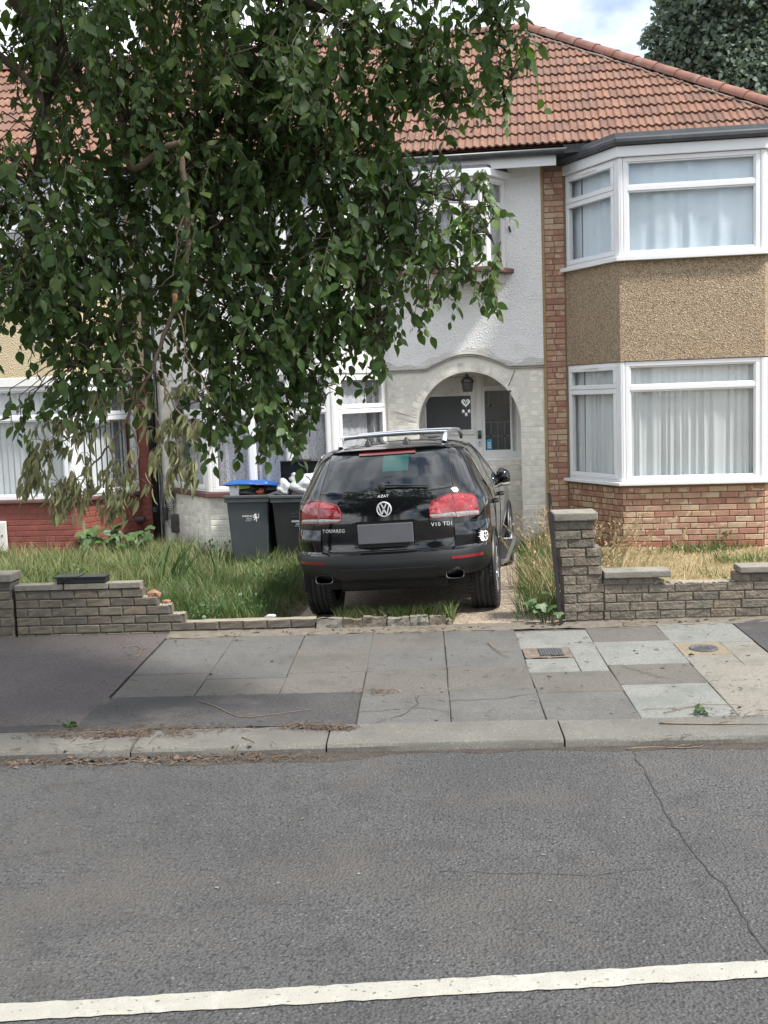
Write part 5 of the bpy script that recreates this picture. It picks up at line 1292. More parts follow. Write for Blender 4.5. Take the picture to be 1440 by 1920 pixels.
# tail lights: inner half on the tailgate, outer half on the wing
def tl_top(u):   # u 0 inner .. 1 outer
    return lerp(1.150, 1.207, min(1, u/.42)) - .035*max(0, (u-.62)/.38)**2.2 - .055*max(0, (.07-u)/.07)**2
def tl_bot(u): return 1.006+.018*max(0, (.06-u)/.06)**2-.012*u
def tl_s(u, z): return lerp(s_x(.415, z), s_y(-.67, z), u)
def U(x, z=1.1): return (s_x(x, z)-s_x(.415, z))/(s_y(-.67, z)-s_x(.415, z))
um = U(.638)
for sx in (-1, 1):
    for (u0, u1, nm) in ((0, um-.006, 'inner'), (um+.008, 1, 'outer')):
        def f(a, b, u0=u0, u1=u1):
            u = lerp(u0, u1, a); z = lerp(tl_bot(u), tl_top(u), b); return (tl_s(u, z), z)
        def f_hi(a, b): return f(a, lerp(.215, 1, b))
        def f_lo(a, b): return f(a, lerp(0, .205, b))
        hi, lo = (f_hi, f_lo) if sx > 0 else (mirror_fn(f_hi), mirror_fn(f_lo))
        tl = cpart(patch(hi, 16, 12, lambda a, b: .009+.003*math.sin(min(1, b)*math.pi)), 'tail_light', MT['red_lens'])
        cpart(patch(lo, 16, 4, lambda a, b: .010+.004*math.sin(b*math.pi)), 'reversing_lens', MT['clear_lens'], tl)
        # red surround
        edge = [f(a, 0) for a in np.linspace(0, 1, 14)]+[f(1, b) for b in np.linspace(0, 1, 8)]+[f(a, 1) for a in np.linspace(1, 0, 14)]+[f(0, b) for b in np.linspace(1, 0, 8)]
        g = MB(); g.tube([SC(sx*s, z)+SN(sx*s, z)*.009 for s, z in edge], .0045, 5); cpart(g, 'lens_rim', MT['reflector'], tl)
# badge and lettering
bc_ = SC(0, 1.112)+Vector((0, -.012, 0))
g = MB(); g.lathe([(.006,.0),(-.002,.058),(-.002,.060)], (bc_.x, bc_.y, bc_.z), 'y', 28); bdg = cpart(g, 'round_badge', MT['under'], tail)
g = MB(); g.lathe([(.006,.058),(-.007,.060),(-.010,.065),(-.007,.070),(.006,.072)], (bc_.x, bc_.y, bc_.z), 'y', 32)
def bar(mb, x0, z0, x1, z1, wd=.0115):
    d = Vector((x1-x0, 0, z1-z0)).normalized(); n = Vector((-d.z, 0, d.x))*wd/2
    A, B = Vector((bc_.x+x0, bc_.y-.002, bc_.z+z0)), Vector((bc_.x+x1, bc_.y-.002, bc_.z+z1)); k = Vector((0, -.008, 0))
    mb.add([A-n,B-n,B+n,A+n,A-n+k,B-n+k,B+n+k,A+n+k], [(0,3,2,1),(4,5,6,7),(0,1,5,4),(1,2,6,5),(2,3,7,6),(3,0,4,7)])
bar(g,-.026,.055,-.002,.006); bar(g,.026,.055,.002,.006)
bar(g,-.050,.036,-.024,-.050); bar(g,.050,.036,.024,-.050); bar(g,-.024,-.050,-.002,-.002); bar(g,.024,-.050,.002,-.002)
cpart(g, 'emblem', MT['silver'], bdg, False)
def letter(txt, x, z, size, bold=False, sp=1.15, mat='silver', off=.012, name='lettering', parent=None, sx=1):
    me = text_mesh(txt, size, .0022, bold, sp); s_ = s_x(x, z); p = SC(s_, z)+SN(s_, z)*off; n = SN(s_, z)
    me.materials.append(MT[mat]); o = bpy.data.objects.new(name, me); link(o, parent or tail); o.location = p
    zx = n; xx = Vector((0, 0, 1)).cross(zx).normalized(); yy = zx.cross(xx); o.rotation_euler = Matrix((xx*sx, yy, zx)).transposed().to_euler(); return o
letter('TOUAREG', -.492, .930, .046, sx=1.05); letter('V10 TDI', .515, .945, .050, sx=1.05); letter('AZAT', -.008, 1.222, .038, sp=1.1)
# flaming wheel sticker on the right bumper corner
def wheel_sticker():
    s0 = s_y(-.66, .79); g = MB()
    def Q(dx, dz): s = s0+dx; z = .79+dz; return SC(s, z)+SN(s, z)*.0285
    def poly(pts): b = len(g.v); [g.V(Q(*p)) for p in pts]; g.f.append(tuple(range(b, b+len(pts))))
    cx_, r1, r2 = .026, .046, .037
    for i in range(24):
        a, b = 2*math.pi*i/24, 2*math.pi*(i+1)/24
        poly([(cx_+r2*math.cos(a), r2*1.05*math.sin(a)),(cx_+r1*math.cos(a), r1*1.05*math.sin(a)),(cx_+r1*math.cos(b), r1*1.05*math.sin(b)),(cx_+r2*math.cos(b), r2*1.05*math.sin(b))])
    for i in range(10): poly([(cx_+.010*math.cos(2*math.pi*i/10), .010*math.sin(2*math.pi*i/10)), (cx_+.010*math.cos(2*math.pi*(i+1)/10), .010*math.sin(2*math.pi*(i+1)/10)), (cx_, 0)])
    for i in range(5):
        a = 2*math.pi*i/5+.3; d = .19
        poly([(cx_+.015*math.cos(a-d), .015*math.sin(a-d)),(cx_+.037*math.cos(a-d), .038*math.sin(a-d)),(cx_+.037*math.cos(a+d), .038*math.sin(a+d)),(cx_+.015*math.cos(a+d), .015*math.sin(a+d))][::1])
    for i, dz in enumerate((.043,.027,.009,-.009,-.027,-.043)):
        l_ = (.07,.09,.078,.094,.075,.06)[i]
        poly([(-.004,dz-.006),(-.004,dz+.006),(-.03,dz+.009+.003*i),(-l_+.015,dz+.012),(-.038,dz+.001)][::-1])
    o = cpart(g, 'flame_sticker', MT['decal'], None, False); return o
wheel_sticker()
# ---- sides: glass, pillars, trim, doors
def zwt(y): return float(np.interp(y, [-.50,-.3,.2,.8,1.4,2.0], [1.565,1.582,1.60,1.60,1.545,1.36]))
def zwb(y): return float(np.interp(y, [-.50,-.2,.4,1.2,2.0], [1.235,1.225,1.205,1.185,1.17]))
def side_patch(y0, y1, z0f, z1f, off, nu=14, nv=8, slant0=0, slant1=0, sx=1):
    def f(a, b):
        y = lerp(y0+slant0*b, y1+slant1*b, a); z = lerp(z0f(y), z1f(y), b); return (s_y(y, z), z)
    return patch(f if sx > 0 else mirror_fn(f), nu, nv, off)
for sx in (-1, 1):
    sw = cpart(side_patch(-.10, .34, zwb, zwt, .005, slant0=-.14, sx=sx), 'side_window', MT['car_glass'])
    cpart(side_patch(.40, 1.06, zwb, zwt, .005, slant1=-.06, sx=sx), 'side_window', MT['car_glass'])
    cpart(side_patch(1.13, 1.92, zwb, zwt, .005, slant0=-.05, slant1=-.66, sx=sx), 'side_window', MT['car_glass'])
    g = MB()
    ys = np.linspace(-.10, 1.92, 24); pts = [(y, zwb(y)-.012) for y in ys[::-1]]
    pts += [(-.125-.14*t, lerp(zwb(-.12), zwt(-.24), t)) for t in np.linspace(.05, 1, 8)]+[(y, zwt(y)+.012) for y in np.linspace(-.20, 1.3, 14)]
    g.tube([SC(sx*s_y(y, z), z)+SN(sx*s_y(y, z), z)*.006 for y, z in pts], .008, 6); cpart(g, 'chrome_trim', MT['chrome'])
    for yy in (.36, 1.09):
        seam([(sx*s_y(yy+.02*(z-.6), z), z) for z in np.linspace(.50, 1.19, 10)], .004)
    seam([(sx*s_y(-.02+.42*math.cos(a)*0+lerp(.42, .0, t)*0+(.45-.5*math.sin(t*math.pi/2)*0), z), z) for t, z, a in [(0,.75,0),(1,1.19,0)]], .001)
    # rear door's curved shut line round the arch
    seam([(sx*s_y(y, z), z) for y, z in [(.46,.62),(.42,.72),(.34,.86),(.20,.98),(.05,1.08),(-.05,1.15),(-.12,1.20)]], .004)
    seam([(sx*s_y(y, .455), .455) for y in np.linspace(.5, 2.3, 12)], .006)
    for y0, y1 in ((.13, .36), (1.00, 1.23)):
        g = MB(); pts = [SC(sx*s_y(y, 1.035), 1.035)+SN(sx*s_y(y, 1.035), 1.035)*o for y, o in ((y0,.004),(y0+.03,.040),(y1-.03,.044),(y1,.004))]; g.tube(pts, [.014,.016,.016,.014], 8); cpart(g, 'door_handle', MT['car_paint'])
        g = MB(); pts = [SC(sx*s_y(y, 1.05), 1.05)+SN(sx*s_y(y, 1.05), 1.05)*.048 for y in (y0+.04, y1-.04)]; g.tube(pts, .004, 5); cpart(g, 'handle_trim', MT['chrome'])
    # shoulder crease and arch lip
    g = MB(); g.tube([(sx*(.930), .415*math.cos(a)*1.0, .372+.415*math.sin(a)) for a in np.linspace(-.12, math.pi+.2, 26)], .016, 6); cpart(g, 'arch_lip', MT['bumper'])
    g = MB(); g.tube([(sx*(.930), 2.855+.415*math.cos(a), .372+.415*math.sin(a)) for a in np.linspace(-.2, math.pi+.2, 26)], .016, 6); cpart(g, 'arch_lip', MT['bumper'])
    g = side_patch(.46, 2.40, lambda y: .40, lambda y: .52, .018, 16, 4, sx=sx); cpart(g, 'sill_cladding', MT['bumper'])
    # running board
    g = MB(); rb_ = []
    for y, x0, x1, z in ((.50,.84,.97,.375),(.62,.84,1.015,.375),(2.25,.84,1.015,.375),(2.36,.84,.97,.375)): rb_.append((sx*x0, sx*x1, y, z))
    for (xa, xb, y, z) in rb_: [g.V(p) for p in ((xa,y,z-.03),(xb,y,z-.03),(xb,y,z+.012),(xa,y,z+.012))]
    for k in range(3):
        for j in range(4): g.f.append((k*4+j, k*4+(j+1) % 4, (k+1)*4+(j+1) % 4, (k+1)*4+j))
    g.f.append((0,1,2,3)); g.f.append((12,15,14,13)); rbd = cpart(g, 'running_board', MT['satin'], None, False, .006)
    g = MB(); g.box(min(sx*.85, sx*.985), .60, .3865, max(sx*.85, sx*.985), 2.28, .3915); cpart(g, 'tread_strip', MT['black_plastic'], rbd, False)
    # mirrors
    g = MB(); lump_c = Vector((sx*.955, 1.72, 1.185)); b0 = len(g.v); nn, mm = 12, 8
    for i in range(mm+1):
        th = math.pi*i/mm
        for j in range(nn):
            ph = 2*math.pi*j/nn; e = .75
            f_ = lambda v: math.copysign(abs(v)**e, v)
            g.V((lump_c.x+.075*f_(math.sin(th)*math.cos(ph)), lump_c.y+.115*f_(math.sin(th)*math.sin(ph)), lump_c.z+.088*f_(math.cos(th))+.02*f_(math.sin(th)*math.cos(ph))*-sx))
    for i in range(mm):
        for j in range(nn): g.f.append((i*nn+j, i*nn+(j+1) % nn, (i+1)*nn+(j+1) % nn, (i+1)*nn+j))
    mi = cpart(g, 'door_mirror', MT['car_paint'])
    g = MB(); g.tube([(sx*.84,1.84,1.12),(sx*.95,1.80,1.125)], .03, 8); cpart(g, 'mirror_arm', MT['black_plastic'], mi)
    g = MB(); g.tube([(sx*.90,1.63,1.10),(sx*.955,1.61,1.095),(sx*1.015,1.635,1.10)], .018, 8); cpart(g, 'indicator', MT['clear_lens'], mi)
    g = MB(); g.box(min(sx*.885,sx*.878),1.66,1.135,max(sx*.885,sx*.878),1.79,1.24); cpart(g, 'mirror_glass', MT['car_glass'], mi, False)
    # roof rail with feet
    g = MB(); g.tube([(sx*.515,-.20,1.675),(sx*.52,-.15,1.725),(sx*.525,-.06,1.752),(sx*.53,.5,1.772),(sx*.53,1.1,1.757),(sx*.52,1.45,1.715),(sx*.515,1.52,1.66)], [.024,.026,.026,.022,.022,.024,.02], 10); rr_ = cpart(g, 'roof_rail', MT['satin'])
g = MB()
for k, x in enumerate(np.linspace(-.525, .525, 13)): pass
g.tube([(x, -.03-.0*abs(x), 1.765+.012*(1-(x/.53)**2)) for x in np.linspace(-.53, .53, 13)], .020, 10); cpart(g, 'roof_crossbar', MT['satin'])
g = MB(); g.tube([(x, .85, 1.772+.010*(1-(x/.53)**2)) for x in np.linspace(-.53, .53, 13)], .016, 10); cpart(g, 'roof_crossbar', MT['satin'])
g = MB(); g.grid(lambda a, b: (lerp(-.40,.40,a), lerp(.12,.62,b), 1.7095+.002*math.sin(a*math.pi)), 8, 6); cpart(g, 'sunroof', MT['car_glass'])
for x in (-.245, .135):
    g = MB(); g.add([(x-.035,-.20,1.685),(x+.035,-.20,1.685),(x+.03,-.05,1.70),(x-.03,-.05,1.70),(x-.008,-.165,1.745),(x+.008,-.165,1.745),(x+.006,-.145,1.745),(x-.006,-.145,1.745)], [(0,1,5,4),(1,2,6,5),(2,3,7,6),(3,0,4,7),(4,5,6,7)]); cpart(g, 'fin_antenna', MT['black_plastic'], None, False, .006)
# ---- wheels
def wheel(x, y, sx, name='wheel'):
    tw = .265; r_ = .372
    prof = [(-tw/2+.02,.235),(-tw/2,.27),(-tw/2+.0,.32),(-tw/2+.022,.362)]
    for gx_ in (-.075,-.028,.028,.075): prof += [(gx_-.008,r_),(gx_-.006,r_-.010),(gx_+.006,r_-.010),(gx_+.008,r_)]
    prof += [(tw/2-.022,.362),(tw/2,.32),(tw/2,.27),(tw/2-.02,.235)]
    g = MB(); g.lathe(prof, (x, y, r_-.002), 'x', 48); wh_ = cpart(g, name, MT['tyre'], None, True, 0, 28)
    g = MB()
    for i in range(60):       # shoulder tread blocks
        a = 2*math.pi*i/60
        for sgn in (-1, 1):
            c = Vector((x+sgn*.104, y+math.cos(a)*.3685, r_-.002+math.sin(a)*.3685)); t = Vector((0, -math.sin(a), math.cos(a))); n = Vector((0, math.cos(a), math.sin(a))); u = Vector((1, 0, 0))
            P = [c+u*du*.024+t*dt*.0135+n*dn for dn in (-.006, .0045) for (du, dt) in ((-1,-1),(1,-1),(1,1),(-1,1))]
            g.add(P, [(0,3,2,1),(4,5,6,7),(0,1,5,4),(1,2,6,5),(2,3,7,6),(3,0,4,7)])
    tb_ = cpart(g, 'tread_blocks', MT['tyre'], wh_, False); tb_['kind'] = 'stuff'
    ox = x+sx*.085
    g = MB(); g.lathe([(x+sx*tw*.40-ox,.238),(sx*.032,.243),(sx*.035,.235),(sx*.0,.215),(-sx*.12,.21)], (ox, y, r_-.002), 'x', 36)
    rm = cpart(g, 'rim', MT['alloy'], wh_)
    g = MB()
    for i in range(5):
        for da in (-.16, .16):
            a = 2*math.pi*i/5+.25; t0, t1 = a+da*.6, a+da
            p0 = Vector((ox+sx*.018, y+.05*math.cos(t0), r_+.05*math.sin(t0))); p1 = Vector((ox+sx*.026, y+.228*math.cos(t1), r_+.228*math.sin(t1)))
            g.tube([p0, p0.lerp(p1, .5)+Vector((sx*.006, 0, 0)), p1], [.020,.016,.018], 6)
    cpart(g, 'spokes', MT['alloy'], rm)['kind'] = 'stuff'
    g = MB(); g.lathe([(0,.0),(sx*.03,.0),(sx*.026,.06),(0,.07)], (ox, y, r_), 'x', 20); cpart(g, 'hub_cap', MT['alloy'], rm)
    g = MB(); g.lathe([(-sx*.10,.0),(-sx*.02,.17),(-sx*.05,.175)], (ox, y, r_), 'x', 24); cpart(g, 'brake_disc', MT['iron'], rm)
for y in (0, 2.855):
    for sx in (-1, 1): wheel(sx*.812, y, sx)
# ================================================================ trees, grass and weeds
nrg = np.random.default_rng(11)
CAMP = np.array(cam.matrix_world.translation); FWD, RGT, UPV = (np.array(v) for v in (fw, rt, up))
def in_view(p, m=1.03):
    q = p-CAMP; z = q @ FWD; x = (q @ RGT)/z*2050; y = (q @ UPV)/z*2050
    return (z > .5) & (np.abs(x) < 720*m) & (np.abs(y) < 960*m), z
def np_mesh(name, V, faces_tri, faces_quad, rnd, mat, smooth=True):
    """V (n,3); index arrays"""
    me = bpy.data.meshes.new(name); nt_, nq = len(faces_tri), len(faces_quad)
    me.vertices.add(len(V)); me.vertices.foreach_set('co', V.astype(np.float32).ravel())
    li = np.concatenate([faces_tri.ravel(), faces_quad.ravel()]).astype(np.int32)
    me.loops.add(len(li)); me.loops.foreach_set('vertex_index', li)
    me.polygons.add(nt_+nq)
    st = np.concatenate([np.arange(nt_)*3, nt_*3+np.arange(nq)*4]).astype(np.int32)
    me.polygons.foreach_set('loop_start', st)
    me.polygons.foreach_set('use_smooth', np.full(nt_+nq, smooth))
    me.update(calc_edges=True)
    if rnd is not None:
        at = me.attributes.new('rnd', 'FLOAT', 'POINT'); at.data.foreach_set('value', rnd.astype(np.float32))
    me.materials.append(mat); return me
def leaf_shape(w_=.30, bend=.12, fold=.10, seed=0, jag=0):
    q = random.Random(seed); V = [(0, 0, 0)]; st = [.12, .32, .55, .78]
    wd = [.62, 1.0, .92, .52]
    for t, k in zip(st, wd):
        z = -bend*t*t; a = q.uniform(-.03, .03)
        V += [(-w_*k, t+a, z+fold*k*w_*2*.5), (0, t, z-.01), (w_*k, t-a, z+fold*k*w_*2*.5)]
    V.append((q.uniform(-.05, .05), 1.0, -bend*1.15))
    T, Q = [(0, 2, 1), (0, 3, 2)], []
    for i in range(3):
        a = 1+3*i; Q += [(a, a+1, a+4, a+3), (a+1, a+2, a+5, a+4)]
    a = 10; T += [(a, a+1, 13), (a+1, a+2, 13)]
    return np.array(V), np.array(T), np.array(Q)
def frames(D, Nn):
    """columns x,y,z with y along the leaf, z its face normal"""
    Y = D/np.linalg.norm(D, axis=1, keepdims=True); Z = Nn-(Nn*Y).sum(1, keepdims=True)*Y; Z /= np.linalg.norm(Z, axis=1, keepdims=True)+1e-9
    X = np.cross(Y, Z); return np.stack([X, Y, Z], axis=2)
def cloud(name, P, Rm, S, shape, mat, rnd):
    V, T, Q = shape; n, k = len(P), len(V)
    W = np.einsum('nij,kj->nki', Rm, V)*S[:, None, None]+P[:, None, :]
    off = (np.arange(n)*k)[:, None, None]
    return np_mesh(name, W.reshape(-1, 3), (T[None]+off).reshape(-1, 3), (Q[None]+off).reshape(-1, 4) if len(Q) else np.zeros((0, 4), int), np.repeat(rnd, k), mat)
def objects_from(name, idx, P, Rm, S, meshes, parent):
    for n_, i in enumerate(idx):
        o = bpy.data.objects.new(name, meshes[n_ % len(meshes)]); col.objects.link(o); o.parent = parent
        m = Matrix(Rm[i].tolist()).to_4x4(); o.rotation_mode = 'QUATERNION'; o.rotation_quaternion = m.to_quaternion()
        o.location = Vector(P[i].tolist())-wl(parent); o.scale = (S[i],)*3
LSH = [leaf_shape(.27, .16, .16, 1), leaf_shape(.31, .08, .10, 2), leaf_shape(.25, .26, .22, 3), leaf_shape(.33, .13, .05, 4)]
LME = []
for sh in LSH:
    V, T, Q = sh; LME.append(np_mesh('leaf', V, T, Q, None, MT['leaf']))

# ---------------------------------------------------------------- the street tree
tree = thing('street_tree', 'large dark green tree with drooping leafy branches hanging over the pavement', 'tree', (-4.95, 7.2, -.05))
def smooth_path(pts, n=4):
    pts = [Vector(p) for p in pts]; out = []
    for i in range(len(pts)-1):
        p0, p1, p2, p3 = pts[max(i-1, 0)], pts[i], pts[i+1], pts[min(i+2, len(pts)-1)]
        for k in range(n):
            t = k/n; out.append(.5*((2*p1)+(p2-p0)*t+(2*p0-5*p1+4*p2-p3)*t*t+(3*p1-p0-3*p2+p3)*t**3))
    out.append(pts[-1]); return out
def branch(pts, r0_, r1_, name, mat, parent, n=7, wob=.0, seed=0, power=1):
    q = random.Random(seed); P = smooth_path(pts, 4)
    if wob: P = [P[0]]+[p+Vector((q.uniform(-wob, wob), q.uniform(-wob, wob), q.uniform(-wob, wob))) for p in P[1:-1]]+[P[-1]]
    g = MB(); g.tube(P, [lerp(r0_, r1_, (i/(len(P)-1))**power) for i in range(len(P))], n); o = g.build(name, mat, parent, True); return o, P
g = MB(); tp = smooth_path([(-4.95,7.2,-.1),(-4.93,7.2,.5),(-4.86,7.22,1.6),(-4.74,7.18,2.9),(-4.6,7.1,3.8)], 6)
g.tube(tp, [.30-.02*i+(.12 if i == 0 else .05 if i == 1 else 0) if i < 5 else .20-.004*i for i in range(len(tp))], 16); trunk = g.build('trunk', MT['bark'], tree, True)
LIMBS = [
 [(-4.6,7.1,3.75),(-4.1,7.05,4.75),(-3.50,7.00,5.01),(-3.04,6.90,4.57),(-2.78,6.90,4.17),(-2.61,6.90,4.02),(-2.44,6.90,3.91),(-2.16,6.80,3.65),(-1.93,6.90,3.29),(-1.80,7.00,2.90)],
 [(-4.6,7.1,3.7),(-3.9,7.2,5.0),(-2.99,7.20,5.28),(-2.26,7.10,4.88),(-1.35,7.00,4.58),(-1.08,7.00,4.43),(-0.82,7.00,4.28),(-0.59,7.00,4.11),(-0.43,7.00,3.87)],
 [(-2.26,7.10,4.88),(-1.61,7.00,4.73),(-0.86,6.90,4.63),(-0.28,6.90,4.49),(-0.06,6.90,4.26),(-0.04,7.00,4.01)],
 [(-4.6,7.1,3.7),(-4.0,6.9,4.5),(-3.44,6.80,4.48),(-2.99,6.70,4.07),(-2.87,6.60,3.91),(-2.89,6.40,3.49),(-2.91,6.30,3.10),(-2.92,6.20,2.75)],
 [(-2.44,6.90,3.91),(-2.14,7.00,3.86),(-1.68,7.10,3.82),(-1.41,7.10,3.53),(-1.13,7.00,3.13),(-0.94,7.00,2.72),(-0.88,7.00,2.45)],
 [(-1.68,7.10,3.82),(-1.18,7.00,3.60),(-0.78,7.00,3.44),(-0.48,6.90,3.31),(-0.25,6.80,3.19),(-0.12,6.80,2.86)],
 [(-2.61,6.90,4.02),(-2.59,7.00,3.58),(-2.61,6.80,3.15),(-2.66,6.60,2.77),(-2.68,6.50,2.37)],
 [(-1.93,6.90,3.29),(-1.88,7.00,2.77),(-1.73,7.00,2.32),(-1.67,7.00,1.93),(-1.76,7.00,1.69)],
 [(-1.13,7.00,3.13),(-0.80,7.00,3.02),(-0.49,6.90,2.89),(-0.26,6.80,2.77),(-0.16,6.80,2.58)],
 [(-1.88,7.00,2.77),(-1.53,7.10,2.48),(-1.33,7.10,2.16),(-1.39,7.00,1.86)],
 [(-1.88,7.00,2.77),(-2.01,7.00,2.43),(-2.03,7.00,1.98)],
 [(-1.35,7.00,4.58),(-1.50,7.00,4.27),(-1.60,7.10,4.04)],
 [(-2.61,6.80,3.15),(-2.53,6.70,2.57),(-2.47,6.60,2.24)],
 [(-1.41,7.10,3.53),(-0.92,7.00,3.32),(-0.66,7.00,3.14)],
 [(-4.6,7.1,3.7),(-4.4,6.9,5.2),(-3.6,6.3,6.3),(-2.4,6.0,6.8),(-1.2,5.8,6.6)], [(-4.6,7.1,3.7),(-4.5,7.6,5.4),(-3.8,8.2,6.6),(-2.6,8.4,7.0)], [(-4.6,7.1,3.7),(-5.2,7.0,5.2),(-5.8,6.6,6.4)]]
LR = [(.085,.016),(.075,.014),(.03,.007),(.05,.008),(.035,.008),(.022,.005),(.028,.007),(.02,.005),(.016,.004),(.014,.004),(.014,.004),(.013,.004),(.012,.004),(.013,.004),(.09,.03),(.09,.03),(.09,.03)]
nodes = []
for i, (L_, (a, b)) in enumerate(zip(LIMBS, LR)):
    o, P = branch(L_, a, b, 'branch', MT['bark'], tree, 8, .02, 40+i, .6); nodes += P
NOD = np.array([tuple(p) for p in nodes])
CLUMPS = [(-3.1, 7.0, 4.52, 0.45), (-2.42, 6.5, 4.22, 0.41), (-2.22, 7.5, 4.61, 0.43), (-1.58, 6.8, 4.25, 0.42), (-1.22, 7.2, 4.44, 0.41), (-0.74, 6.6, 4.25, 0.34), (-0.39, 7.0, 4.39, 0.31), (-0.11, 6.8, 4.23, 0.21), (-0.05, 7.0, 4.07, 0.18), (-0.09, 7.1, 3.86, 0.12), (-2.74, 6.5, 3.5, 0.26), (-2.95, 6.2, 3.3, 0.28), (-2.53, 7.0, 3.88, 0.41), (-1.99, 6.6, 3.72, 0.42), (-1.73, 7.3, 3.83, 0.46), (-1.21, 6.8, 3.78, 0.39), (-0.9, 7.0, 3.97, 0.32), (-0.56, 7.0, 4.07, 0.26), (-0.29, 6.8, 3.91, 0.19), (-0.47, 7.0, 3.76, 0.15), (-2.84, 6.2, 2.99, 0.41), (-2.6, 6.8, 3.25, 0.44), (-2.35, 7.3, 3.28, 0.4), (-1.8, 6.9, 3.19, 0.41), (-1.47, 7.3, 3.26, 0.43), (-0.99, 7.0, 3.26, 0.37), (-0.68, 7.0, 3.34, 0.28), (-0.41, 6.9, 3.24, 0.23), (-0.23, 6.8, 3.15, 0.15), (-2.93, 6.2, 2.66, 0.24), (-2.69, 6.6, 2.77, 0.35), (-1.92, 7.0, 2.77, 0.41), (-1.52, 7.1, 2.76, 0.42), (-1.11, 7.0, 2.8, 0.37), (-0.73, 7.0, 2.95, 0.29), (-0.45, 6.9, 2.89, 0.23), (-0.25, 6.8, 2.8, 0.15), (-0.18, 6.8, 2.59, 0.07), (-0.15, 6.8, 3.05, 0.1), (-2.67, 6.5, 2.47, 0.25), (-2.5, 6.6, 2.24, 0.23), (-2.81, 6.6, 2.08, 0.2), (-3.05, 6.5, 2.01, 0.13), (-2.12, 7.0, 2.37, 0.3), (-1.73, 7.0, 2.35, 0.38), (-1.34, 7.0, 2.4, 0.31), (-0.98, 7.0, 2.49, 0.22), (-0.71, 7.0, 2.61, 0.17), (-0.54, 7.0, 2.67, 0.1), (-2.03, 7.0, 1.98, 0.23), (-1.67, 7.0, 1.97, 0.31), (-1.37, 7.0, 2.06, 0.17), (-1.83, 7.0, 1.74, 0.11), (-1.45, 7.0, 1.92, 0.12), (-0.96, 7.0, 2.24, 0.1)]+[(-2.92, 7.3, 4.24, 0.3), (-2.43, 7.4, 4.28, 0.29), (-1.9, 7.2, 4.19, 0.3), (-1.5, 7.3, 4.19, 0.28), (-3.21, 7.2, 4.35, 0.21), (-2.22, 7.3, 3.58, 0.32), (-1.76, 7.2, 3.5, 0.32), (-2.96, 7.0, 3.88, 0.16), (-2.44, 6.9, 3.56, 0.24), (-1.22, 7.2, 3.54, 0.28), (-0.94, 7.2, 3.66, 0.21), (-3.03, 6.6, 2.85, 0.3), (-2.89, 6.9, 3.25, 0.28), (-2.5, 7.0, 2.66, 0.24), (-2.3, 7.2, 2.8, 0.21)]+[(-1.62, 7.0, 1.78, 0.07)]
LEAF_DENSITY = 118      # twigs per square metre of clump
LP, LD, LN, LS_, twg = [], [], [], [], MB()
def grow(c, r, dens, size, depth=1.7, droop=.75, nl=(7, 12), tl=.34, sub=True):
    n = max(2, int(dens*r*r*3.2*(nrg.choice([.55, .8, 1.0, 1.3]) if sub else 1)))
    for _ in range(n):
        while True:
            v = nrg.uniform(-1, 1, 3)
            if v @ v <= 1: break
        tip = np.array(c)+v*np.array([r, r*depth, r])
        j = np.argmin(((NOD-tip)**2).sum(1)+.6*np.maximum(0, tip[2]-NOD[:, 2])); base = NOD[j]
        out = tip-base; dist = np.linalg.norm(out)+1e-6
        dirn = out/dist*.45+np.array([nrg.normal(0, .28), nrg.normal(0, .28), -droop]); dirn /= np.linalg.norm(dirn)
        ln = tl*nrg.uniform(.6, 1.25)*min(1, .55+r*1.4); root = tip-dirn*ln*.55
        if sub and dist < 1.3:
            m_ = (base+root)/2+np.array([nrg.normal(0, .05), nrg.normal(0, .05), .10*dist])
            twg.tube([tuple(base), tuple((base+m_)/2+np.array([0, 0, .02])), tuple(m_), tuple(root)], [.0065, .005, .004, .003], 4, False)
        side = np.cross(dirn, [0, 0, 1.]); side /= np.linalg.norm(side)+1e-6
        curve = nrg.normal(0, .10, 3)
        pt = [root+dirn*ln*t+curve*t*t*ln*2+np.array([0, 0, -.12*ln*t*t]) for t in (0, .35, .7, 1)]
        if sub: twg.tube([tuple(p) for p in pt], [.003, .0026, .002, .0014], 4, False)
        k = int(nrg.integers(*nl))
        for i in range(k):
            t = (i+.6)/k; p = root+dirn*ln*t+curve*t*t*ln*2+np.array([0, 0, -.12*ln*t*t])
            sg = 1 if i % 2 else -1
            d = dirn*.45+side*sg*nrg.uniform(.3, 1.1)+np.array([nrg.normal(0, .38), nrg.normal(0, .38), -.50+nrg.normal(0, .38)])
            nn = np.array([nrg.normal(.1, .7), -.45+nrg.normal(0, .7), .85+nrg.normal(0, .5)])
            LP.append(p); LD.append(d); LN.append(nn); LS_.append(size*nrg.choice([.6,.8,1.0,1.1,1.35])*nrg.uniform(.85, 1.15))
for c in CLUMPS: grow((c[0], c[1], c[2]+.07), c[3], LEAF_DENSITY*(.62 if c[0] > -.5 and c[2] < 3.5 else .6 if c[0] > -1.6 and c[2] < 2.2 else 1), .070)
n_view = len(LP)
q = random.Random(78)
for i in range(34):      # unseen clumps added past the left edge to shade that side of the tree
    c = (q.uniform(-5.6, -3.2), q.uniform(4.3, 5.9), q.uniform(2.8, 5.6))
    if c[0] > -.56*c[1]-.55: continue
    grow(c, q.uniform(.45, .65), 15, .115, 1.0, .5, (8, 12), .5, False)
q = random.Random(77)
for i in range(90):      # unseen rest of the crown above the picture, built to shade and reflect
    a = q.uniform(0, 6.283); rr_ = 2.7*math.sqrt(q.random()); z = q.uniform(5.2, 7.8)
    c = (-2.7+rr_*math.cos(a)*1.1, 6.1+rr_*math.sin(a)*.85, z-.12*rr_*rr_*.5)
    grow(c, q.uniform(.5, .75), 13, .125, 1.0, .5, (8, 12), .55, False)
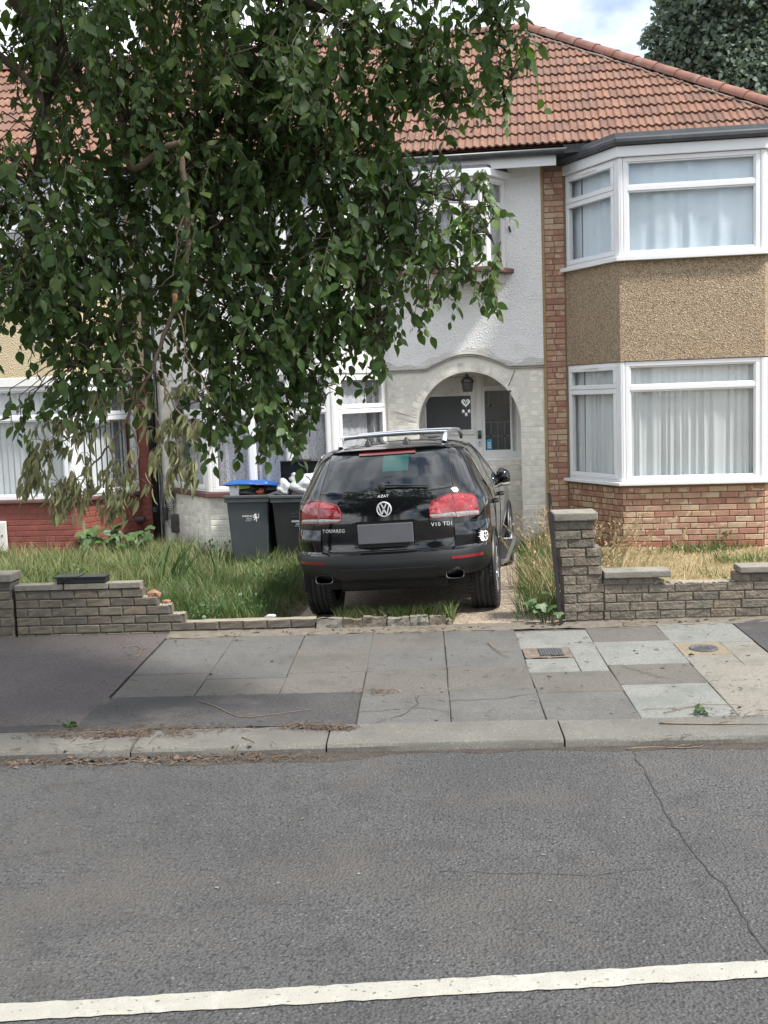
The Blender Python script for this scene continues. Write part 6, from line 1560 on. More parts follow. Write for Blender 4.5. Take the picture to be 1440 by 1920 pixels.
P_, D_, N_2, S_ = map(np.array, (LP, LD, LN, LS_)); FR = frames(D_, N_2)
vis, dist = in_view(P_); score = np.where(vis, dist/S_, 1e9); score[n_view:] = 1e9
order = np.argsort(score); first = order[:300]; rest = order[300:]
objects_from('leaf', first, P_, FR, S_, LME, tree)
rv = nrg.random(len(P_))
for k in range(4):
    ii = rest[k::4]
    o = bpy.data.objects.new('leaves', cloud('leaves', P_[ii], FR[ii], S_[ii], LSH[k], MT['leaf'], rv[ii])); link(o, tree); o['kind'] = 'stuff'
o = twg.build('twigs', MT['green_twig'], tree); o['kind'] = 'stuff'
# snapped branch hanging upside down with wilting leaves
BROKEN = [(-2.02,6.55,3.62),(-1.99,6.50,3.45),(-1.98,6.50,3.23),(-2.00,6.50,2.98),(-2.08,6.50,2.72),(-2.20,6.50,2.45),(-2.27,6.50,2.29),(-2.36,6.50,2.15),(-2.44,6.50,2.01),(-2.55,6.50,1.86),(-2.66,6.50,1.76)]
bb, _ = branch(BROKEN, .022, .006, 'snapped_branch', MT['twig'], tree, 9, .008, 3, .8); bb['label'] = 'snapped branch hanging down with wilted olive leaves'
o, _ = branch([(-2.50,6.88,3.93),(-2.36,6.62,3.55),(-2.17,6.50,3.58),(-2.08,6.50,3.63),(-1.985,6.50,3.645)], .022, .019, 'splintered_stub', MT['twig'], bb, 9, .004, 9)
g = MB(); lump(g, (-1.985,6.485,3.63), .026, 5, (1, 1, 1.1), 1, .35); g.build('torn_wood', MT['raw_wood'], bb)
g = MB(); lump(g, (-2.075,6.478,2.735), .022, 8, (.7, .5, 1.9), 1, .3); g.build('torn_wood', MT['raw_wood'], bb)
SUBS = [[(-2.25,6.50,2.29),(-2.35,6.45,2.33),(-2.50,6.40,2.33),(-2.70,6.40,2.42)],[(-2.36,6.50,2.15),(-2.52,6.40,2.09),(-2.69,6.40,2.05),(-2.88,6.40,2.02)],[(-2.44,6.50,2.01),(-2.59,6.40,1.98),(-2.84,6.40,1.89),(-3.02,6.40,1.77)],[(-2.13,6.50,2.55),(-2.03,6.45,2.40),(-1.91,6.40,2.22),(-1.84,6.40,2.09)],[(-2.20,6.50,2.39),(-2.16,6.45,2.16),(-2.09,6.40,1.97),(-2.09,6.40,1.74)],[(-2.24,6.50,2.32),(-2.10,6.45,2.09),(-1.99,6.40,1.93),(-1.99,6.40,1.71)],[(-2.08,6.50,2.72),(-2.01,6.40,2.47),(-2.04,6.40,2.22)],[(-2.55,6.50,1.86),(-2.51,6.45,1.72),(-2.47,6.40,1.55)],[(-2.44,6.50,2.01),(-2.35,6.45,1.84),(-2.38,6.40,1.65)],[(-2.66,6.50,1.76),(-2.75,6.40,1.66),(-2.86,6.40,1.53)],[(-2.36,6.50,2.15),(-2.19,6.40,2.00),(-2.20,6.40,1.81)],[(-1.99,6.5,3.3),(-2.03,6.46,3.1),(-2.06,6.44,2.9),(-2.16,6.42,2.8)],[(-2.02,6.5,2.9),(-2.0,6.45,2.7),(-2.02,6.44,2.5)]]
wn = []
for i, L_ in enumerate(SUBS):
    o, P = branch(L_, .0065, .0025, 'twig', MT['twig'], bb, 5, .012, 60+i); wn += P
WNOD = np.array([tuple(p) for p in wn])
WILT = [(-2.91, 6.4, 1.88, 0.15), (-3.04, 6.4, 1.73, 0.15), (-2.78, 6.4, 1.73, 0.17), (-2.61, 6.4, 1.72, 0.15), (-2.52, 6.4, 1.54, 0.15), (-2.72, 6.4, 1.56, 0.15), (-2.96, 6.4, 1.6, 0.13), (-2.42, 6.4, 1.7, 0.15), (-2.38, 6.4, 1.52, 0.1), (-2.16, 6.4, 1.94, 0.12), (-2.08, 6.4, 1.84, 0.12), (-2.17, 6.4, 1.65, 0.12), (-2.05, 6.4, 1.71, 0.12), (-2.02, 6.4, 1.96, 0.1), (-2.61, 6.4, 2.16, 0.1), (-2.33, 6.4, 2.18, 0.1), (-2.8, 6.4, 1.99, 0.13), (-2.03, 6.4, 2.22, 0.08), (-3.1, 6.4, 1.64, 0.1), (-2.23, 6.4, 1.78, 0.1), (-2.56, 6.4, 1.46, 0.08), (-2.87, 6.4, 1.46, 0.08)]
WSH = leaf_shape(.115, .30, .5, 9); WSH2 = leaf_shape(.14, -.12, .6, 10)
wp, wd_, wnn, ws = [], [], [], []; wt = MB()
for (x, y, z, r) in WILT:
    n = int(36*(r/.13)**2)+5
    for k in range(max(1, n//5)):
        tip = np.array([x, y, z])+nrg.normal(0, .55, 3)*np.array([r, .10, r]); base = WNOD[np.argmin(((WNOD-tip)**2).sum(1))]
        wt.tube([tuple(base), tuple((base+tip)/2+np.array([0, 0, .03])), tuple(tip)], [.003, .0022, .0016], 4, False)
        for i in range(6):
            t = .35+.65*i/5; p = base+(tip-base)*t+np.array([nrg.normal(0, .012), nrg.normal(0, .012), .02*(1-t)])
            wp.append(p); wd_.append(np.array([-.28+nrg.normal(0, .20), nrg.normal(0, .2), -1])); wnn.append(np.array([nrg.normal(0, 1), -1+nrg.normal(0, .6), .2])); ws.append(.085*nrg.uniform(.7, 1.3))
wp, wd_, wnn, ws = map(np.array, (wp, wd_, wnn, ws)); WF = frames(wd_, wnn)
WME = []
for sh in (WSH, WSH2): WME.append(np_mesh('wilted_leaf', *sh, None, MT['wilted']))
nw = min(300, len(wp)); pick = nrg.permutation(len(wp))
objects_from('wilted_leaf', pick[:nw], wp, WF, ws, WME, bb)
if len(wp) > nw:
    ii = pick[nw:]; o = bpy.data.objects.new('wilted_leaves', cloud('wilted_leaves', wp[ii], WF[ii], ws[ii], WSH, MT['wilted'], nrg.random(len(ii)))); link(o, bb); o['kind'] = 'stuff'
o = wt.build('fine_twigs', MT['twig'], bb); o['kind'] = 'stuff'
# some paler green leaves and a few dead brown leaves
dl = [(-2.55,6.42,2.38),(-2.58,6.43,2.33),(-2.36,6.42,2.27),(-2.33,6.42,2.25),(-2.40,6.42,2.20)]
DME = np_mesh('dead_leaf', *leaf_shape(.14, .4, .6, 12), None, MT['dead_leaf'])
for p in dl: piece('dead_leaf', DME, bb, p, (R(200+q.uniform(-25, 25)), q.uniform(-.6, .6), q.uniform(0, 6)), (.09,)*3)
sh_ = MB(); SHME = np_mesh('pale_leaf', *leaf_shape(.2, .3, .3, 14), None, pm('pale_leaf', (.16,.25,.09), (.12,.2,.07), scale=20, rough=.5, translucent=(.3,(.2,.32,.08))))
for (x, y, z, n) in ((-2.52,6.2,3.42,8),(-1.05,6.55,3.9,5),(-.55,6.6,3.3,4),(-.4,6.6,3.15,4),(-1.25,6.6,2.85,4)):
    for i in range(n): piece('pale_leaf', SHME, tree, (x+.022*i+q.uniform(-.02,.02), y, z-.02*i+q.uniform(-.03,.03)), (R(200+q.uniform(-40, 40)), q.uniform(-.7, .7), q.uniform(-1, 1)), (.085,)*3)

# ---------------------------------------------------------------- tree beyond the roof, and unseen ones added across the road for reflections
def far_tree(name, label, base, blobs, leaf, n, seed, mat, trunk_h, tr=.3):
    rg = np.random.default_rng(seed); t = thing(name, label, 'tree', base)
    g = MB(); P = smooth_path([base, (base[0]+.1, base[1], base[2]+trunk_h*.5), (base[0]-.1, base[1]+.1, base[2]+trunk_h)], 3); g.tube(P, [lerp(tr, tr*.5, i/(len(P)-1)) for i in range(len(P))], 10); g.build('trunk', MT['bark'], t, True)
    g = MB()
    for (x, y, z, r) in blobs: g.tube([tuple(P[-2]), ((P[-1].x+x)/2, (P[-1].y+y)/2, (P[-1].z+z)/2), (x, y, z)], [tr*.4, tr*.22, tr*.08], 6)
    g.build('limbs', MT['bark'], t)['kind'] = 'stuff'
    PP, tot = [], sum(b[3]**2 for b in blobs)
    for (x, y, z, r) in blobs:
        m = int(n*r*r/tot); v = rg.normal(size=(m, 3)); v /= np.linalg.norm(v, axis=1, keepdims=True); k = rg.random(m)**.45
        cl = np.sin(v[:, 0]*5+x)*np.sin(v[:, 1]*4+z)*np.sin(v[:, 2]*5+y)
        PP.append(np.array([x, y, z])+v*(r*k*(1+.22*cl))[:, None])
    PP = np.concatenate(PP); m = len(PP)
    F_ = frames(rg.normal(size=(m, 3))+np.array([0, 0, -.5]), rg.normal(size=(m, 3))+np.array([0, -.2, 1.0]))
    o = bpy.data.objects.new('crown', cloud('crown', PP, F_, leaf*rg.uniform(.6, 1.3, m), leaf_shape(.42, .15, .1, seed), mat, rg.random(m))); link(o, t); o['kind'] = 'stuff'
    return t
far_tree('tree', 'tall bushy green tree rising behind the end of the tiled roof', (5.4, 30, -.4),
  [(5.0,30,10.6,1.15),(5.9,30.5,11.6,1.5),(4.4,30,11.5,1.0),(6.6,30,10.2,1.4),(4.0,29.8,10.7,.62),(5.4,29.6,12.6,1.3),(3.95,30,11.75,.50),(6.9,31,12.3,1.7),(4.9,30.3,9.7,1.05),(5.8,30,9.2,1.5),(3.45,30,11.1,.32),(3.5,30,10.55,.26),(7.6,30,9.6,1.6),(4.7,31,12.6,1.0),(3.85,30,10.15,.35)], .125, 42000, 5, MT['far_leaf'], 9.5)
far_tree('tree', 'broad leafy tree standing across the road', (-7.5, -13, -.4), [(-7.5,-13,6,2.2),(-6,-12.5,7.4,1.8),(-9,-13,7.2,2),(-7.4,-13.5,8.8,1.9),(-5.2,-13,5.5,1.4)], .55, 3500, 8, MT['far_leaf'], 6)  # this one and the next are planted behind the camera to be reflected
far_tree('tree', 'round leafy tree standing across the road beside a second one', (4.5, -15, -.4), [(4.5,-15,5.5,2.2),(6,-15,6.5,1.8),(3,-15,6.6,1.8),(4.6,-15.5,7.8,1.7)], .55, 3000, 9, MT['far_leaf'], 5.5)
names_ = [o for o in bpy.data.objects if o.name.startswith('tree') and o.get('category') == 'tree' and o.parent is None]

# ---------------------------------------------------------------- grass
BL = (np.array([(-.5,0,0),(.5,0,0),(-.42,0,.38),(.42,0,.38),(-.28,0,.72),(.28,0,.72),(0,0,1)], float), np.array([(4,5,6)]), np.array([(0,1,3,2),(2,3,5,4)]))
def blades(name, pts, h, wd, mat, lean=.35, seed=0, wind=(0, 0), kind='stuff', parent=None, curl=.5, swirl=.38):
    rg = np.random.default_rng(seed); n = len(pts); V, T, Q = BL; k = len(V)
    a = rg.uniform(0, 2*np.pi, n); ln = np.abs(rg.normal(lean, lean*.5, n)); la_ = rg.uniform(0, 2*np.pi, n)
    lx, ly = np.cos(la_)*ln+wind[0], np.sin(la_)*ln+wind[1]
    px_, py_ = pts[:, 0], pts[:, 1]
    lx = lx+swirl*np.sin(px_*6.1+1.7*np.sin(py_*4.3)+seed); ly = ly+swirl*np.sin(py_*5.3+1.9*np.sin(px_*3.7)+seed*2)
    tone = np.clip(.26+.20*np.sin(px_*3.1+1.3*np.sin(py_*2.7+seed))*np.sin(py_*3.7+px_)+rg.normal(0, .20, n), .01, .97)
    t = V[:, 2][None]; W = np.zeros((n, k, 3))
    wv = (wd*rg.uniform(.7, 1.3, n))[:, None]
    bx = lx[:, None]*(t*(1-curl)+t*t*curl); by = ly[:, None]*(t*(1-curl)+t*t*curl)
    W[:, :, 0] = V[:, 0][None]*wv*np.cos(a)[:, None]+bx*h[:, None]+pts[:, 0][:, None]
    W[:, :, 1] = V[:, 0][None]*wv*np.sin(a)[:, None]+by*h[:, None]+pts[:, 1][:, None]
    W[:, :, 2] = t*h[:, None]*(1-.25*(ln[:, None]*t)**2)+pts[:, 2][:, None]
    off = (np.arange(n)*k)[:, None, None]
    me = np_mesh(name, W.reshape(-1, 3), (T[None]+off).reshape(-1, 3), (Q[None]+off).reshape(-1, 4), np.repeat(tone, k), mat)
    o = bpy.data.objects.new(name, me); link(o, parent)
    if kind: o['kind'] = kind
    return o
def scatter(n, x0, x1, tfun0, y1, seed, keep=None, dens=None):
    rg = np.random.default_rng(seed); out = []
    while len(out) < n:
        x = rg.uniform(x0, x1); y = rg.uniform(9.896+.0928*x+tfun0, y1)
        if keep and not keep(x, y): continue
        if dens and rg.random() > dens(x, y): continue
        out.append((x, y, gh(x, y)-.01))
    return np.array(out)
def patchy(x, y): return .5+.5*math.sin(x*2.3+math.sin(y*1.7)*1.5)*math.sin(y*2.1+x*.7)
def in_bay(x, y):     # keep clear of the house fronts
    if y > 14.85: return False
    for bp in (wb, nb, rb):
        (xl, _), (a, _), (b, _), (xr, _) = bp
        if y > YF-.03:
            t = min(1, (y-YF)/(YW-YF)); lo, hi = lerp(a, xl, t)-.02, lerp(b, xr, t)+.02
            if lo < x < hi: return False
    return True
def left_ok(x, y):
    if not in_bay(x, y): return False
    if x > -2.35 and y > 10.1: return False
    if -3.76 < x < -2.58 and 13.15 < y: return False
    return True
p = scatter(34000, -7.4, -2.36, .13, 14.6, 1, left_ok); rg = np.random.default_rng(2)
hh = np.array([(.07+.16*patchy(x*1.4, y*1.3))*(1.0 if x < -2.6 else .55) for x, y, z in p])*rg.uniform(.6, 1.3, len(p))
tag(blades('grass', p, hh, .0065, MT['grass'], .40, 3), 'long green uncut grass filling the garden left of the car', 'grass')
p = scatter(4000, -7.4, -3.6, .5, 14.5, 4, left_ok, lambda x, y: max(.08, min(1, .25*(y-10.3)))*(1 if x < -3.9 else .35)); hh = rg.uniform(.18, .36, len(p))
tag(blades('seed_grass', p, hh, .007, MT['pale_grass'], .42, 5, (.05, -.05)), 'pale seeding grass along the red wall of the neighbour', 'grass')
p = scatter(1500, -3.9, -2.45, .13, 11.8, 6, left_ok); hh = rg.uniform(.14, .30, len(p))
tag(blades('grass', p, hh, .006, MT['weed'], .35, 7), 'thin fresh grass stems just behind the single course of bricks', 'grass')
p = scatter(3600, -1.78, -.70, .12, 10.34, 8); hh = rg.uniform(.10, .26, len(p))*np.array([1-.55*max(0, (y-10.05)/.3) for x, y, z in p])
tag(blades('grass', p, hh, .0075, MT['grass'], .45, 9), 'short tuft of green grass in front of the rear bumper', 'grass')
p = scatter(2600, -.12, .34, .15, 14.7, 10, None, lambda x, y: min(1, .25+max(0, x)*2.6) if y < 12 else min(1, .5+x*2)); hh = rg.uniform(.10, .30, len(p))
tag(blades('grass', p, hh, .009, MT['grass'], .42, 11), 'green grass strip between the driveway and the iron gate', 'grass')
p = scatter(500, -.0, .36, .4, 14.6, 12); hh = rg.uniform(.2, .45, len(p))
tag(blades('seed_grass', p, hh, .006, MT['straw'], .4, 13), 'straw coloured stems among the strip beside the gate', 'grass')
p = scatter(15000, .34, 4.2, .2, 13.86, 14, in_bay); hh = rg.uniform(.02, .065, len(p))
tag(blades('dry_grass', p, hh, .008, MT['straw'], .8, 15), 'short scorched straw coloured grass of the right hand lawn', 'grass')
p = scatter(2600, .5, 3.6, .35, 13.8, 16, in_bay, lambda x, y: max(0, patchy(x*1.2+1, y*1.5)-.45)*2*(1.0 if x < 2.0 or y > 12.6 else .3)); hh = rg.uniform(.05, .17, len(p))
tag(blades('grass', p, hh, .009, MT['grass'], .5, 17), 'green tufts growing through the scorched right hand lawn', 'grass')
# driveway edges and pavement cracks
p = scatter(260, -2.2, .1, -.02, 9.96+.1, 18); hh = rg.uniform(.02, .06, len(p))
# tall dry stalks
def stalks(name, label, root, n, hgt, bend, seed, spread=.12, mat='straw', head=True):
    rg = np.random.default_rng(seed); t = thing(name, label, 'grass clump', root); g = MB(); hp, hd, hn, hs = [], [], [], []
    for i in range(n):
        x, y = root[0]+rg.normal(0, spread), root[1]+rg.normal(0, spread); h = hgt*rg.uniform(.55, 1.05); bx, by = bend[0]*rg.uniform(.3, 1.5)+rg.normal(0, .10), bend[1]+rg.normal(0, .10)
        z0 = gh(x, y)-.02; pts = [(x+bx*u*u*h, y+by*u*u*h, z0+h*(u-.16*u**3)) for u in (0, .3, .55, .78, .92, 1)]
        g.rr = rg.random()*.9+.05; g.tube(pts, [.0032,.003,.0026,.002,.0017,.001], 4, False)
        if head:
            for k in range(15):
                u = .70+.30*k/14; b = np.array([x+bx*u*u*h, y+by*u*u*h, z0+h*(u-.16*u**3)])
                hp.append(b); hd.append(np.array([bx*1.2+rg.normal(0, .4), by+rg.normal(0, .4), .55+rg.normal(0, .3)])); hn.append(rg.normal(size=3)); hs.append(rg.uniform(.022, .045))
    s = g.build('stalks', MT[mat], t); s['kind'] = 'stuff'
    if head:
        hp, hd, hn, hs = map(np.array, (hp, hd, hn, hs)); o = bpy.data.objects.new('seed_heads', cloud('seed_heads', hp, frames(hd, hn), hs, leaf_shape(.16, .1, .2, 3), MT[mat], rg.random(len(hp)))); link(o, t); o['kind'] = 'stuff'
    pts = np.array([(root[0]+rg.normal(0, spread*1.2), root[1]+rg.normal(0, spread*1.2), 0) for _ in range(n*4)]); pts[:, 2] = [gh(a, b)-.01 for a, b in pts[:, :2]]
    blades('blades', pts, rg.uniform(.25, .62, len(pts))*hgt*.75, .0085, MT[mat], .5, seed+1, (bend[0]*.5, 0), 'stuff', t)
stalks('dry_grass_clump', 'tall straw coloured grass clump leaning behind the grey stone pier', (.76, 10.75, .03), 46, 1.0, (.22, -.05), 21)
stalks('dry_grass_clump', 'tall straw grass clump against the white wall left of the iron gate', (.21, 11.7, .03), 40, .95, (-.16, -.05), 22, .16)
stalks('dry_grass_clump', 'few thin dry stems standing in the scorched lawn', (1.75, 12.2, .05), 7, .55, (.05, 0), 23, .28)
stalks('dry_grass_clump', 'single tall dry stems arching over the low stone wall', (1.02, 12.4, .05), 5, .80, (.22, -.1), 24, .12)
# broad green blades in the left garden
p = np.array([(-4.0+x, 12.0+y, gh(-4+x, 12+y)-.02) for x, y in np.random.default_rng(31).normal(0, .22, (46, 2))])
io = blades('iris_clump', p, np.random.default_rng(3).uniform(.34, .62, 46), .026, MT['weed'], .32, 32, (.05, 0), None); tag(io, 'clump of broad upright green blades in the middle of the long grass', 'plant')
# lobed seedlings
def lobed(seed):
    q = random.Random(seed); pts = []
    for i in range(20):
        a = math.pi*(-.62+1.24*i/19)+math.pi/2; r_ = (.52+.48*abs(math.cos((a-math.pi/2)*2.4)))*(1-.16*abs(a-math.pi/2))*(.85 if i % 2 else 1.0)
        pts.append((r_*math.cos(a), r_*math.sin(a), -.18*r_*r_+.04*math.sin(i*1.9)))
    V = np.array([(0, 0, 0)]+pts); T = np.array([(0, i+1, i+2) for i in range(19)]); return V, T, np.zeros((0, 4), int)
def seedling(name, label, root, leaves, seed, size, mat='weed'):
    q = random.Random(seed); t = thing(name, label, 'plant', root); me = np_mesh('leaf', *lobed(seed), None, MT[mat])
    for (dx, dy, z) in leaves:
        g = MB(); x, y = root[0]+dx, root[1]+dy; g.tube([(root[0]+dx*.2, root[1]+dy*.2, root[2]-.03), (root[0]+dx*.6, root[1]+dy*.6, root[2]+z*.75), (x, y, root[2]+z)], [.006,.005,.003], 5); g.build('stem', MT['weed'], t, True)
        o = piece('leaf', me, t, (x, y, root[2]+z), (R(-28+q.uniform(-18, 18)), q.uniform(-.4, .4), math.pi+q.uniform(-.9, .9)+(-.5 if dx > 0 else .5)), (size*q.uniform(.7, 1.2),)*3)
q = random.Random(19)
seedling('sycamore_seedling', 'low plant with broad lobed leaves at the foot of the red wall', (-5.42, 14.05, .06), [(q.uniform(-.55,.5), q.uniform(-.25,.12), q.uniform(.20,.48)) for _ in range(26)], 5, .17)
seedling('sycamore_seedling', 'small lobed leaf seedling sprouting at the foot of the iron gate', (.16, 9.93, -.01), [(-.13,-.05,.24),(-.05,-.09,.20),(.05,-.10,.19),(-.17,.0,.20),(.10,-.13,.13),(-.02,.03,.30),(-.10,-.10,.16)], 6, .085)
def weed(label, root, n, seed, h, sp):
    rg = np.random.default_rng(seed); t = thing('weed', label, 'weed', root)
    P = np.array(root)+rg.normal(0, 1, (n, 3))*np.array([sp, sp, 0]); P[:, 2] = root[2]+rg.uniform(.01, h, n)
    o = bpy.data.objects.new('leaves', cloud('leaves', P, frames(rg.normal(size=(n, 3))+np.array([0, 0, .3]), rg.normal(size=(n, 3))+np.array([0, -.3, 1])), rg.uniform(.03, .06, n), leaf_shape(.3, .2, .1, 2), MT['weed'], rg.random(n))); link(o, t); o['kind'] = 'stuff'
    g = MB()
    for k in range(5): g.tube([(root[0]+rg.normal(0, sp*.3), root[1]+rg.normal(0, sp*.3), root[2]-.01), tuple(P[k])], .0025, 4)
    o = g.build('stems', MT['weed'], t); o['kind'] = 'stuff'
weed('tiny green weed growing in the kerb joint at the right', tuple(SF(.87,-2.74,-.05)), 16, 41, .035, .035)
weed('bushy green weed at the broken end of the left wall', tuple(SF(-3.0,.22,.02)), 90, 42, .22, .09)
weed('little green weed in the pavement edge by the dark tarmac', tuple(SF(-3.35,-2.73,-.05)), 10, 43, .03, .02)
weed('dark weed stems growing by the wall beside the grey bin', (-3.95, 13.55, .03), 50, 44, .32, .08)
weed('low broad leaved weed against the bay bricks', (2.35, 13.72, .09), 40, 45, .22, .06)

q = random.Random(51); wl_n = ['leafy', 'dark', 'pale', 'spreading', 'bushy', 'ragged', 'small']
for i, (x, y, lb) in enumerate([(-4.6,11.0,'leafy weed clump in the grass behind the black tray'),(-2.75,11.6,'dark weed clump in the grass beside the car left rear tyre'),(-3.2,12.4,'ragged weed clump in the grass in front of the grey bin'),(-5.3,12.2,'pale broad weed in the seeding grass of the red house'),(-2.7,10.35,'low weed clump behind the broken stones near the left rear tyre')]):
    weed(lb, (x, y, gh(x, y)), 70, 60+i, .20, .11)
# ================================================================ bins, rubbish and small litter
def taper(mb, c, b, t, z0, z1):
    """four-sided tapered tub; b,t = (halfx, y0, y1) at the bottom and the top"""
    P = [(c[0]+sx*hx, c[1]+y, z) for (hx, y0, y1), z in ((b, z0), (t, z1)) for sx, y in ((-1, y0), (1, y0), (1, y1), (-1, y1))]
    mb.add(P, [(0,3,2,1),(0,1,5,4),(1,2,6,5),(2,3,7,6),(3,0,4,7)])
def lion(parent, mat, x, y, z, s):
    """small rampant lion: body, mane, legs and tail"""
    def poly(pts): g_.add([(x+px*s, y, z+pz_*s) for px, pz_ in pts], [tuple(range(len(pts)))])
    g_ = MB()
    poly([(-.10,-.10),(.12,-.22),(.16,.0),(.08,.22),(-.08,.20)]); poly([(-.16,.18),(.06,.16),(.10,.40),(-.04,.46),(-.20,.36)])
    poly([(-.08,.14),(-.34,.26),(-.40,.20),(-.12,.04)]); poly([(-.10,.04),(-.36,.04),(-.36,-.04),(-.10,-.04)])
    poly([(.02,-.16),(-.20,-.34),(-.30,-.34),(-.26,-.28),(-.08,-.08)]); poly([(.14,-.18),(.10,-.50),(.0,-.54),(.02,-.46),(.04,-.18)])
    poly([(.14,-.08),(.32,-.10),(.40,.12),(.30,.34),(.44,.36),(.40,.42),(.26,.40),(.32,.12),(.26,-.02),(.16,-.0)])
    return g_.build('lion_emblem', mat, parent)
def bin_(label, c, mat, grp, lidmat, yaw=0):
    t = thing('wheelie_bin', label, 'bin', c, grp)
    x, y, z = c
    g = MB(); taper(g, (x, y), (.225, .06, .58), (.268, .0, .68), z+.06, z+.915); tub = g.build('tub', mat, t, bevel=.02)
    g = MB()
    for (z0, z1, k) in ((.885,.935,.016),(.94,.975,.028)):
        o_, i_ = (.270+k, -.004-k, .69), (.245, .03, .66)
        P = []
        for zz in (z0, z1):
            for (hx, a, b) in (o_, i_):
                for sx, yy in ((-1, a), (1, a), (1, b), (-1, b)): P.append((x+sx*hx, y+yy, z+zz))
        F_ = []
        for k2 in range(4):
            j = (k2+1) % 4; F_ += [(k2, j, 8+j, 8+k2), (12+k2, 12+j, 4+j, 4+k2), (8+k2, 8+j, 12+j, 12+k2), (4+k2, 4+j, j, k2)]
        g.add(P, F_)
    g.build('rim', MT['bin_rim'], t, bevel=.006)
    g = MB(); g.box(x-.22, y+.01, z+.86, x+.22, y+.66, z+.87); g.build('rubbish_bed', MT['bag_black'], t)
    g = MB(); g.box(x-.19, y-.0, z+.05, x+.19, y+.06, z+.075); g.build('foot', mat, t)
    for sx in (-1, 1):
        g = MB(); g.lathe([(-.03,.0),(-.03,.09),(.03,.09),(.03,0)], (x+sx*.255, y+.60, z+.085), 'x', 18); g.build('wheel', MT['black_plastic'], t)
    g = MB(); g.tube([(x-.25, y+.76, z+.99), (x+.25, y+.76, z+.99)], .016, 8)
    for sx in (-1, 1): g.tube([(x+sx*.2, y+.67, z+.95), (x+sx*.2, y+.76, z+.99)], .014, 6)
    g.build('handle', mat, t)
    return t, tub
grp = 'wheelie bins in front of the white bay'
b1, t1 = bin_('grey wheelie bin with a blue lid propped up on its rubbish', (-3.455, 13.22, -.03), MT['bin_grey'], grp, None)
b2, t2 = bin_('black wheelie bin with its black lid thrown open behind full bags', (-2.868, 13.20, -.04), MT['bin_black'], grp, None)
def lid(parent, mat, c, ang, w_=.29, d=.72, nm='lid'):
    """domed lid hinged along its back edge; ang = opening"""
    g = MB(); ca, sa = math.cos(ang), math.sin(ang)
    def P(u, v, h): return (c[0]+u, c[1]-(v*ca+h*sa) if False else c[1]-v*ca+h*sa, c[2]+v*sa+h*ca)
    def cell(a, b):
        u = lerp(-w_, w_, a); v = lerp(0, d, b); e = min(a, 1-a, b*1.2, (1-b)*1.0)*2; h = .05*min(1, e*4)**.6; return P(u*(1-.04*b), v, h)
    g.grid(cell, 12, 14)
    o = g.build(nm, mat, parent, True); s = o.modifiers.new('thickness', 'SOLIDIFY'); s.thickness = .008; s.offset = -1
    g = MB(); g.tube([P(-w_, .0, -.004), P(-w_*.97, d, -.004), P(w_*.97, d, -.004), P(w_, 0, -.004)], .013, 6); g.build('lid_lip', mat, o, True)
    g = MB(); g.tube([P(-.12, d+.015, .0), P(.12, d+.015, .0)], .014, 6); g.build('lid_grip', mat, o, True)
    return o
lid(b1, MT['blue_lid'], (-3.455, 13.93, 1.0), R(6.5))
lid(b2, MT['bin_black'], (-2.868, 13.92, .99), R(112), d=.62) if False else lid(b2, MT['bin_black'], (-2.85, 13.86, .93), R(78), d=.40)
for (t_, x, zt, out) in ((t1, -3.43, .66, False), (t2, -2.80, .585, True)):
    y = 13.22+.003-(zt-.03)*.062+.05
    y = (13.22 if t_ is t1 else 13.20)+lerp(.06, .0, (zt+.03-.06)/.855)-.004
    for txt, sz, dz, dx in (('ENFIELD', .034, .02, -.035), ('Council', .022, -.012, -.012), ('www.enfield.gov.uk', .010, -.036, -.02)):
        me = text_mesh(txt, sz, .0006, False, 1.0); me.materials.append(MT['decal']); o = bpy.data.objects.new('lettering', me); link(o, t_, (x+dx, y-.0015-dz*.06*0+(-dz)*-.07, zt+dz)); o.rotation_euler = (R(86), 0, 0)
    lion(t_, MT['decal'], x+.075, y-.001, zt+.005, .105)
    if out:
        g = MB(); F = ((x-.09, y-.006), (1, 0), (0, -1)); bars(F, 0, .14, zt+.075, zt+.125, .004, -.002, .003, g); g.build('label_outline', MT['bin_rim'], t_)
# rubbish
def crumple(name, label, cat, c, r, sq, mat, seed, amp=.2, n=3, group=None):
    g = MB(); lump(g, c, r, seed, sq, n, amp); o = g.build(name, mat, None, True); return tag(o, label, cat, group)
crumple('black_bag', 'crumpled black bin bag pushed under the blue lid', 'rubbish bag', (-3.47, 13.40, .98), .15, (1.35, .9, .5), MT['bag_black'], 3, .28)
crumple('orange_packet', 'crumpled orange packet at the right corner of the grey bin', 'packet', (-3.30, 13.30, .975), .045, (1.3, .8, .8), MT['orange_pack'], 4, .4, 2)
g = MB(); taper(g, (-3.615, 13.24), (.055, .0, .08), (.07, -.01, .09), .935, 1.075); g.box(-3.67,13.235,1.07,-3.56,13.32,1.076); tag(g.build('white_carton', MT['carton'], None, bevel=.004), 'white paper carton stuck in the left corner of the grey bin', 'carton')
g = MB(); g.box(-.095,-.06,-.028,.095,.06,.028); o = g.build('lime_carton', MT['lime_box'], None, bevel=.005); o.location = (-3.52, 13.30, 1.055); o.rotation_euler = (R(8), R(-7), R(6)); tag(o, 'lime green carton lying on the black bag in the grey bin', 'carton')
crumple('clear_bag', 'clear crumpled plastic bag at the left of the black bin', 'rubbish bag', (-3.00, 13.33, 1.0), .105, (.95, .9, .9), MT['bag_clear'], 6, .3)
crumple('white_bag', 'bulging white plastic carrier bag filling the black bin', 'rubbish bag', (-2.745, 13.36, 1.03), .165, (1.1, .95, .75), MT['bag_white'], 7, .16)
crumple('white_bag', 'small knotted white bag on top of the heap in the black bin', 'rubbish bag', (-2.86, 13.50, 1.12), .085, (1.1, .8, .8), MT['bag_white'], 15, .28)
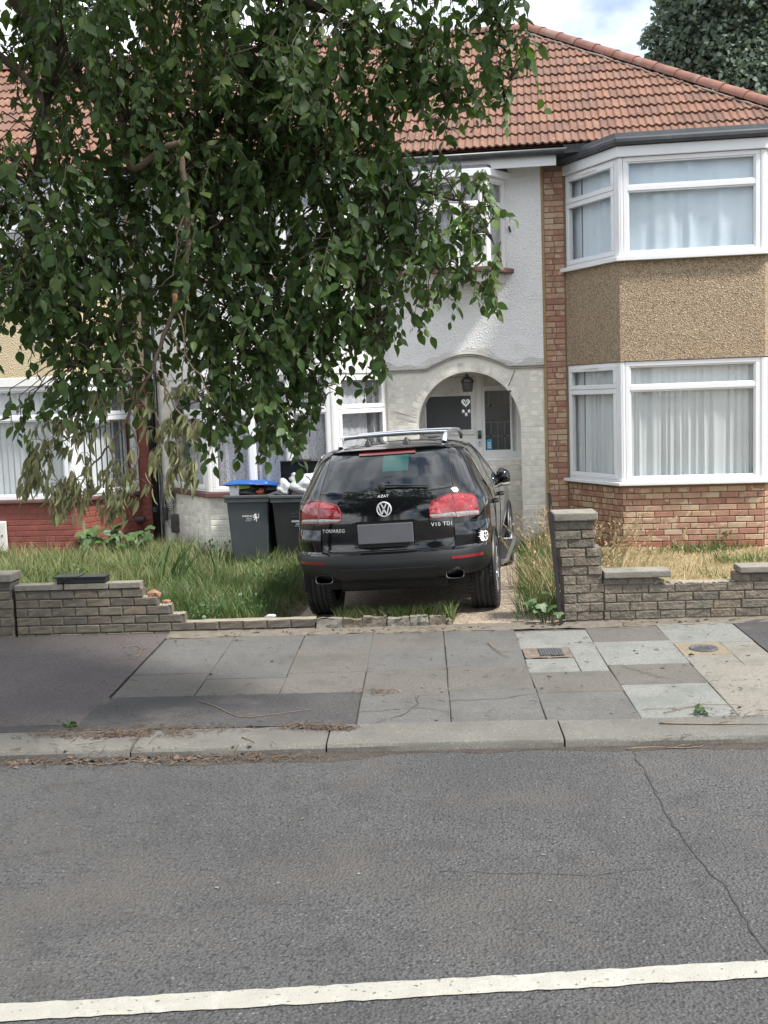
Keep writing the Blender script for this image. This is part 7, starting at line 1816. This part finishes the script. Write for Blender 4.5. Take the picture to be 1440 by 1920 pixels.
crumple('paper_packet', 'crumpled white paper packet behind the lime carton in the grey bin', 'packet', (-3.60, 13.45, 1.03), .06, (1.2, .9, .7), MT['carton'], 17, .35, 2)
crumple('grey_bag', 'translucent grey bag squashed behind the white carrier bag', 'rubbish bag', (-2.67, 13.55, 1.08), .13, (1.1, .8, .75), MT['bag_clear'], 9, .25)
g = MB(); q = random.Random(4)
g.grid(lambda a, b: (-2.98+.11*a+.14*b+.012*math.sin(b*9), 13.44-.07*math.sin(a*math.pi)+.01*math.sin(b*13), 1.0+.17*b-.04*a+.018*math.sin(a*7+b*5)), 8, 10)
o = g.build('green_packet', MT['green_pack'], None, True); s = o.modifiers.new('thickness', 'SOLIDIFY'); s.thickness = .03; tag(o, 'shiny green crisp packet poking out between two bags', 'packet')
# black tray on the left wall
tr = thing('plastic_tray', 'shallow black plastic tray lying on top of the low left wall', 'tray', SF(-4.1, .04, .487))
g = MB(); z0 = .488
for (s0, s1, t0, t1, a, b) in ((-4.335,-3.875,-.015,.115,z0,z0+.05),): strip(g, [(s0,t0),(s1,t0),(s1,t1),(s0,t1)], a, b)
g.build('body', MT['black_plastic'], tr, bevel=.008)
g = MB(); strip(g, [(-4.35,-.03),(-4.12,-.03),(-4.12,.13),(-4.35,.13)], z0+.052, z0+.072); strip(g, [(-4.115,-.026),(-3.87,-.026),(-3.87,.125),(-4.115,.125)], z0+.050, z0+.066); g.build('lip', MT['black_plastic'], tr, bevel=.004)
g = MB(); g.tube([SF(-4.28,-.03,z0+.005), SF(-4.265,-.04,z0+.04), SF(-4.245,-.035,z0+.05), SF(-4.235,-.03,z0+.03)], .006, 6); g.build('clip', MT['bumper'], tr)
# litter: twigs, dead leaves and scraps on the kerb and pavement
def zpave(s, t):
    if t < -3.176: return -.118
    if t < -2.80: return lerp(-.071, -.06, (t+3.176)/.376)+.003
    return pz(t)+.008
twig_grp = 'loose twigs lying on the pavement'
tw_l = [('thin pale twig curling over the dark tarmac patch', [(-2.62,-2.17),(-2.45,-2.33),(-2.3,-2.52),(-2.18,-2.6),(-1.92,-2.52),(-1.75,-2.45)], .004),
 ('forked pale twig lying beside the kerb at the right', [(.55,-2.92),(.75,-2.95),(.98,-2.97),(1.25,-2.98)], .007),
 ('long thin dark stem along the right kerb edge', [(.62,-2.72),(.78,-2.62),(.95,-2.56),(1.2,-2.6)], .004),
 ('short branched twig on the grey slab by the pale slab', [(-.42,-.7),(-.38,-.9),(-.33,-1.1),(-.28,-1.2)], .005),
 ('curled pale twig on the red tarmac', [(-3.6,-.55),(-3.5,-.5),(-3.42,-.62),(-3.38,-.9),(-3.45,-.95)], .004),
 ('twig hanging over the kerb edge near the middle', [(-2.15,-3.0),(-2.05,-3.1),(-2.03,-3.2),(-2.0,-3.3)], .004),
 ('bent twig in the gutter at the left', [(-3.2,-3.22),(-3.0,-3.32),(-2.8,-3.26),(-2.6,-3.34)], .005),
 ('small white stick on the kerb stone', [(-1.18,-3.0),(-1.1,-2.96),(-1.04,-3.02)], .004),
 ('dark twig lying in the road beside the right kerb', [(.28,-3.24),(.45,-3.22),(.62,-3.25),(.75,-3.22)], .005)]
for lb, pts, r_ in tw_l:
    g = MB(); P = smooth_path([SF(s, t, zpave(s, t)+r_) for s, t in pts], 3); g.tube(P, [lerp(r_, r_*.45, i/(len(P)-1)) for i in range(len(P))], 5)
    k = len(P)//2; g.tube([P[k], P[k]+SS*.06+ST*.05, P[k]+SS*.11+ST*.06], [r_*.6, r_*.5, r_*.3], 5)
    tag(g.build('twig', MT['twig'], None, True), lb, 'twig', twig_grp)
lg = MB(); rg = random.Random(14)
def litter(n, s0, s1, t0, t1, ln, clumps):
    for _ in range(n):
        cs_, ct_, sp = rg.choice(clumps) if clumps else (rg.uniform(s0, s1), rg.uniform(t0, t1), 0)
        s, t = (rg.gauss(cs_, sp), rg.gauss(ct_, sp*.25)) if clumps else (cs_, ct_)
        a = rg.uniform(0, 6.28); l_ = ln*rg.uniform(.4, 1.5); z = zpave(s, t)+.006+abs(rg.gauss(0, .008)); lg.rr = rg.random()
        p = SF(s, t, z); d = Vector((math.cos(a), math.sin(a), rg.uniform(-.15, .15)))*l_/2
        s2 = (p+d-SO).dot(SS); t2 = (p+d-SO).dot(ST)
        lg.tube([p-d, p+Vector((0, 0, .004)), p+d], [.0022, .0026, .0014], 4, False)
litter(420, 0, 0, 0, 0, .07, [(-3.25,-2.86,.22),(-3.0,-2.9,.14),(-2.6,-2.85,.25)])
litter(380, 0, 0, 0, 0, .07, [(-2.75,-3.24,.3),(-2.0,-3.25,.16),(-3.3,-3.24,.25),(-1.75,-2.84,.10),(-1.55,-2.88,.08)])
litter(90, 0, 0, 0, 0, .06, [(-1.3,-2.08,.12),(-.95,-.2,.3),(1.1,-2.8,.15),(1.0,-.16,.4),(.75,-3.2,.1)])
litter(170, -3.6, 1.7, -2.75, -.1, .05, None)
tag(lg.build('twig_litter', MT['dead_leaf'], None), 'drifts of brown twig and catkin litter along the kerb', 'litter', kind='stuff')
LF = leaf_shape(.34, .2, .15, 6); n = 260; rgn = np.random.default_rng(6); pp = []
for i in range(n):
    k = rgn.random()
    if k < .45: s, t = rgn.normal(-2.9, .5), rgn.normal(-3.23, .035)
    elif k < .65: s, t = rgn.normal(-1.6, .7), rgn.normal(-.13, .05)
    elif k < .8: s, t = rgn.normal(1.2, .5), rgn.normal(-.10, .04)
    else: s, t = rgn.uniform(-4.3, 1.7), rgn.uniform(-2.8, -.1)
    pp.append(tuple(SF(s, t, zpave(s, t)+.006)))
pp = np.array(pp); o = bpy.data.objects.new('leaf_litter', cloud('leaf_litter', pp, frames(rgn.normal(size=(n, 3))*np.array([1, 1, .15]), rgn.normal(size=(n, 3))*.4+np.array([0, 0, 1])), rgn.uniform(.018, .05, n), LF, MT['dead_leaf'], rgn.random(n))); link(o); tag(o, 'scattered small dead leaves in the gutter and along the wall foot', 'litter', kind='stuff')
crumple('paper_scrap', 'scrap of white plastic caught in the grass behind the single brick course', 'litter', tuple(SF(-2.40, .16, .10)), .04, (1.3, .6, .5), MT['sleeper'], 12, .4, 2)
g = MB(); q = random.Random(30)
for i in range(60):
    s, t = q.uniform(-4.0, 1.6), q.choice([q.uniform(-2.7, -.2), q.uniform(-5.5, -3.3)]); z = zpave(s, t); p = SF(s, t, z+.002); r_ = q.uniform(.003, .009); lump(g, p, r_, i, (1.3, .9, .5), 1, .3)
tag(g.build('grit', MT['slab_pale'], None), 'pale grit and chips scattered over the pavement and road', 'litter', kind='stuff')
